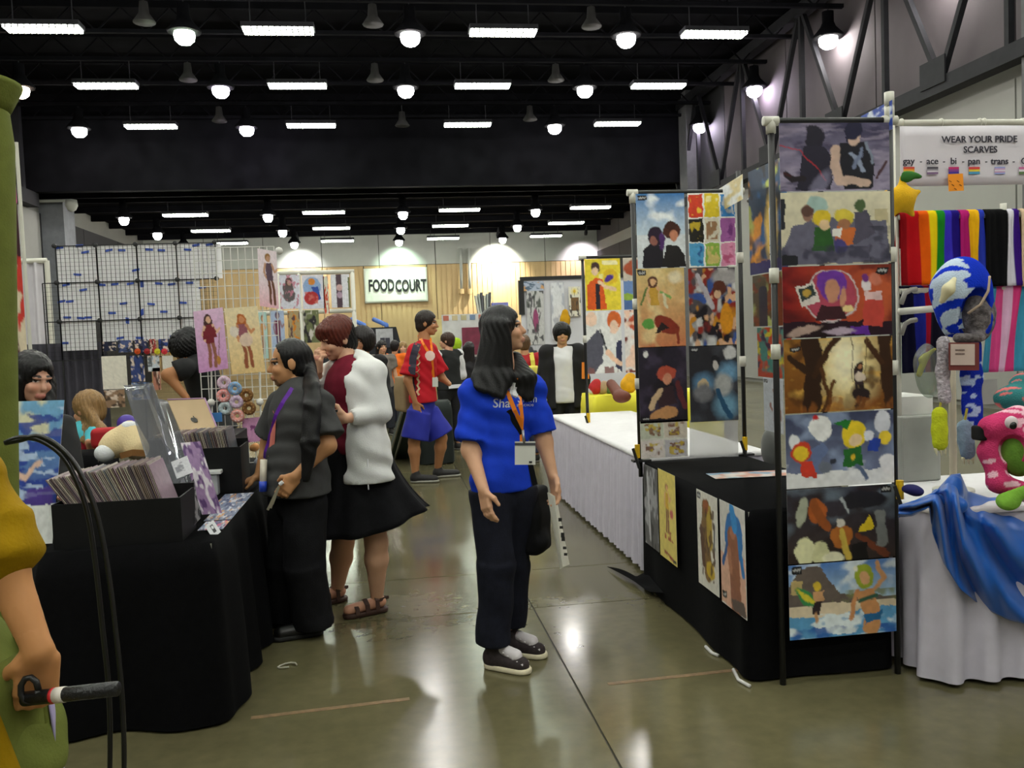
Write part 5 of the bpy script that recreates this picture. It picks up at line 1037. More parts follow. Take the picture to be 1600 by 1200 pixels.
tag(blob('red_pouch', [rbox(P(172, 684, 5.2), V(.1, .05, .06), None, .03)], .01, M('red_fabric', (176, 26, 34), .8), None, disp=wrinkle(.004, 40, 2)), 'red pouch left of the purple ball', 'pouch')
# ---------------- ocean print standing at the near end of the table
a = A(70, 96, .66, (60, 90, 160), seed=71); a.grad((120, 176, 214), (52, 60, 150), y1=.72).mott((226, 220, 180), 2, 7, .5, .62, .9, region=(0, 0, 1, .25)).mott((34, 60, 150), 3, 16, .48, .58, .9, region=(0, .1, 1, .72)).mott((190, 210, 236), 3, 20, .6, .66, .8, region=(0, .05, 1, .7)).line([(.25, .5), (.5, .54), (.62, .46), (.7, .44)], .035, (226, 190, 170)).ell(.2, .08, .1, .03, (214, 186, 170)).mott((90, 60, 150), 3, 9, .55, .66, .8, region=(0, .55, 1, .72)).rect(0, .725, 1, 1, (244, 246, 246))
c = [P(2, 628, 3.78), P(96, 632, 3.78), P(-14, 872, 3.66)]
poster('art_print', a, c[0], V(c[1][0]-c[0][0], 0, -.004), V(-.05, -.10, TZ+.004-c[0][2]), 'large blue seascape print with white lower border standing on the left table', 'print', thick=.004)
# ---------------- wire cube grid with white sheets and blue tape
YG = 8.0
SHT = M('white_sheet', (240, 238, 240), .8, .02); WIRE = M('black_wire', (22, 22, 24), .5); TAPE = M('blue_tape', (62, 92, 190), .6)
gx = [YP(86, 382, YG)[0]+i*(YP(336, 382, YG)[0]-YP(86, 382, YG)[0])/4 for i in range(5)]
gz = [YP(210, y, YG)[2] for y in (382, 439, 499, 559)]
gr = empty('wire_grid_wall', ((gx[0]+gx[-1])/2, YG, 0), 'wall of black wire cube panels with white sheets and blue tape', 'display grid')
for c_ in range(-1, 4):
    for r_ in range(3):
        x0, x1 = (gx[c_], gx[c_+1]) if c_ >= 0 else (gx[0]-.12, gx[0]); z1, z0 = gz[r_], gz[r_+1]
        if c_ < 0 and r_ == 0: continue
        mb = MB(); n = 10 if c_ >= 0 else 3
        for i in range(n): x = x0+(x1-x0)*i/(n-1); rr = .004 if i in (0, n-1) else .0017; mb.box((x-rr, YG-rr, z0), (x+rr, YG+rr, z1))
        for i in range(10): z = z0+(z1-z0)*i/9; rr = .004 if i in (0, 9) else .0009; mb.box((x0, YG-rr, z-rr), (x1, YG+rr, z+rr))
        mb.build('wire_panel', WIRE, gr)
for x in gx:
    for z in gz[:3]: MB().lathe((x, YG-.02, z), [(.0, -.012), (.019, -.01), (.02, .01), (.0, .014)], 10, (0, -1, 0)).build('connector', WIRE, gr)
for x in (gx[0], gx[2], gx[4]): MB().box((x-.006, YG+.0, 0), (x+.006, YG+.012, gz[3])).build('stand_leg', WIRE, gr)
bot = [547, 533, 531, 530]
for c_ in range(4):
    for r_ in range(3):
        z1 = gz[r_]; z0 = gz[r_+1] if r_ < 2 else YP(150+c_*62, bot[c_], YG)[2]
        x1 = gx[c_+1] if not (c_ == 3 and r_ == 1) else gx[c_]+.18
        if r_ == 2 and c_ == 0: x1 = gx[0]+.28
        MB().box((gx[c_]+.004, YG+.012, z0+.003), (x1-.004+(.05 if (c_ == 3 and r_ == 0) else 0), YG+.015, z1-.003)).build('white_sheet', SHT, gr)
for x, y in [(93, 387), (124, 384), (133, 394), (170, 391), (190, 391), (233, 390), (252, 391), (293, 390), (306, 383), (327, 382), (121, 429), (212, 422), (103, 445), (130, 453), (159, 445), (179, 444), (204, 443), (222, 444), (248, 443), (268, 444), (296, 442), (316, 449), (96, 471), (109, 471), (193, 474), (236, 475), (286, 473), (105, 496), (126, 497), (138, 496), (175, 489), (222, 488), (256, 487), (199, 501), (188, 528), (218, 528), (271, 526), (101, 536)]:
    c = YP(x, y, YG+.008); MB().obox(c, V(.03 if x not in (222, 199) else .013, 0, random.uniform(-.004, .006)), V(0, .002, 0), V(0, 0, .009 if x not in (222, 199) else .026)).build('blue_tape', TAPE, gr)
dr = M('grey_drape', (72, 70, 80), .9, .1, 10)
sheet('booth_drape', lambda u, v: V(lerp(gx[0]-.32, gx[1], u), YG+.12+.02*math.sin(u*60), lerp(YP(100, 536, YG)[2], .02, v)), 80, 4, dr)
tag(bpy.data.objects['booth_drape'], 'grey pleated drape below the wire grid wall', 'drape')
# small prints on the lower grid
pp = [(160, 534, 22, 14, (30, 34, 60)), (184, 532, 24, 18, (70, 84, 130)), (210, 531, 22, 20, (44, 50, 90)), (233, 530, 12, 22, (180, 60, 60)), (247, 530, 24, 20, (46, 66, 130)), (158, 557, 42, 50, (226, 220, 206)), (203, 556, 24, 40, (50, 66, 120)), (230, 556, 20, 24, (206, 214, 222)), (253, 556, 18, 20, (226, 222, 214)), (205, 598, 30, 26, (110, 130, 170)), (162, 610, 34, 26, (150, 120, 96)), (238, 575, 14, 34, (180, 120, 100))]
nm = ['dark navy', 'blue figure', 'deep blue', 'red', 'royal blue', 'large blank cream', 'tall dark blue', 'pale blue', 'small cream', 'misty blue', 'brown', 'skin-toned']
for i, (x, y, w_, h_, c) in enumerate(pp):
    a = A(18, 22, w_/h_, c, seed=80+i)
    if i not in (5, 8): a.mott(tuple(int(q*.4) for q in c), 4, 4, .5, .62, .9).mott((226, 206, 190), 5, 5, .62, .7, .9)
    t = pplane((x, y), (x+w_, y+h_), YG-.03); poster('art_print', a, t[0], V(t[1][0], 0, 0), t[2], f'{nm[i]} small print pinned below the white sheets', 'print', 'prints below the white sheets')
for i, (x, c) in enumerate(((215, (206, 80, 30)), (230, (150, 30, 34)), (246, (200, 190, 40)), (257, (206, 50, 60)), (269, (226, 160, 40)), (281, (200, 80, 40)))):
    t = tag(MB().lathe(YP(x, 549, YG-.05), [(.0, -.006), (.024, -.005), (.026, .004), (.0, .008)], 14, (0, -1, 0)).build('button_badge', M(f'badge_{i}', c, .3, .3, 60)), f'{["orange", "dark red", "yellow", "pinkish red", "amber", "rust orange"][i]} round button badge below the white sheets', 'badge', 'button badges')
# ---------------- white gridwall rack with pin-up prints and doughnut plushes
YW = 6.15
wx0, wx1 = YP(312, 560, YW)[0], YP(437, 560, YW)[0]; wz1, wz0 = YP(380, 386, YW)[2], .76
wg = empty('gridwall_rack', ((wx0+wx1)/2, YW, TZ), 'white wire gridwall rack holding prints and doughnut plushes', 'rack')
WW = M('white_wire', (214, 212, 206), .4)
mb = MB(); n = 12
for i in range(n): x = wx0+(wx1-wx0)*i/(n-1); mb.tube([(x, YW, wz0), (x, YW, wz1)], .0035, 6)
mb.build('upright_wires', WW, wg)
mb = MB()
for i in range(18): z = wz0+(wz1-wz0)*i/17; mb.tube([(wx0, YW+.005, z), (wx1, YW+.005, z)], .003, 6)
mb.build('cross_wires', WW, wg)
for px, py in ((330, 629), (406, 628), (436, 392)): MB().lathe(YP(px, py, YW-.05), [(0, -.026), (.019, -.018), (.026, 0), (.019, .018), (0, .026)], 12).build('ball_cap', WW, wg, True)
for px in (330, 406): MB().tube([YP(px, 560, YW-.04), YP(px+2, 700, YW-.04)], .006, 8).build('post', WW, wg)
for px in (wx0+.02, wx1-.02): MB().box((px-.015, YW-.12, TZ), (px+.015, YW+.12, TZ+.012)).build('foot', WW, wg)
def tilted(tl, tr, bl, Y): a_, b_, c_ = YP(*tl, Y), YP(*tr, Y), YP(*bl, Y); return a_, b_-a_, c_-a_
a = A(56, 96, .58, seed=91); a.grad((226, 190, 220), (206, 150, 200)).figure(.45, .08, .84, (70, 40, 40), (226, 180, 150), (120, 36, 46), (150, 96, 76), .05, True).poly([(.26, .34), (.66, .3), (.72, .46), (.24, .48)], (120, 34, 46)).line([(.8, .4), (.72, .76)], .012, (110, 70, 40)).ell(.71, .84, .07, .07, (186, 130, 60))
poster('art_print', a, *tilted((302, 487), (348, 480), (311, 583), YW-.07), 'lilac print of a figure with broom on the white rack', 'print', 'pin-up prints on the white rack')
a = A(56, 96, .58, seed=92); a.grad((236, 220, 180), (232, 200, 140)).figure(.45, .1, .8, (176, 96, 40), (206, 140, 96), (150, 90, 100), (150, 84, 56), .1, True).ell(.22, .36, .14, .08, (226, 214, 200)).ell(.55, .5, .2, .1, (226, 200, 180))
poster('art_print', a, *tilted((350, 482), (402, 478), (363, 585), YW-.05), 'cream print of an orange haired figure on the white rack', 'print', 'pin-up prints on the white rack')
a = A(40, 90, .5, seed=93); a.grad((236, 220, 226), (240, 190, 200), y0=.5).figure(.5, .06, .86, (150, 110, 60), (196, 150, 120), (96, 76, 90), (110, 70, 50), .2)
poster('art_print', a, *tilted((402, 388), (432, 393), (406, 478), YW-.07), 'tall pale pink print at the top of the white rack', 'print', 'pin-up prints on the white rack')
for i, (x, y, c) in enumerate(((350, 598, (206, 176, 196)), (367, 607, (130, 166, 206)), (349, 618.5, (224, 150, 146)), (369.5, 628, (196, 170, 196)), (385, 617.6, (124, 84, 40)), (389, 638, (116, 78, 38)), (352, 638, (176, 190, 194)), (371, 650, (226, 160, 150)))):
    q = YP(x, y, YW-.06-.012*(i % 2)); R_, r_ = .029, .0165; vs = []; fs = []
    for u in range(18):
        for v in range(10): a_, b_ = 2*math.pi*u/18, 2*math.pi*v/10; k_ = R_+r_*math.cos(b_); vs.append(q+V(k_*math.cos(a_), -r_*math.sin(b_), k_*math.sin(a_)))
    for u in range(18):
        for v in range(10): fs.append((u*10+v, u*10+(v+1) % 10, (u+1) % 18*10+(v+1) % 10, (u+1) % 18*10+v))
    o = to_obj('doughnut_plush', vs, fs, M(f'doughnut_{i}', c, .9, .12, 60, bump=.3, bs=150), smooth=True)
    tag(o, ['lilac-pink doughnut plush at the top of the cluster', 'blue doughnut plush at upper right of the cluster', 'salmon doughnut plush on the left edge of the cluster', 'mauve doughnut plush at the centre of the cluster', 'upper brown chocolate doughnut plush', 'lower brown chocolate doughnut plush', 'grey-blue doughnut plush at lower left of the cluster', 'salmon doughnut plush at the bottom of the cluster'][i], 'plush', 'doughnut plushes on the white rack')
    sp = MB()
    for k_ in range(9): a_ = k_*.7+i; sp.bar(q+V(.03*math.cos(a_), -.018, .03*math.sin(a_)), q+V(.034*math.cos(a_+.2), -.018, .034*math.sin(a_+.2)), .004)
    sp.build('sprinkles', WHTC if c[0] > 130 else M('tan_sprinkle', (196, 150, 90), .8), o)
a = A(40, 32, 1.3, (206, 150, 190), seed=95); a.mott((120, 56, 110), 6, 5, .6, .66, .9)
poster('art_print', a, *tilted((378, 654), (424, 650), (380, 692), YW-.05), 'mauve patterned card low on the white rack', 'print')
tag(MB().obox(YP(338, 652, YW-.08), V(.036, 0, 0), V(0, .006, 0), V(0, 0, .03)).build('blue_card', M('sky_blue_card', (70, 130, 200), .5)), 'sky blue card hanging under the rack ball', 'card')
for i, (x, y, c, r_) in enumerate(((397, 700, (214, 150, 90), .03), (404, 722, (206, 210, 224), .03), (398, 742, (196, 130, 80), .034))):
    tag(blob('trinket', [ell(P(x, y, 5.75), V(r_, r_*.7, r_*.8)), ell(P(x+3, y-3, 5.75), V(r_*.6, r_*.6, r_*.6))], .006, M(f'trinket_{i}', c, .6), None), ['orange trinket charm hanging by the rack post', 'pale blue trinket charm hanging by the rack post', 'biscuit-coloured trinket near the table edge'][i], 'trinket')
# ---------------- PVC board of prints behind, towards the back
YQ = 8.9
q0, q1 = YP(434, 427, YQ), YP(550, 425, YQ)
pv = empty('print_board', ((q0[0]+q1[0])/2, YQ+.03, 0), 'white pipe board of art prints behind the white rack', 'board')
for x in (q0[0], YP(470, 500, YQ)[0], q1[0]): MB().tube([(x, YQ+.03, 0), (x, YQ+.03, q0[2])], .022, 10).build('post', WPIPE, pv, True)
for z, xo in ((q0[2], .02), (YP(490, 487, YQ)[2], .26)): MB().tube([(q0[0]-xo, YQ+.03, z), (q1[0]+.02, YQ+.03, z)], .022, 10).build('crossbar', WPIPE, pv, True)
def bd_(x0, y0, x1, y1, a, lab): t = pplane((x0, y0), (x1, y1), YQ); poster('art_print', a, t[0], V(t[1][0], 0, 0), t[2], lab, 'print', 'prints on the pipe board')
a = A(40, 56, .7, (212, 212, 224), seed=101); a.ell(.42, .38, .28, .2, (90, 80, 80)).ell(.46, .2, .17, .13, (86, 62, 56)).ell(.48, .23, .1, .08, (176, 140, 126)).ell(.45, .6, .3, .2, (96, 88, 90)).mott((190, 120, 140), 8, 8, .62, .68, .9)
bd_(436, 430, 470, 482, a, 'print of a dark seated figure at upper left of the pipe board')
a = A(44, 64, .65, (214, 214, 226), seed=102); a.ell(.45, .36, .4, .3, (140, 168, 206)).ell(.44, .2, .16, .1, (206, 130, 50)).poly([(.44, .36), (.72, .34), (.84, .72), (.6, .78)], (48, 80, 160)).ell(.4, .68, .33, .2, (176, 50, 50)).mott((206, 120, 110), 6, 6, .55, .68, .8, region=(.1, .5, .7, .9))
bd_(471, 430, 508, 482, a, 'print with soft red and blue shapes on the pipe board')
a = A(24, 56, .4, (214, 214, 196), seed=103); a.mott((200, 70, 46), 4, 7, .5, .62, 1)
bd_(504, 432, 515, 490, a, 'narrow red splashed strip on the pipe board')
a = A(40, 60, .66, (222, 222, 228), seed=104); a.line([(.42, 0), (.44, .98)], .15, (84, 66, 76)).ell(.45, .4, .16, .1, (206, 170, 170)).ell(.45, .62, .14, .1, (176, 150, 170)); a.rect(.92, .1, 1, 1, (110, 116, 80))
bd_(516, 429, 548, 480, a, 'tall figure print at the right end of the pipe board')
a = A(30, 50, .5, (176, 206, 200), seed=105); a.figure(.5, .06, .84, (130, 84, 44), (206, 160, 120), (196, 140, 80), (170, 110, 70)); bd_(402, 488, 420, 560, a, 'pale green figure print low on the left of the pipe board')
a = A(30, 50, .5, (170, 186, 214), seed=106); a.figure(.5, .02, .95, (86, 70, 100), (150, 120, 130), (110, 50, 76), (96, 76, 104)); bd_(422, 486, 447, 556, a, 'pale blue figure print in the lower row of the pipe board')
a = A(30, 50, .6, (170, 150, 110), seed=107); a.mott((206, 130, 40), 4, 5, .5, .62, 1).mott((90, 66, 70), 4, 5, .58, .68, 1); bd_(449, 486, 470, 532, a, 'amber print in the lower row of the pipe board')
a = A(30, 50, .8, (110, 116, 80), seed=108); a.mott((40, 36, 40), 3, 4, .5, .62, 1).mott((206, 200, 190), 4, 4, .62, .7, 1); bd_(473, 485, 500, 535, a, 'dark green print in the lower row of the pipe board')

# ---------------- edge of a hanging art banner and white drapes at far left
a = A(40, 110, .4, (60, 30, 40), seed=110); a.rect(0, 0, 1, .2, (214, 50, 150)).mott((222, 206, 50), 4, 10, .6, .66, 1, region=(0, 0, 1, .4)).rect(0, .44, 1, .8, (222, 208, 180)).mott((206, 60, 50), 3, 10, .62, .68, 1, region=(0, .4, 1, .7)).mott((90, 56, 60), 4, 10, .6, .7, 1, region=(0, .65, 1, 1))
c = [P(-45, 236, 5.6), P(21, 234, 5.6), P(-40, 640, 5.6)]
poster('art_banner', a, c[0], V(c[1][0]-c[0][0], c[1][1]-c[0][1], 0), V(0, 0, c[2][2]-c[0][2]), 'tall dark and pink art banner at the far left edge', 'banner')
ba = empty('banner_stand', V(c[1][0]+.01, c[1][1]+.01, 0), 'slim white post at the edge of the art banner', 'stand')
MB().tube([V(c[1][0]+.012, c[1][1]+.02, 0), V(c[1][0]+.012, c[1][1]+.02, c[1][2]+.05)], .012, 8).build('post', WPIPE, ba); MB().box((c[1][0]-.3, c[1][1]-.1, 0), (c[1][0]+.1, c[1][1]+.14, .02)).build('base', BPIPE, ba)
YD = 11.0
d0, d1 = YP(-20, 395, YD), YP(66, 410, YD)
dp = empty('white_drape', (d1[0]-.3, YD, 0), 'white fabric drape hung from a pole at far left', 'drape')
sheet('drape_cloth', lambda u, v: V(lerp(d0[0], d1[0], u), YD+.03*math.sin(u*34+v), lerp(d1[2], .1, v)), 60, 6, M('white_drape_cloth', (206, 202, 208), .8, .05), dp)
MB().tube([(d0[0], YD, d1[2]+.02), (d1[0]+.05, YD, d1[2]+.02)], .03, 8).build('pole', WPIPE, dp); MB().tube([(d1[0]+.05, YD, 0), (d1[0]+.05, YD, d1[2]+.02)], .03, 8).build('upright', WPIPE, dp)

# ---------------- people of the left booth
D = 4.45
sk = dict(nk=P(46, 655, D+.05), sa=P(-8, 672, D+.1), sb=P(98, 668, D-.02), ea=P(-20, 760, D), eb=P(112, 745, D-.1), wa=P(20, 800, D-.35), wb=P(104, 800, D-.42), pel=P(45, 820, D+.15), ha=P(25, 850, D+.15), hb=P(66, 850, D+.15), ka=P(25, 1000, D), kb=P(66, 1000, D), aa=P(25, 1130, D+.1), ab=P(66, 1130, D+.1))
p = Person('dark-haired woman looking down behind the seascape print', sk, 20, (206, 156, 132), (P(50, 590, D), 1.04, 52, -16, 4), 1.65, 1.0, .013, hands=((None), (P(88, 800, D-.55), (-.5, -.6, .3), 50, 1, -1)), hh=.005, lips=(180, 84, 84))
p.shirt(M('black_blouse', (20, 19, 22), .85, .2), P(45, 860, D)[2], (1.9, 1.75), .016, .005)
p.trousers(M('black_slacks', (20, 20, 24), .85), .015, .95, .02)
hr = p.cap_hair(.014, (.055, -.125, -.02, .09, .068, .105))
for i in range(6): hr += [cap(p.hp(.07, .03-.012*i, -.01), P(66+i*3, 660, D-.02), .028, .022), cap(p.hp(-.07, .03-.01*i, -.01), P(22+i*2, 665, D), .025, .02)]
hr += [cap(p.hp(0, .08, 0), P(52, 680, D+.08), .07, .06)]
p.hair(hr, BLKH, .009, .02); p.shoes(M('black_leather', (16, 15, 16), .35), M('black_rubber', (20, 20, 20), .7), ((.3, -1), (.3, -1)))
D = 5.6
sk = dict(nk=P(132, 664, D), sa=P(118, 680, D+.1), sb=P(150, 678, D-.1), ea=P(114, 720, D), eb=P(146, 712, D-.2), wa=P(120, 750, D-.1), wb=P(138, 690, D-.3), pel=P(128, 745, D), ha=P(122, 762, D+.05), hb=P(136, 762, D-.05), ka=P(122, 860, D), kb=P(138, 860, D), aa=P(124, 960, D), ab=P(140, 960, D))
for k_ in ('aa', 'ab'): sk[k_][2] = .06
p = Person('girl with long light brown hair in a red and turquoise top, seen from behind', sk, -120, (206, 150, 116), (P(138, 640, D), .95, -120, -10, 0), 1.3, .95, .012, hh=.007)
p.shirt(MA('girl_top_dye', .8), P(128, 750, D)[2], (.6, .6), .012, .003, colfn=lambda vs: np.where((vs[:, 2] > P(130, 686, D)[2])[:, None], lin((80, 186, 200)), lin((186, 44, 60))))
p.trousers(M('girl_shorts', (60, 60, 90), .8), .012, .6)
hr = p.cap_hair(.016)
for i in range(7): hr += [cap(p.hp(-.06+.02*i, .05, .0), P(112+i*8, 672, D-.02*i), .03, .028), cap(P(112+i*8, 672, D-.02*i), P(110+i*6, 688+4*(i % 3), D-.1), .025, .012)]
p.hair(hr, hairmat('light_brown_hair', (140, 108, 66)), .009, .02)
D = 6.7
sk = dict(nk=P(306, 560, D), sa=P(288, 576, D-.15), sb=P(325, 572, D+.15), ea=P(262, 586, D-.2), eb=P(330, 620, D+.1), wa=P(292, 622, D-.2), wb=P(332, 650, D), pel=P(330, 640, D+.1), ha=P(326, 664, D), hb=P(344, 664, D+.1), ka=P(326, 740, D), kb=P(346, 740, D), aa=P(328, 820, D), ab=P(348, 820, D))
for k_ in ('aa', 'ab'): sk[k_][2] = .06
p = Person('person in black top leaning over, elbow out, behind the gold laptop', sk, -40, (176, 120, 78), (P(292, 545, D), 1.0, -60, -40, 0), 1.65, 1.15, .014, hh=.007)
p.shirt(M('black_tee', (20, 20, 22), .85, .2), P(330, 670, D)[2], (.5, .6), .016, .005); p.trousers(DENIM, .015, .95, .02)
p.hair(p.cap_hair(.03, (.055, -.13, -.06, .08, .06, .09))+[p.he((0, .09, .02), (.08, .06, .1))], BLKH, .010, .03, amp=.008)

# ---------------- costumed person at the left edge: olive robe, yellow sleeve, holding a black tube
D = 1.72
sk = dict(nk=P(-230, 560, D), sa=P(-340, 640, D+.1), sb=P(-92, 700, D), ea=P(-310, 900, D), eb=P(4, 880, D-.03), wa=P(-300, 1080, D-.1), wb=P(60, 1016, D-.05), pel=P(-210, 1010, D), ha=P(-190, 1090, D), hb=P(-110, 1090, D), ka=P(-190, 1300, D), kb=P(-110, 1300, D), aa=P(-190, 1600, D), ab=P(-110, 1600, D))
for k_, z_ in (('ka', .45), ('kb', .45), ('aa', .06), ('ab', .06)): sk[k_][2] = z_
p = Person('costumed person in olive robe with mustard yellow sleeve, cut off at left edge', sk, 70, (196, 138, 88), (P(-230, 400, D+.02), 1.0, 70, 0, 0), 1.7, 1.05, .009, hands=(None, (P(56, 1085, D-.03), (-.25, .9, .1), 62, 1, -1)), hh=.0045)
OLV = M('olive_robe', (104, 112, 52), .85, .12, 14, bump=.15, bs=160, spec=.1); MUST = M('mustard_cloth', (150, 118, 12), .85, .1, 16, bump=.2, bs=120, spec=.1)
p.shirt(OLV, .42, (.4, .01), .03, .006, 'robe')
cuff = lerp(sk['sb'], sk['eb'], .98)
blob('sleeve', [cap(sk['sb']+V(-.02, 0, .05), sk['sb'], .07, .075), cap(sk['sb'], lerp(sk['sb'], sk['eb'], .82), .072, .074), cap(lerp(sk['sb'], sk['eb'], .76), cuff, .078, .066, flat=True), cap(lerp(sk['sb'], sk['eb'], .84), lerp(sk['sb'], sk['eb'], .86), .076, .076)], .007, MUST, p.root, .03, disp=wrinkle(.010, 90, 3, (.2, .2, 1)))
sheet('robe_skirt', lambda u, v: P(-150, 1000+v*330, D)*V(1, 1, 0)+V(math.cos(u*6.283)*(.235+.06*v+.008*math.sin(u*44)), math.sin(u*6.283)*(.19+.06*v+.012*math.sin(u*44)), lerp(.98, .1, v)), 80, 12, OLV, p.root, .004)
sheet('yellow_overskirt', lambda u, v: P(-150, 1000, D)*V(1, 1, 0)+V(math.cos(lerp(-2.1, min(-.1, -.62+.72*v), u))*(.25+.1*v+.006*math.sin(u*30)), math.sin(lerp(-2.1, min(-.1, -.62+.72*v), u))*(.215+.09*v), lerp(.95, .12, v)), 40, 12, MUST, p.root, .004)
sheet('lavender_lining', lambda u, v: P(-150, 1000, D)*V(1, 1, 0)+V(math.cos(lerp(.05, .5, u))*(.246+.06*v), math.sin(lerp(.05, .5, u))*(.2+.06*v), lerp(.9, .1, v)), 12, 8, M('lavender_cloth', (150, 140, 176), .8), p.root, .003)
tb_ = empty('black_tube', P(110, 1085, D-.06), 'black wrapped tube with red and white band held at the left edge', 'tube')
t0, t1 = P(38, 1092, D-.06), P(183, 1076, D-.10)
MB().tube([t0, t1], .0135, 14).build('shaft', M('black_tape_wrap', (24, 24, 26), .35, .4, 90, bump=.4, bs=120), tb_, True)
for a_, b_, c in ((.31, .345, (196, 30, 40)), (.345, .45, (214, 206, 196))): MB().tube([lerp(t0, t1, a_), lerp(t0, t1, b_)], .0145, 14).build('band', M(f'band_{c[0]}', c, .5), tb_, True)
loop = [P(42+14*math.cos(t*.7)+4, 1078+20*math.sin(t*.7), D-.07) for t in range(10)]
MB().tube(loop, .006, 8).build('grip_loop', BPIPE, tb_, True)
# tall olive prop beside the costume
c = P(-46, 640, 2.4); ct = P(-48, 128, 2.4); ax_ = unit(ct-c); Lp = float(np.linalg.norm(ct-c)); dn = -c[2]/ax_[2]
op = empty('olive_prop', c+ax_*dn, 'tall olive green costume prop with flared top at left edge', 'prop')
r0 = 66/FOC*2.4
MB().lathe(c, [(r0*1.05, dn), (r0*1.03, dn*.5), (r0, 0), (r0*.97, Lp-.32), (r0*.95, Lp-.16), (r0*.86, Lp-.085), (r0*.84, Lp-.07)], 28, ax_).build('shaft', OLV, op, True)
MB().lathe(c, [(r0*.84, Lp-.078), (r0*.95, Lp-.05), (r0*1.1, Lp-.012), (r0*1.13, Lp), (r0*1.0, Lp+.004)], 28, ax_).build('flared_top', OLV, op, True)
# two thin black arched rods
for i, (dx, lab) in enumerate(((0, 'outer arched thin black rod curving down at lower left'), (1, 'inner arched thin black rod curving down at lower left'))):
    pts = [(8, 692), (30, 684-4*dx+4), (62, 682+6*dx), (95, 700+10*dx), (125-8*dx, 738+8*dx), (150-14*dx, 800), (167-18*dx, 880), (180-20*dx, 980), (190-20*dx, 1080), (194-22*dx, 1180), (192-24*dx, 1290)]
    sm = []
    for k_ in range(len(pts)-1):
        for s_ in range(6):
            t = s_/6; q = [pts[max(0, k_-1)], pts[k_], pts[k_+1], pts[min(len(pts)-1, k_+2)]]
            sm.append(tuple(.5*(2*q[1][j]+(q[2][j]-q[0][j])*t+(2*q[0][j]-5*q[1][j]+4*q[2][j]-q[3][j])*t*t+(3*q[1][j]-q[0][j]-3*q[2][j]+q[3][j])*t**3) for j in (0, 1)))
    pw_ = [P(x, y, 2.05) for x, y in sm]; pw_.append(V(pw_[-1][0], pw_[-1][1], .005))
    tag(MB().tube(pw_, .006, 8).build('arched_rod', M('rod_black', (18, 18, 19), .3, spec=.6), smooth=True), lab, 'rod', 'arched rods')
# ================================================================== SCARF BOOTH (far right)
YS = 4.35
def xz(px, py, Y): q = YP(px, py, Y); return q
pl0, pl1 = YP(1402, 192, YS), YP(1640, 188, YS)
zp = pl0[2]
sg = empty('banner_rail', (pl0[0], YS, 0), 'white pipe rail above the scarf booth', 'rail')
MB().tube([V(pl0[0]-.05, YS, zp), V(pl1[0]+.5, YS, zp)], .016, 12).build('crossbar', WPIPE, sg, True)
for x in (pl0[0]-.03, pl1[0]+.45): MB().tube([V(x, YS, 0), V(x, YS, zp)], .016, 10).build('upright', WPIPE, sg, True)
for px in (1408, 1470, 1530, 1537, 1597): x = YP(px, 190, YS)[0]; MB().tube([V(x-.004, YS, zp), V(x+.004, YS, zp)], .022, 10).build('clip_ring', WPIPE, sg, True)
b0, b1 = YP(1404, 203, YS), YP(1640, 288, YS)
bn = sheet('pride_banner', lambda u, v: V(lerp(b0[0], b1[0]+.1, u), YS-.012+.004*math.sin(u*9), lerp(zp-.02, b1[2], v)), 30, 6, M('banner_vinyl', (214, 208, 216), .6, .03), None, .003)
tag(bn, 'white banner lettered WEAR YOUR PRIDE SCARVES with small flags', 'banner')
INK = M('banner_ink', (48, 44, 58), .7, .05)
def btext(t, px, py, h, xs=1.0): q = YP(px, py, YS-.022); text('banner_lettering', t, q, (1, 0, 0), (0, 0, 1), h, INK, bn, xs, .001, .014)
btext('WEAR YOUR PRIDE', 1531, 218, .034, 1.04); btext('SCARVES', 1532, 234, .034, 1.02)
FLG = {'gay': [(206, 60, 50), (230, 140, 40), (226, 206, 60), (60, 140, 60)], 'ace': [(60, 54, 66), (140, 136, 146), (214, 208, 216), (120, 90, 130)], 'bi': [(196, 40, 110), (130, 60, 140), (60, 40, 150)], 'pan': [(214, 60, 60), (226, 196, 60), (70, 150, 190)], 'trans': [(150, 160, 214), (206, 160, 196), (226, 220, 230), (206, 160, 196), (150, 160, 214)], 'G': [(206, 110, 160), (226, 220, 226), (90, 120, 70)]}
for t, px, w_ in (('gay', 1420, 17), ('ace', 1457, 17), ('bi', 1490, 16), ('pan', 1522, 17), ('trans', 1562, 16), ('G', 1600, 16)):
    btext(t, px, 252, .034, 1.05); fl = FLG[t]
    for i, c in enumerate(fl):
        q0, q1 = YP(px-w_/2, 261+i*11/len(fl), YS-.020), YP(px+w_/2, 261+(i+1)*11/len(fl), YS-.020)
        MB().box((q0[0], YS-.0225, q1[2]), (q1[0], YS-.0205, q0[2])).build('flag_stripe', M('flag_%d_%d_%d' % c, c, .6, .03), bn)
for px in (1439, 1475, 1505, 1541, 1584): btext('-', px, 252, .03)
nt_ = MB().obox(YP(1493.5, 285, YS-.03), V(.042, 0, .001), V(0, .001, 0), V(-.002, 0, .044)).build('sticky_note', M('orange_note', (244, 150, 24), .7, .03)); tag(nt_, 'orange sticky note with handwriting below the bi flag', 'note')
mb = MB()
for i in range(5): q = YP(1483+i*4, 282+(i % 3)*6, YS-.033); mb.bar(q, q+V(.014, 0, -.008), .003, .001, (0, 1, 0))
mb.build('handwriting', M('note_ink', (120, 70, 20), .7), nt_)
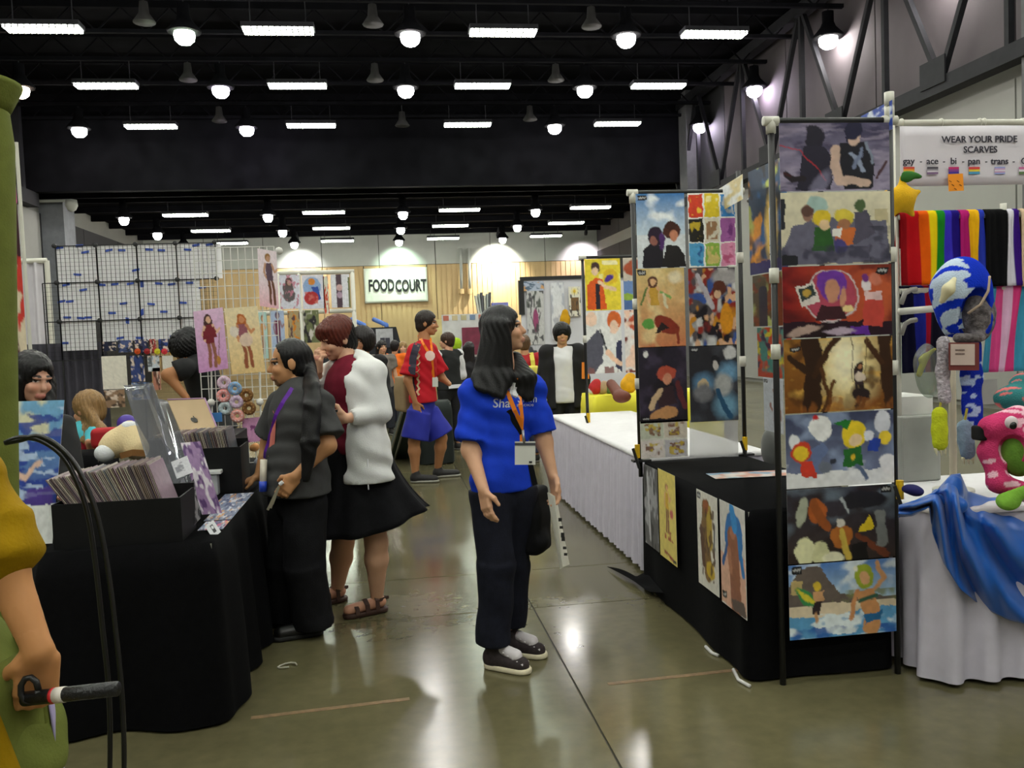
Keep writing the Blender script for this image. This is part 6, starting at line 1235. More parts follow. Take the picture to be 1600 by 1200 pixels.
# scarf rack
YR = 4.02
KNIT = MA('knit_dye', .95, .1, bump=.35, bs=260, var=.08)
rk = empty('scarf_rack', YP(1408, 700, YR)*V(1, 1, 0)+V(0, 0, .756), 'white pipe rack carrying two rows of striped scarves', 'rack')
zr1, zr2 = YP(1500, 336, YR)[2], YP(1500, 452, YR)[2]
xa, xb = YP(1410, 400, YR)[0], YP(1640, 400, YR)[0]
for z, pyq in ((zr1, 0), (zr2, 0)): MB().tube([V(xa, YR+.02, z), V(xb+.3, YR+.02, z)], .014, 10).build('crossbar', WPIPE, rk, True)
for x in (xa, xb+.28): MB().tube([V(x, YR+.05, .756), V(x, YR+.05, zr1+.02)], .014, 10).build('upright', WPIPE, rk, True)
xq = YP(1572, 330, YR)[0]; MB().tube([V(xq, YR+.02, zr1-.02), V(xq, YR+.02, YP(1572, 317, YR)[2])], .016, 10).build('stub', WPIPE, rk, True)
for py in (455, 503): q = YP(1408, py+20, YR-.05); MB().tube([q, q+V(.02, 0, .05), q+V(.05, 0, .065), q+V(.08, 0, .068)], .012, 8).build('hook', M('grey_hook', (150, 146, 140), .5), rk, True)
q = YP(1405, 487, YR-.12); MB().tube([q, YP(1464, 482, YR-.12)], .017, 10).build('arm', WPIPE, rk, True)
def scarf(x0, x1, py0, py1, zbar, stripes, label, skew=0.0, Yoff=0.0):
    X0, X1 = YP(x0, py0, YR)[0], YP(x1, py0, YR)[0]; zb = YP((x0+x1)/2, py1, YR)[2]; tot = sum(s for s, _ in stripes); ed = np.cumsum([0]+[s for s, _ in stripes])/tot
    r = .024
    def fn(u, v):
        x = lerp(X0, X1, u)+.004*math.sin(v*6+u*9); s = v*(abs(zbar-zb)+r*math.pi+.15)
        y0 = YR+.02+Yoff
        L = .15
        if s < L: return V(x, y0+r, zbar-L+s)
        if s < L+math.pi*r: a = (s-L)/r; return V(x, y0+r*math.cos(a), zbar+r*math.sin(a))
        d = s-L-math.pi*r; return V(x+skew*d, y0-r-.02*d-.006*math.sin(u*12+d*8)-.004*math.sin(u*31), zbar-d)
    def cf(u, v):
        for i in range(len(stripes)):
            if u <= ed[i+1]+1e-6: return lin(stripes[i][1])
    return tag(sheet('scarf', fn, 48, 30, KNIT, None, .008, cf), label, 'scarf', 'scarves on the rack')
scarf(1405, 1499, 336, 445, zr1, [(10, (140, 14, 22)), (22, (186, 20, 28)), (13, (232, 96, 16)), (14, (236, 206, 20)), (13, (30, 130, 36)), (13, (60, 50, 190)), (13, (34, 20, 120))], 'rainbow striped scarf with wide red edge on the upper rack bar')
scarf(1499, 1538, 334, 445, zr1, [(15, (176, 30, 110)), (14, (232, 176, 24)), (10, (44, 60, 176))], 'magenta, yellow and blue striped scarf on the upper rack bar')
scarf(1538, 1593, 334, 447, zr1, [(33, (16, 16, 18)), (11, (214, 210, 222)), (10, (56, 22, 120))], 'black, white and purple striped scarf on the upper rack bar')
scarf(1594, 1640, 336, 447, zr1, [(8, (206, 180, 150)), (20, (90, 40, 30)), (18, (120, 60, 40))], 'tan and brown striped scarf at the right end of the rack')
scarf(1410, 1478, 452, 582, zr2, [(20, (14, 14, 40)), (16, (30, 36, 130)), (9, (150, 20, 44)), (23, (20, 18, 34))], 'navy scarf with thin red stripe on the lower rack bar', Yoff=.02)
scarf(1548, 1612, 450, 580, zr2, [(10, (60, 130, 160)), (12, (206, 70, 130)), (12, (214, 170, 200)), (13, (206, 60, 120)), (14, (60, 140, 170))], 'pink, white and teal striped scarf on the lower rack bar', -.12, .01)
# yellow star plush
c = YP(1410, 310, 3.9); st_ = [ell(c, V(.05, .035, .05))]
for i in range(5): a_ = math.radians(90+72*i); st_.append(cap(c, c+V(math.cos(a_)*.085, 0, math.sin(a_)*.095), .036, .011, (V(0, 1, 0), .8)))
so = tag(blob('star_plush', st_, .007, M('yellow_fleece', (226, 176, 20), .95, .08, 30, bump=.3, bs=140), None, .03), 'yellow star plush with green leaf perched above the scarves', 'plush')
blob('leaf', [ell(c+V(.045, -.01, .105), V(.05, .012, .016), rotm(0, 0, 12)), ell(c+V(.015, -.01, .09), V(.03, .015, .02))], .006, M('green_fleece', (50, 110, 40), .95), so, .02)
# blue hooded hat on its display pole
dp_ = empty('hat_pole', YP(1489, 735, 3.75)*V(1, 1, 0)+V(0, 0, .756), 'cream display pole under the blue hooded hat', 'pole')
q = YP(1489, 700, 3.75); qz = YP(1492, 470, 3.75)[2]
MB().tube([V(q[0], 3.75, .756), V(q[0], 3.75, qz)], .016, 12).build('shaft', M('cream_pole', (206, 196, 172), .5), dp_, True); MB().lathe(V(q[0], 3.75, .756), [(.09, 0), (.09, .012), (.02, .02)], 16).build('foot', WPIPE, dp_)
D = 3.84
hc_ = P(1505, 462, D); Rh = rotm(30)
def spots(base, sp, f=26, lo=.60, seed=3, mask=None):
    def fn(vs):
        n_ = vnoise(vs[:, 0]*f+vs[:, 1]*f*.7, vs[:, 2]*f+vs[:, 1]*f*.3, seed); m = (n_ > lo)
        if mask is not None: m &= mask(vs)
        return np.where(m[:, None], lin(sp), lin(base))
    return fn
FUR = MA('fleece_dye', .95, .1, bump=.5, bs=150, var=.12)
hat = blob('hooded_hat', [ell(P(1502, 455, D), V(.125, .115, .15)), ell(P(1512, 500, D), V(.11, .10, .11)), neg(ell(P(1533, 492, D-.11), V(.058, .11, .115), Rh)), neg(ell(P(1505, 545, D), V(.09, .08, .09)))], .007, FUR, None, .05, disp=wrinkle(.004, 40, 8), colfn=spots((20, 52, 190), (190, 206, 226), 34, .54, 4, lambda v: (v[:, 0] < P(1497, 460, D)[0]+.02*np.sin(v[:, 2]*30))))
tag(hat, 'blue and white fleece hooded hat with cream horn on the pole', 'hat')
blob('fur_lining', [ell(P(1528, 492, D-.02), V(.068, .07, .115), Rh), cap(P(1497, 528, D-.07), P(1532, 528, D-.07), .022, .018)], .007, M('grey_fur', (110, 104, 106), 1.0, .6, 40, bump=1.0, bs=90), hat, .03, disp=wrinkle(.005, 110, 5))
blob('horn', [cap(P(1472, 470, D-.12), P(1482, 452, D-.14), .012, .022), cap(P(1482, 452, D-.14), P(1491, 436, D-.13), .022, .010)], .006, M('cream_felt', (226, 218, 180), .9), hat, .02)
MB().tube(path([P(1512, 490, D-.1), P(1532, 476, D-.12), P(1544, 455, D-.11), P(1546, 432, D-.08)], 5), .006, 6).build('edge_cord', M('tan_cord', (170, 150, 130), .9), hat, True)
def flap(name, pts, wd, th, mat, parent, colfn=None):
    pr = [cap(a_, b_, wd, wd, (FW, th/wd)) for a_, b_ in zip(pts[:-1], pts[1:])]; return blob(name, pr, .007, mat, parent, .02, disp=wrinkle(.003, 50, 3), colfn=colfn)
flap('fur_tail', [P(1474, 535, D-.06), P(1473, 580, D-.05), P(1476, 622, D-.05)], .028, .014, M('pale_fur', (176, 168, 176), 1.0, .5, 60, bump=1.0, bs=100), hat)
flap('spotted_tail', [P(1517, 540, D-.02), P(1518, 590, D-.02), P(1520, 655, D-.02)], .045, .016, FUR, hat, spots((24, 44, 160), (170, 190, 226), 50, .58, 6))
for i in range(3): blob('claw', [cap(P(1510+i*8, 664, D-.02), P(1514+i*9, 672, D-.03), .008, .002)], .003, M('cream_felt', (226, 218, 180), .9), hat)
sgn = MB().obox(P(1506, 557, D-.10), RT*.062, FW*.004, UP*.058).build('hat_sign', M('brown_frame', (110, 44, 40), .6)); tag(sgn, 'small brown framed sign hanging below the blue hooded hat', 'sign')
MB().obox(P(1504, 554, D-.106), RT*.050, FW*.002, UP*.044).build('sign_card', M('pinkish_card', (196, 176, 166), .6), sgn)
mb = MB(); [mb.obox(P(1495+i*5, 547+j*6, D-.109), RT*.006, FW*.001, UP*.003) for i in range(3) for j in range(2)]; mb.build('sign_mark', M('sign_ink', (110, 90, 84), .7), sgn)
bg = tag(blob('bagged_toy', [ell(P(1448, 570, D+.05), V(.055, .04, .1)), ell(P(1452, 600, D+.05), V(.04, .035, .06))], .008, clear_film('toy_bag', (214, 222, 212), .07, .12), None, .04, disp=wrinkle(.008, 40, 8)), 'yellow toy in a clear plastic bag hanging beside the fur tail', 'toy')
blob('toy', [cap(P(1440, 562, D+.05), P(1460, 546, D+.04), .014, .008), cap(P(1446, 558, D+.05), P(1436, 585, D+.05), .016, .012)], .006, M('acid_yellow', (200, 190, 40), .8), bg, .01)
for i, (pts, c, lab) in enumerate((([(1468, 648), (1468, 672), (1469, 692)], (190, 200, 30), 'acid green fleece mitten with claws hanging left of the pole'), ([(1507, 668), (1509, 688), (1512, 706)], (120, 140, 160), 'grey-blue fleece mitten with claws hanging right of the pole'))):
    o = blob('mitten', [cap(P(*a_, D-.05), P(*b_, D-.05), .034, .034, (FW, .5)) for a_, b_ in zip(pts[:-1], pts[1:])], .007, M(f'mitten_{i}', c, .95, .2, 30, bump=.4, bs=120), None, .01); tag(o, lab, 'mitten', 'hanging mittens')
    for k_ in range(3): blob('claw', [cap(P(pts[-1][0]-7+k_*7, pts[-1][1]+10, D-.05), P(pts[-1][0]-5+k_*7, pts[-1][1]+20, D-.05), .008, .002)], .004, M('cream_felt', (226, 218, 180), .9), o)
    MB().tube([P(pts[0][0], pts[0][1]-8, D-.05), P(pts[0][0]+4, pts[0][1]-30, D-.05)], .005, 6).build('cord', M('mitten_cord', (170, 160, 60), .9), o)
# pink spotted animal hat on the table
D = 3.62
PINK = spots((206, 62, 112), (240, 190, 206), 40, .60, 9)
ph_ = blob('animal_hat', [ell(P(1588, 690, D+.03), V(.125, .11, .12)), cap(P(1550, 668, D), P(1590, 655, D), .05, .06), cap(P(1545, 705, D+.02), P(1560, 750, D), .045, .04), cap(P(1560, 755, D), P(1610, 772, D), .04, .04), neg(ell(P(1592, 706, D-.1), V(.055, .1, .07))), neg(ell(P(1534, 678, D-.05), V(.04, .08, .035)))], .007, FUR, None, .03, disp=wrinkle(.003, 50, 4), colfn=PINK)
tag(ph_, 'pink spotted fleece animal hat with green lining at far right', 'hat')
blob('green_lining', [ell(P(1592, 707, D-.0), V(.078, .06, .098))], .007, M('green_lining_fleece', (90, 130, 40), .95, .15, 30, bump=.3, bs=120), ph_, .02)
blob('eye', [ell(P(1583, 665, D-.10), V(.016, .01, .016))], .004, M('eye_black', (12, 12, 14), .15), ph_)
blob('eye_white', [ell(P(1580, 660, D-.092), V(.028, .012, .026))], .005, M('eye_white', (226, 210, 216), .8), ph_)
blob('ear_flap', [cap(P(1568, 782, D-.04), P(1600, 768, D-.06), .03, .025, (FW, .5)), ell(P(1578, 786, D-.05), V(.045, .02, .03))], .007, M('lime_fleece', (126, 180, 60), .95, .1, 30, bump=.3), ph_, .02)
blob('mouth', [rbox(P(1537, 676, D+.02), V(.04, .03, .03), None, .01)], .007, M('mouth_black', (14, 13, 15), .9), ph_)
tg = tag(MB().obox(YP(1546, 612, 3.95), V(.04, 0, 0), V(0, .003, 0), V(0, 0, .06)).build('price_tag', M('grey_card', (150, 148, 146), .6)), 'grey price card hanging between the pole and the pink hat', 'card')
tag(blob('patterned_hat', [ell(P(1590, 622, 3.95), V(.10, .09, .06)), ell(P(1600, 600, 3.98), V(.06, .06, .05))], .009, FUR, None, .03, colfn=spots((60, 130, 130), (226, 120, 120), 46, .55, 12)), 'teal and pink patterned hat behind the pink animal hat', 'hat')
# cartons and a clear bin on the booth table
tag(MB().box((YP(1412, 640, 4.05)[0], 4.07, YP(1430, 648, 4.1)[2]), (YP(1462, 640, 4.05)[0], 4.32, YP(1430, 618, 4.1)[2])).build('white_carton', M('white_carton', (222, 222, 216), .6), bevel=.004), 'flat white carton on the clear bin behind the scarves', 'box')
tag(MB().box((YP(1412, 640, 4.0)[0], 4.02, .757), (YP(1474, 640, 4.0)[0], 4.12, YP(1430, 648, 4.05)[2]-.002)).build('storage_bin', M('grey_bin_plastic', (150, 152, 146), .35), bevel=.01), 'pale grey plastic storage bin under the white carton', 'bin')
# blue satin swag over the table front
SAT = M('blue_satin', (0, 90, 186), .34, .12, 9, spec=.6, sheen=.2)
sw = empty('satin_swag', (2.5, 3.38, .3), 'bright blue satin swag draped over the white skirted table', 'cloth')
top = [(1404, 790), (1430, 782), (1462, 768), (1486, 742), (1500, 740), (1512, 768), (1545, 778), (1580, 776), (1640, 790)]
bt_ = [(1404, 808), (1425, 806), (1452, 792), (1458, 835), (1475, 880), (1500, 920), (1535, 948), (1575, 968), (1640, 985)]
def interp(l, t): k_ = t*(len(l)-1); i = min(int(k_), len(l)-2); f_ = k_-i; f_ = f_; return lerp(l[i], l[i+1], f_)
def swag(u, v):
    a_, b_ = interp(top, u), interp(bt_, u); px, py = lerp(a_, b_, v)
    dep = 3.36-.035*math.sin(v*math.pi)-.042*math.sin((v*3.2-u*4.8)*3.6)*min(1, v*3)-.018*math.sin((v*2-u*5)*9+1)*min(1, v*4); dep += .16*max(0, .25-v)/.25*(1 if u > .28 else .2)
    return YP(px, py, dep)
sheet('satin_cloth', swag, 90, 60, SAT, sw, .004)
kn = blob('satin_knot', [ell(YP(1490, 765, 3.42), V(.05, .04, .06), None), cap(YP(1470, 775, 3.4), YP(1500, 790, 3.36), .03, .03)], .008, SAT, sw, .03, disp=wrinkle(.006, 60, 3))
tag(blob('dark_blue_pouch', [ell(YP(1422, 764, 3.46), V(.035, .03, .02)), ell(YP(1432, 768, 3.46), V(.03, .03, .02))], .006, M('navy_velvet', (30, 28, 90), .9), None), 'small navy pouch on the table corner beside the yellow clamp', 'pouch')

# ================================================================== FAR HALF OF THE HALL
fcq0, fcq1 = YP(568, 420, YB-.12), YP(669, 471, YB-.12)
fc = sheet('food_court_banner', lambda u, v: V(lerp(fcq0[0], fcq1[0], u), YB-.15-.02*math.sin(u*5+v*3), lerp(fcq0[2], fcq1[2], v)+.06*math.sin(u*3.14)*(v-.5)*.3), 24, 14, M('banner_white', (216, 222, 206), .7, .02), None, .01)
tag(fc, 'white FOOD COURT banner hung on the far tan wall', 'banner')
for t, x in (('FOOD', 596), ('COURT', 642)): text('banner_lettering', t, YP(x, 447, YB-.19), (1, 0, 0), (0, 0, 1), .53, M('banner_black', (22, 22, 24), .7), fc, .55, .004, .03)
for x_, z_ in ((fcq0[0], fcq0[2]), (fcq1[0], fcq0[2])): MB().tube([V(x_, YB-.14, z_), V(x_, YB-.1, z_+.1)], .02, 6).build('tie', BPIPE, fc)
# poster stand on the white table
YT = 7.9
t0 = G(913, 662, .75); YT = float(t0[1])
fx = YP(911, 402, YT)[0]; fz = YP(911, 402, YT)[2]; fx2 = fx+.86
cp = [(V(fx, YT+.03, fz), (1, 0, 0)), (V(fx, YT+.03, YP(912, 530, YT)[2]), (0, 0, 1)), (V(fx, YT+.03, YP(912, 655, YT)[2]), (0, 0, 1))]
frame_pipe('poster_stand', 'black pipe stand with two rows of posters on the white table', [(V(fx, YT+.03, .756), V(fx, YT+.03, fz)), (V(fx2, YT+.03, .756), V(fx2, YT+.03, fz))], [(V(fx, YT+.03, fz), V(fx2, YT+.03, fz))], cp, [V(fx, YT, .80)])
def st3(x0, y0, x1, y1, a, lab): t = pplane((x0, y0), (x1, y1), YT); poster('poster', a, t[0], V(t[1][0], 0, 0), t[2], lab, group='posters on the white table stand')
a = A(50, 70, .75, (236, 214, 60), seed=121); a.mott((244, 240, 170), 3, 3, .55, .7, .8, region=(.4, .3, 1, 1)).poly([(.05, .5), (.3, .36), (.5, .4), (.6, .98), (.05, .98)], (222, 92, 30)).rect(.3, .5, .4, .98, (40, 34, 44)).ell(.3, .16, .12, .1, (70, 46, 44)).ell(.28, .24, .09, .07, (240, 206, 170)).ell(.72, .35, .2, .15, (226, 190, 40)).ell(.68, .38, .14, .06, (76, 48, 140), -30).line([(.4, .45), (.62, .56), (.85, .6)], .05, (240, 206, 170)).rect(.5, .03, .92, .12, (246, 236, 180))
st3(913, 405, 971, 484, a, 'bright yellow poster with an orange figure on the white table stand')
a = A(40, 70, .75, (206, 196, 180), seed=122); a.ell(.4, .2, .4, .16, (170, 80, 50)).rect(0, .45, 1, .7, (110, 140, 190)).rect(0, .7, 1, .8, (150, 180, 70)).rect(0, .8, 1, 1, (80, 110, 160)); st3(973, 403, 1031, 482, a, 'poster with blue and green bands beside the yellow one')
a = A(50, 80, .62, (226, 226, 222), seed=123); a.poly([(.0, .5), (.3, .3), (.5, .4), (.45, .8), (.2, 1), (0, 1)], (84, 84, 96)).poly([(.85, .5), (1, .45), (1, 1), (.8, .9)], (52, 54, 80)).ell(.15, .12, .16, .12, (240, 206, 180)).ell(.8, .16, .2, .16, (214, 104, 44)).ell(.8, .26, .13, .11, (240, 206, 180)).line([(.4, .3), (.6, .7)], .025, (24, 24, 28)).line([(.6, .66), (.8, .8), (.95, .85)], .07, (236, 196, 166)).mott((130, 84, 80), 6, 4, .55, .65, .9, region=(0, .9, 1, 1))
st3(915, 487, 973, 582, a, 'white poster with two suited figures in the lower row of the stand')
a = A(40, 80, .62, (226, 220, 214), seed=124); a.ell(.4, .2, .3, .14, (196, 90, 60)).mott((236, 200, 176), 4, 6, .5, .62, 1).mott((120, 60, 50), 5, 6, .62, .7, 1); st3(975, 485, 1030, 580, a, 'pale figure poster at the right of the lower row of the stand')
# merchandise on the yellow table
for i, (x, y, r_, c, lab) in enumerate(((929, 588, .07, (186, 40, 44), 'red plush toy on the yellow table'), (941, 596, .06, (176, 150, 120), 'beige box-shaped plush on the yellow table'), (952, 582, .06, (90, 120, 80), 'green plush toy on the yellow table'), (982, 588, .09, (216, 160, 30), 'golden yellow plush on the yellow table'), (926, 610, .05, (226, 226, 230), 'white ball on the yellow table edge'))):
    q = YP(x, y, 9.0); q[2] = .9+r_*.92; tag(blob('plush_toy', [ell(q, V(r_, r_*.8, r_)), ell(q+V(.02, 0, r_*.9), V(r_*.6, r_*.55, r_*.5))], .016, M(f'merch_{i}', c, .85, .15, 20), None, .03), lab, 'plush', 'plush toys on the yellow table')
tag(blob('brown_glove', [cap(P(955, 600, 8.95), P(968, 618, 8.75), .05, .06), ell(P(972, 620, 8.72), V(.09, .07, .06))], .016, M('brown_leather', (110, 54, 36), .6), None, .03), 'brown leather glove draped over the yellow table edge', 'glove')
# display board of large monochrome art far right of centre
YM = 13.5
m0, m1 = YP(813, 438, YM), YP(912, 640, YM)
db = empty('display_board', ((m0[0]+m1[0])/2, YM, 0), 'tall white display board with black edge hung with monochrome art', 'board')
MB().box((m0[0], YM+.02, 0), (m1[0]+1.2, YM+.06, m0[2])).build('panel', M('board_white', (214, 214, 220), .7, .03), db)
MB().box((m0[0]-.03, YM-.01, YP(813, 492, YM)[2]), (m0[0]+.05, YM+.07, m0[2])).build('edge_strip', BPIPE, db); MB().box((m0[0], YM-.01, m0[2]), (m1[0]+1.2, YM+.07, m0[2]+.05)).build('top_strip', BPIPE, db)
def mo(x0, y0, x1, y1, a, lab): t = pplane((x0, y0), (x1, y1), YM-.02); poster('art_print', a, t[0], V(t[1][0], 0, 0), t[2], lab, 'print', 'monochrome art on the display board')
a = A(40, 60, .6, (196, 196, 196), seed=131); a.mott((90, 96, 90), 4, 4, .5, .62, 1, region=(0, 0, 1, .3)).ell(.5, .55, .16, .22, (150, 70, 110)).mott((60, 60, 64), 7, 8, .62, .68, .9).line([(.2, .4), (.5, .8)], .02, (80, 80, 84)).line([(.8, .4), (.5, .8)], .02, (80, 80, 84)); mo(822, 455, 852, 538, a, 'monochrome print with a mauve centre on the display board')
a = A(40, 60, .6, (190, 190, 196), seed=132); a.mott((70, 70, 76), 6, 7, .54, .62, 1).ell(.45, .4, .12, .2, (60, 60, 66)); mo(822, 540, 855, 625, a, 'grey monochrome print low on the display board')
a = A(30, 30, 1.2, (176, 186, 206), seed=133); a.mott((90, 110, 130), 4, 4, .5, .62, 1).mott((206, 160, 110), 3, 3, .64, .7, 1); mo(818, 440, 850, 454, a, 'blue-grey strip print at the top of the display board')
a = A(30, 40, .6, (222, 224, 228), seed=134); a.mott((180, 184, 196), 3, 6, .55, .65, .9); mo(860, 442, 884, 530, a, 'nearly blank pale print on the display board')
a = A(30, 40, .7, (226, 222, 206), seed=135); a.ell(.5, .16, .3, .12, (236, 226, 170)).ell(.5, .16, .12, .06, (226, 190, 60)).rect(.2, .36, .85, .8, (120, 92, 60)).mott((60, 56, 54), 6, 6, .62, .68, .9); mo(888, 448, 908, 494, a, 'print with a brown square and yellow flower on the display board')
# low white booths in the far middle
for x0, y0, x1, Y, c, lab in ((690, 492, 800, 18.0, (206, 206, 204), 'white booth backdrop in the far middle'), (660, 500, 700, 19.5, (206, 190, 130), 'patterned yellowish booth backdrop in the far middle')):
    q0, q1 = YP(x0, y0, Y), YP(x1, y0, Y); o = empty('booth_backdrop', ((q0[0]+q1[0])/2, Y, 0), lab, 'backdrop')
    MB().box((q0[0], Y, 0), (q1[0], Y+.05, q0[2])).build('panel', M(f'backdrop_{c[2]}', c, .8, .15, 5), o)
    for i in range(8 if x0 == 690 else 0): x = lerp(q0[0], q1[0], (i+.5)/8); MB().box((x-.06, Y-.01, q0[2]-.12), (x+.05, Y+.0, q0[2]-.02)).build('card', M(f'cardc_{i%4}', [(190, 110, 90), (206, 190, 150), (190, 180, 140), (120, 140, 170)][i % 4], .7), o)
q0 = YP(722, 512, 17.9); tag(MB().box((q0[0], 17.97, q0[2]-.55), (q0[0]+.62, 17.998, q0[2])).build('maroon_poster', M('maroon_print', (120, 44, 66), .7, .3, 6)), 'maroon poster on the white far booth backdrop', 'poster')
q0 = YP(745, 462, 18.3); bk = empty('book_rack', (q0[0]+.1, 18.3, 0), 'tall rack of pale books in the far middle', 'rack')
for i in range(6): MB().obox(q0+V(.05*i, 0, -.2), V(.018, 0, .0), V(0, .1, 0), V(.01*i-.03, 0, .2+.03*(i % 3))).build('book', M(f'bookc_{i%3}', [(206, 206, 190), (170, 176, 170), (90, 90, 96)][i % 3], .7), bk)
MB().box((q0[0]-.05, 18.25, 0), (q0[0]+.3, 18.4, q0[2]-.4)).build('base', M('rack_grey', (150, 150, 146), .7), bk)
q0 = YP(769, 473, 18.1); cx = empty('lavender_carton', (q0[0]+.2, 18.2, 0), 'lavender carton on a tall plinth in the far middle', 'box'); MB().box((q0[0], 18.1, q0[2]-.18), (q0[0]+.33, 18.3, q0[2])).build('carton', M('lavender_print', (130, 134, 206), .6, .2, 10), cx); MB().box((q0[0]-.05, 18.08, 0), (q0[0]+.4, 18.32, q0[2]-.18)).build('plinth', M('plinth_white', (206, 206, 204), .7), cx)
# black tent with blue tubes on its roof
YN = 17.0
n0, n1 = YP(540, 520, YN), YP(632, 520, YN); zt_ = YP(580, 512, YN)[2]
tn = empty('black_tent', ((n0[0]+n1[0])/2, YN, 0), 'black booth tent with blue tubes on top behind the crowd', 'tent')
vs = []
for Yy in (YN, YN+2):
    vs += [V(n0[0]-.6, Yy, 0), V(n1[0]+.25, Yy, 0), V(n1[0]-.15, Yy, zt_), V(n0[0]-.4, Yy, zt_)]
MB().add(vs, [(0, 1, 2, 3), (7, 6, 5, 4), (0, 4, 5, 1), (1, 5, 6, 2), (2, 6, 7, 3), (3, 7, 4, 0)]).build('canopy', M('tent_black', (30, 32, 38), .8, .15, 3), tn)
for x in (555, 590): a_ = YP(x-6, 499, YN+.5); b_ = YP(x+14, 508, YN+.2); MB().tube([a_, b_, V(b_[0], b_[1], zt_-.02)], .045, 8).build('tube', M('pool_noodle_blue', (80, 116, 190), .7), tn, True)
MB().box((YP(563, 0, YN)[0], YN-.03, YP(565, 540, YN)[2]), (YP(590, 0, YN)[0], YN-.005, YP(565, 515, YN)[2])).build('notice', M('notice_grey', (170, 172, 176), .6, .2, 12), tn)
for x in (594, 602): q = YP(x, 528, YN-.03); MB().box((q[0], YN-.04, q[2]-.18), (q[0]+.085, YN-.005, q[2])).build('window_pane', M('tent_window', (60, 62, 74), .3), tn)
# dark green folded stall and poles behind the man in red
gs = empty('folded_stall', G(620, 716), 'dark green folded stall leaning beside the walking man', 'stall')
MB().add([G(606, 716), G(640, 716), P(645, 640, 10.2), P(628, 640, 10.2)]+[q+V(0, .5, 0) for q in (G(606, 716), G(640, 716), P(645, 640, 10.2), P(628, 640, 10.2))], [(0, 1, 2, 3), (7, 6, 5, 4), (0, 4, 5, 1), (1, 5, 6, 2), (2, 6, 7, 3), (3, 7, 4, 0)]).build('cover', M('dark_green_canvas', (30, 44, 36), .85), gs)
for x in (608, 617): MB().tube([G(x, 717), P(x+20, 645, 10.1)], .014, 6).build('pole', M('pole_grey', (140, 140, 130), .5), gs)
dg = draped_table('draped_table', 'dark green draped table far down the middle of the aisle', *sorted((P(652, 640, 11)[0], P(706, 640, 11)[0])), 10.9, 11.5, .75, M('dark_green_cloth', (28, 36, 34), .85), amp=.02, wl=.3, seed=14)

def crowd(label, px, topy, D, yaw, skin, hairm, shirt, pants, sl=(.7, .7), hemf=.5, long=0, pose=None, hair_t=.014, headyaw=None, shoes=True, fat=1.0, extra=None):
    zt = P(px, topy, D)[2]; H = max(1.2, zt-.012); o = P(px, 640, D); J = skeleton(o, H, yaw, **(pose or {}))
    p = Person(label, J, yaw, skin, (J['hd'], H/1.7*1.0, headyaw if headyaw is not None else yaw, 0, 0), H, fat, .017, hh=.008)
    p.shirt(M(f'crowd_top_{shirt[0]}_{shirt[1]}_{shirt[2]}', shirt, .8, .08), H*hemf, sl, .018, .005); p.trousers(M(f'crowd_leg_{pants[0]}_{pants[1]}_{pants[2]}', pants, .85, .1), .016, .95, .01)
    f = p.f; p.shoes(M('crowd_shoe', (30, 28, 28), .6), M('crowd_sole', (120, 118, 112), .7), (f, f), .27, .012)
    hr = p.cap_hair(hair_t)
    if long:
        for q in range(5): hr.append(cap(p.hp(-.06+.03*q, .07, .02), p.hp(-.08+.04*q, .08, -long), .035, .02))
    p.hair(hr, hairm, .011, .02); return p
BRN = hairmat('brown_hair', (58, 38, 28)); DBR = hairmat('very_dark_hair', (26, 20, 20))
w_ = crowd('man in white shirt and black waistcoat seen from behind, holding a phone', 704, 517, 12.2, -150, (214, 160, 130), BRN, (220, 220, 222), (22, 22, 25), (1.6, 1.6), .52, headyaw=-110, pose=dict(eb=(.14, .03, .62), wb=(.10, .18, .60), wa=(-.12, .16, .58)))
w_.shirt(M('black_waistcoat', (24, 26, 26), .85), w_.J['pel'][2]-.05, (0, 0), .028, .003, 'waistcoat')
ribbon('waist_strap', [w_.J['pel']-w_.f*.16+w_.sd*t*.12+V(0, 0, .0) for t in (-1, 0, 1)], .05, .01, WHTC, w_.root, -FW)
tag(MB().obox(w_.J['wb']+w_.f*.07+V(0, 0, .02), V(.06, .02, .01), V(0, .008, 0), V(0, 0, .03)).build('phone', M('phone_grey', (90, 94, 100), .3)), 'phone in the hand of the man in the waistcoat', 'phone')
crowd('person in lime green beanie behind the waistcoat man', 717, 527, 14.5, 150, (200, 150, 120), M('lime_knit', (158, 190, 30), .95, .1, 30, bump=.4), (120, 124, 60), (40, 44, 50), hair_t=.022)
crowd('dark-haired person in black behind the woman in blue', 737, 532, 13.2, 160, (190, 140, 110), DBR, (26, 24, 28), (24, 24, 30), long=.25)
r_ = crowd('person in red shirt with yellow backpack straps seen from behind', 823, 520, 10.8, 172, (190, 140, 106), hairmat('cropped_brown_hair', (96, 72, 50)), (168, 24, 34), (40, 44, 70), hair_t=.006, fat=1.1)
bp_ = blob('backpack', [rbox(r_.ch-r_.f*.19+V(.06, 0, -.16), V(.11, .06, .2), rotm(172), .04)], .014, M('yellow_backpack', (222, 208, 90), .8, .1), None, .03); tag(bp_, 'yellow backpack on the person in the red shirt', 'backpack')
for s_ in (.1, -.1): ribbon('strap', [r_.ch-r_.f*.16+r_.sd*s_+V(0, 0, -.1), r_.ch-r_.f*.15+r_.sd*s_*.9+V(0, 0, .1), r_.J['nk']+r_.sd*s_*.8+V(0, 0, .04)], .05, .012, M('yellow_backpack', (222, 208, 90), .8, .1), bp_, -FW)
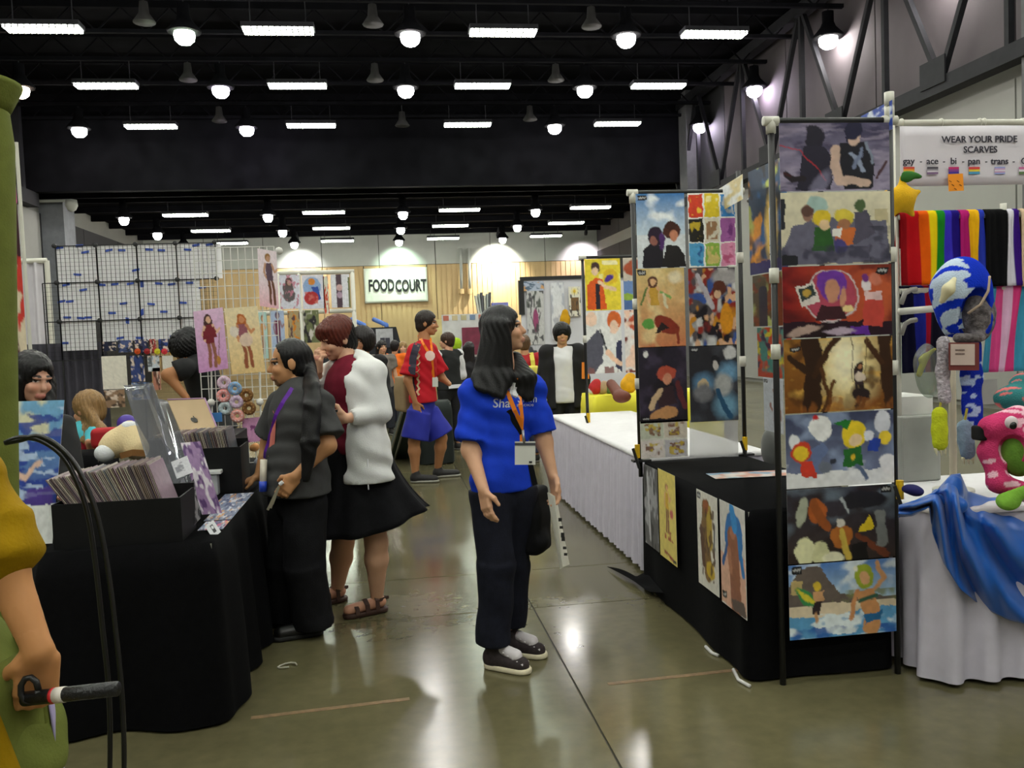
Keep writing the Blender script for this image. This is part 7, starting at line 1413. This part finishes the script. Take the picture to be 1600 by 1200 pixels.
# man in black jacket and bowl-cut wig by the white table
s9 = crowd('person in black wig, open black jacket and white shirt by the white table', 882, 503, 9.9, -6, (196, 150, 108), BLKH, (222, 222, 224), (18, 18, 20), (1.9, 1.9), .47, hair_t=.03)
c9 = s9.torso(.040, True); Jn = s9.J
for q_ in 'ab': c9 += [cap(Jn['s'+q_], Jn['e'+q_], .082, .072), cap(Jn['e'+q_], lerp(Jn['e'+q_], Jn['w'+q_], .9), .07, .054, flat=True)]
blob('jacket', c9+[neg(rbox(s9.ch+s9.f*.2-V(0, 0, .15), V(.10, .2, .5), rotm(-6), .01))], .016, M('black_jacket', (20, 19, 21), .85), s9.root, .03, cuts=[((0, 0, .72), (0, 0, -1))], disp=wrinkle(.005, 30, 4))
tag(MB().obox(s9.J['wb']+V(0, 0, .32)-FW*.12, RT*.04, FW*.004, UP*.09).build('orange_badge', M('orange_card', (226, 130, 30), .6)), 'orange card pinned on the sleeve of the black jacket', 'badge')
b_ = blob('wig', [s9.he((0, .01, .03), (.104, .114, .108)), neg(s9.he((0, -.11, -.085), (.07, .07, .09)))], .010, BLKH, s9.root, .02, cuts=[(s9.hp(0, 0, -.035), (0, 0, -1))])
tag(blob('yellow_plush', [ell(YP(883, 500, YM-.06), V(.08, .06, .12)), ell(YP(883, 489, YM-.06), V(.05, .05, .06))], .014, M('amber_plush', (214, 160, 20), .9), None), 'amber plush on a shelf behind the black wig', 'plush')
# crowd on the left of the aisle, far back
af = crowd('person with big curly black hair in dark clothes behind the white cardigan', 572, 512, 8.6, -30, (176, 124, 92), DBR, (26, 25, 28), (24, 24, 30), (1.8, 1.8), hair_t=.05)
crowd('woman in patterned top holding up a phone in the far crowd', 601, 530, 14.5, 20, (206, 156, 124), DBR, (120, 112, 104), (30, 32, 40), (.6, .6), long=.3)
crowd('person in bright orange shirt in the far crowd', 621, 530, 15.5, 160, (186, 134, 100), DBR, (236, 110, 16), (40, 44, 60), (.8, .8))
crowd('blond person far behind the man in red', 634, 532, 16.2, 0, (214, 170, 140), hairmat('blond_hair', (150, 120, 76)), (110, 96, 80), (60, 60, 70))
# empty chair beside the black table
ch = empty('grey_chair', (2.6, 5.45, 0), 'grey plastic chair behind the black table', 'chair')
q = P(1203, 700, 5.5); CH = M('grey_chair_plastic', (104, 106, 104), .5)
blob('backrest', [ell(q, V(.035, .07, .12), rotm(20))], .008, CH, ch); blob('seat', [rbox(V(q[0]+.2, q[1], .46), V(.2, .2, .02), None, .015)], .012, CH, ch)
MB().tube([q-V(0, 0, .08), V(q[0]+.03, q[1], .46)], .012, 8).build('back_support', BPIPE, ch)
for sx in (.04, .36):
    for sy in (-.16, .16): MB().tube([V(q[0]+sx, q[1]+sy, .46), V(q[0]+sx, q[1]+sy*1.15, 0)], .011, 8).build('leg', BPIPE, ch)

# ---------------- small things on the floor
for i, (a_, b_, lab) in enumerate(((G(950, 1069), G(1160, 1046), 'worn orange floor tape in front of the black table'), (G(392, 1122), G(640, 1092), 'worn orange floor tape across the aisle at lower left'))):
    tag(MB().bar(a_+V(0, 0, .0008), b_+V(0, 0, .0008), .03, .0012).build('floor_tape', M('worn_orange_tape', (122, 96, 66), .6, .3, 30)), lab, 'tape')
rg = G(449, 1042); tag(MB().tube([rg+V(.045*math.cos(t*.62), .03*math.sin(t*.62), .006+.004*math.sin(t)) for t in range(9)], .004, 6).build('paper_scrap', M('scrap_white', (190, 186, 170), .7)), 'curled pale paper scrap on the floor by the left table', 'scrap')
for i, (pts, lab) in enumerate((([(1112, 1012), (1122, 1022), (1132, 1026)], 'white cable end poking from under the black table middle'), ([(1156, 1048), (1164, 1064), (1182, 1074)], 'white cable end poking from under the near corner of the black table'))):
    tag(MB().tube([G(*q)+V(-.03, 0, .008) for q in pts], .008, 8).build('white_cable', M('cable_white', (206, 204, 200), .5), smooth=True), lab, 'cable')
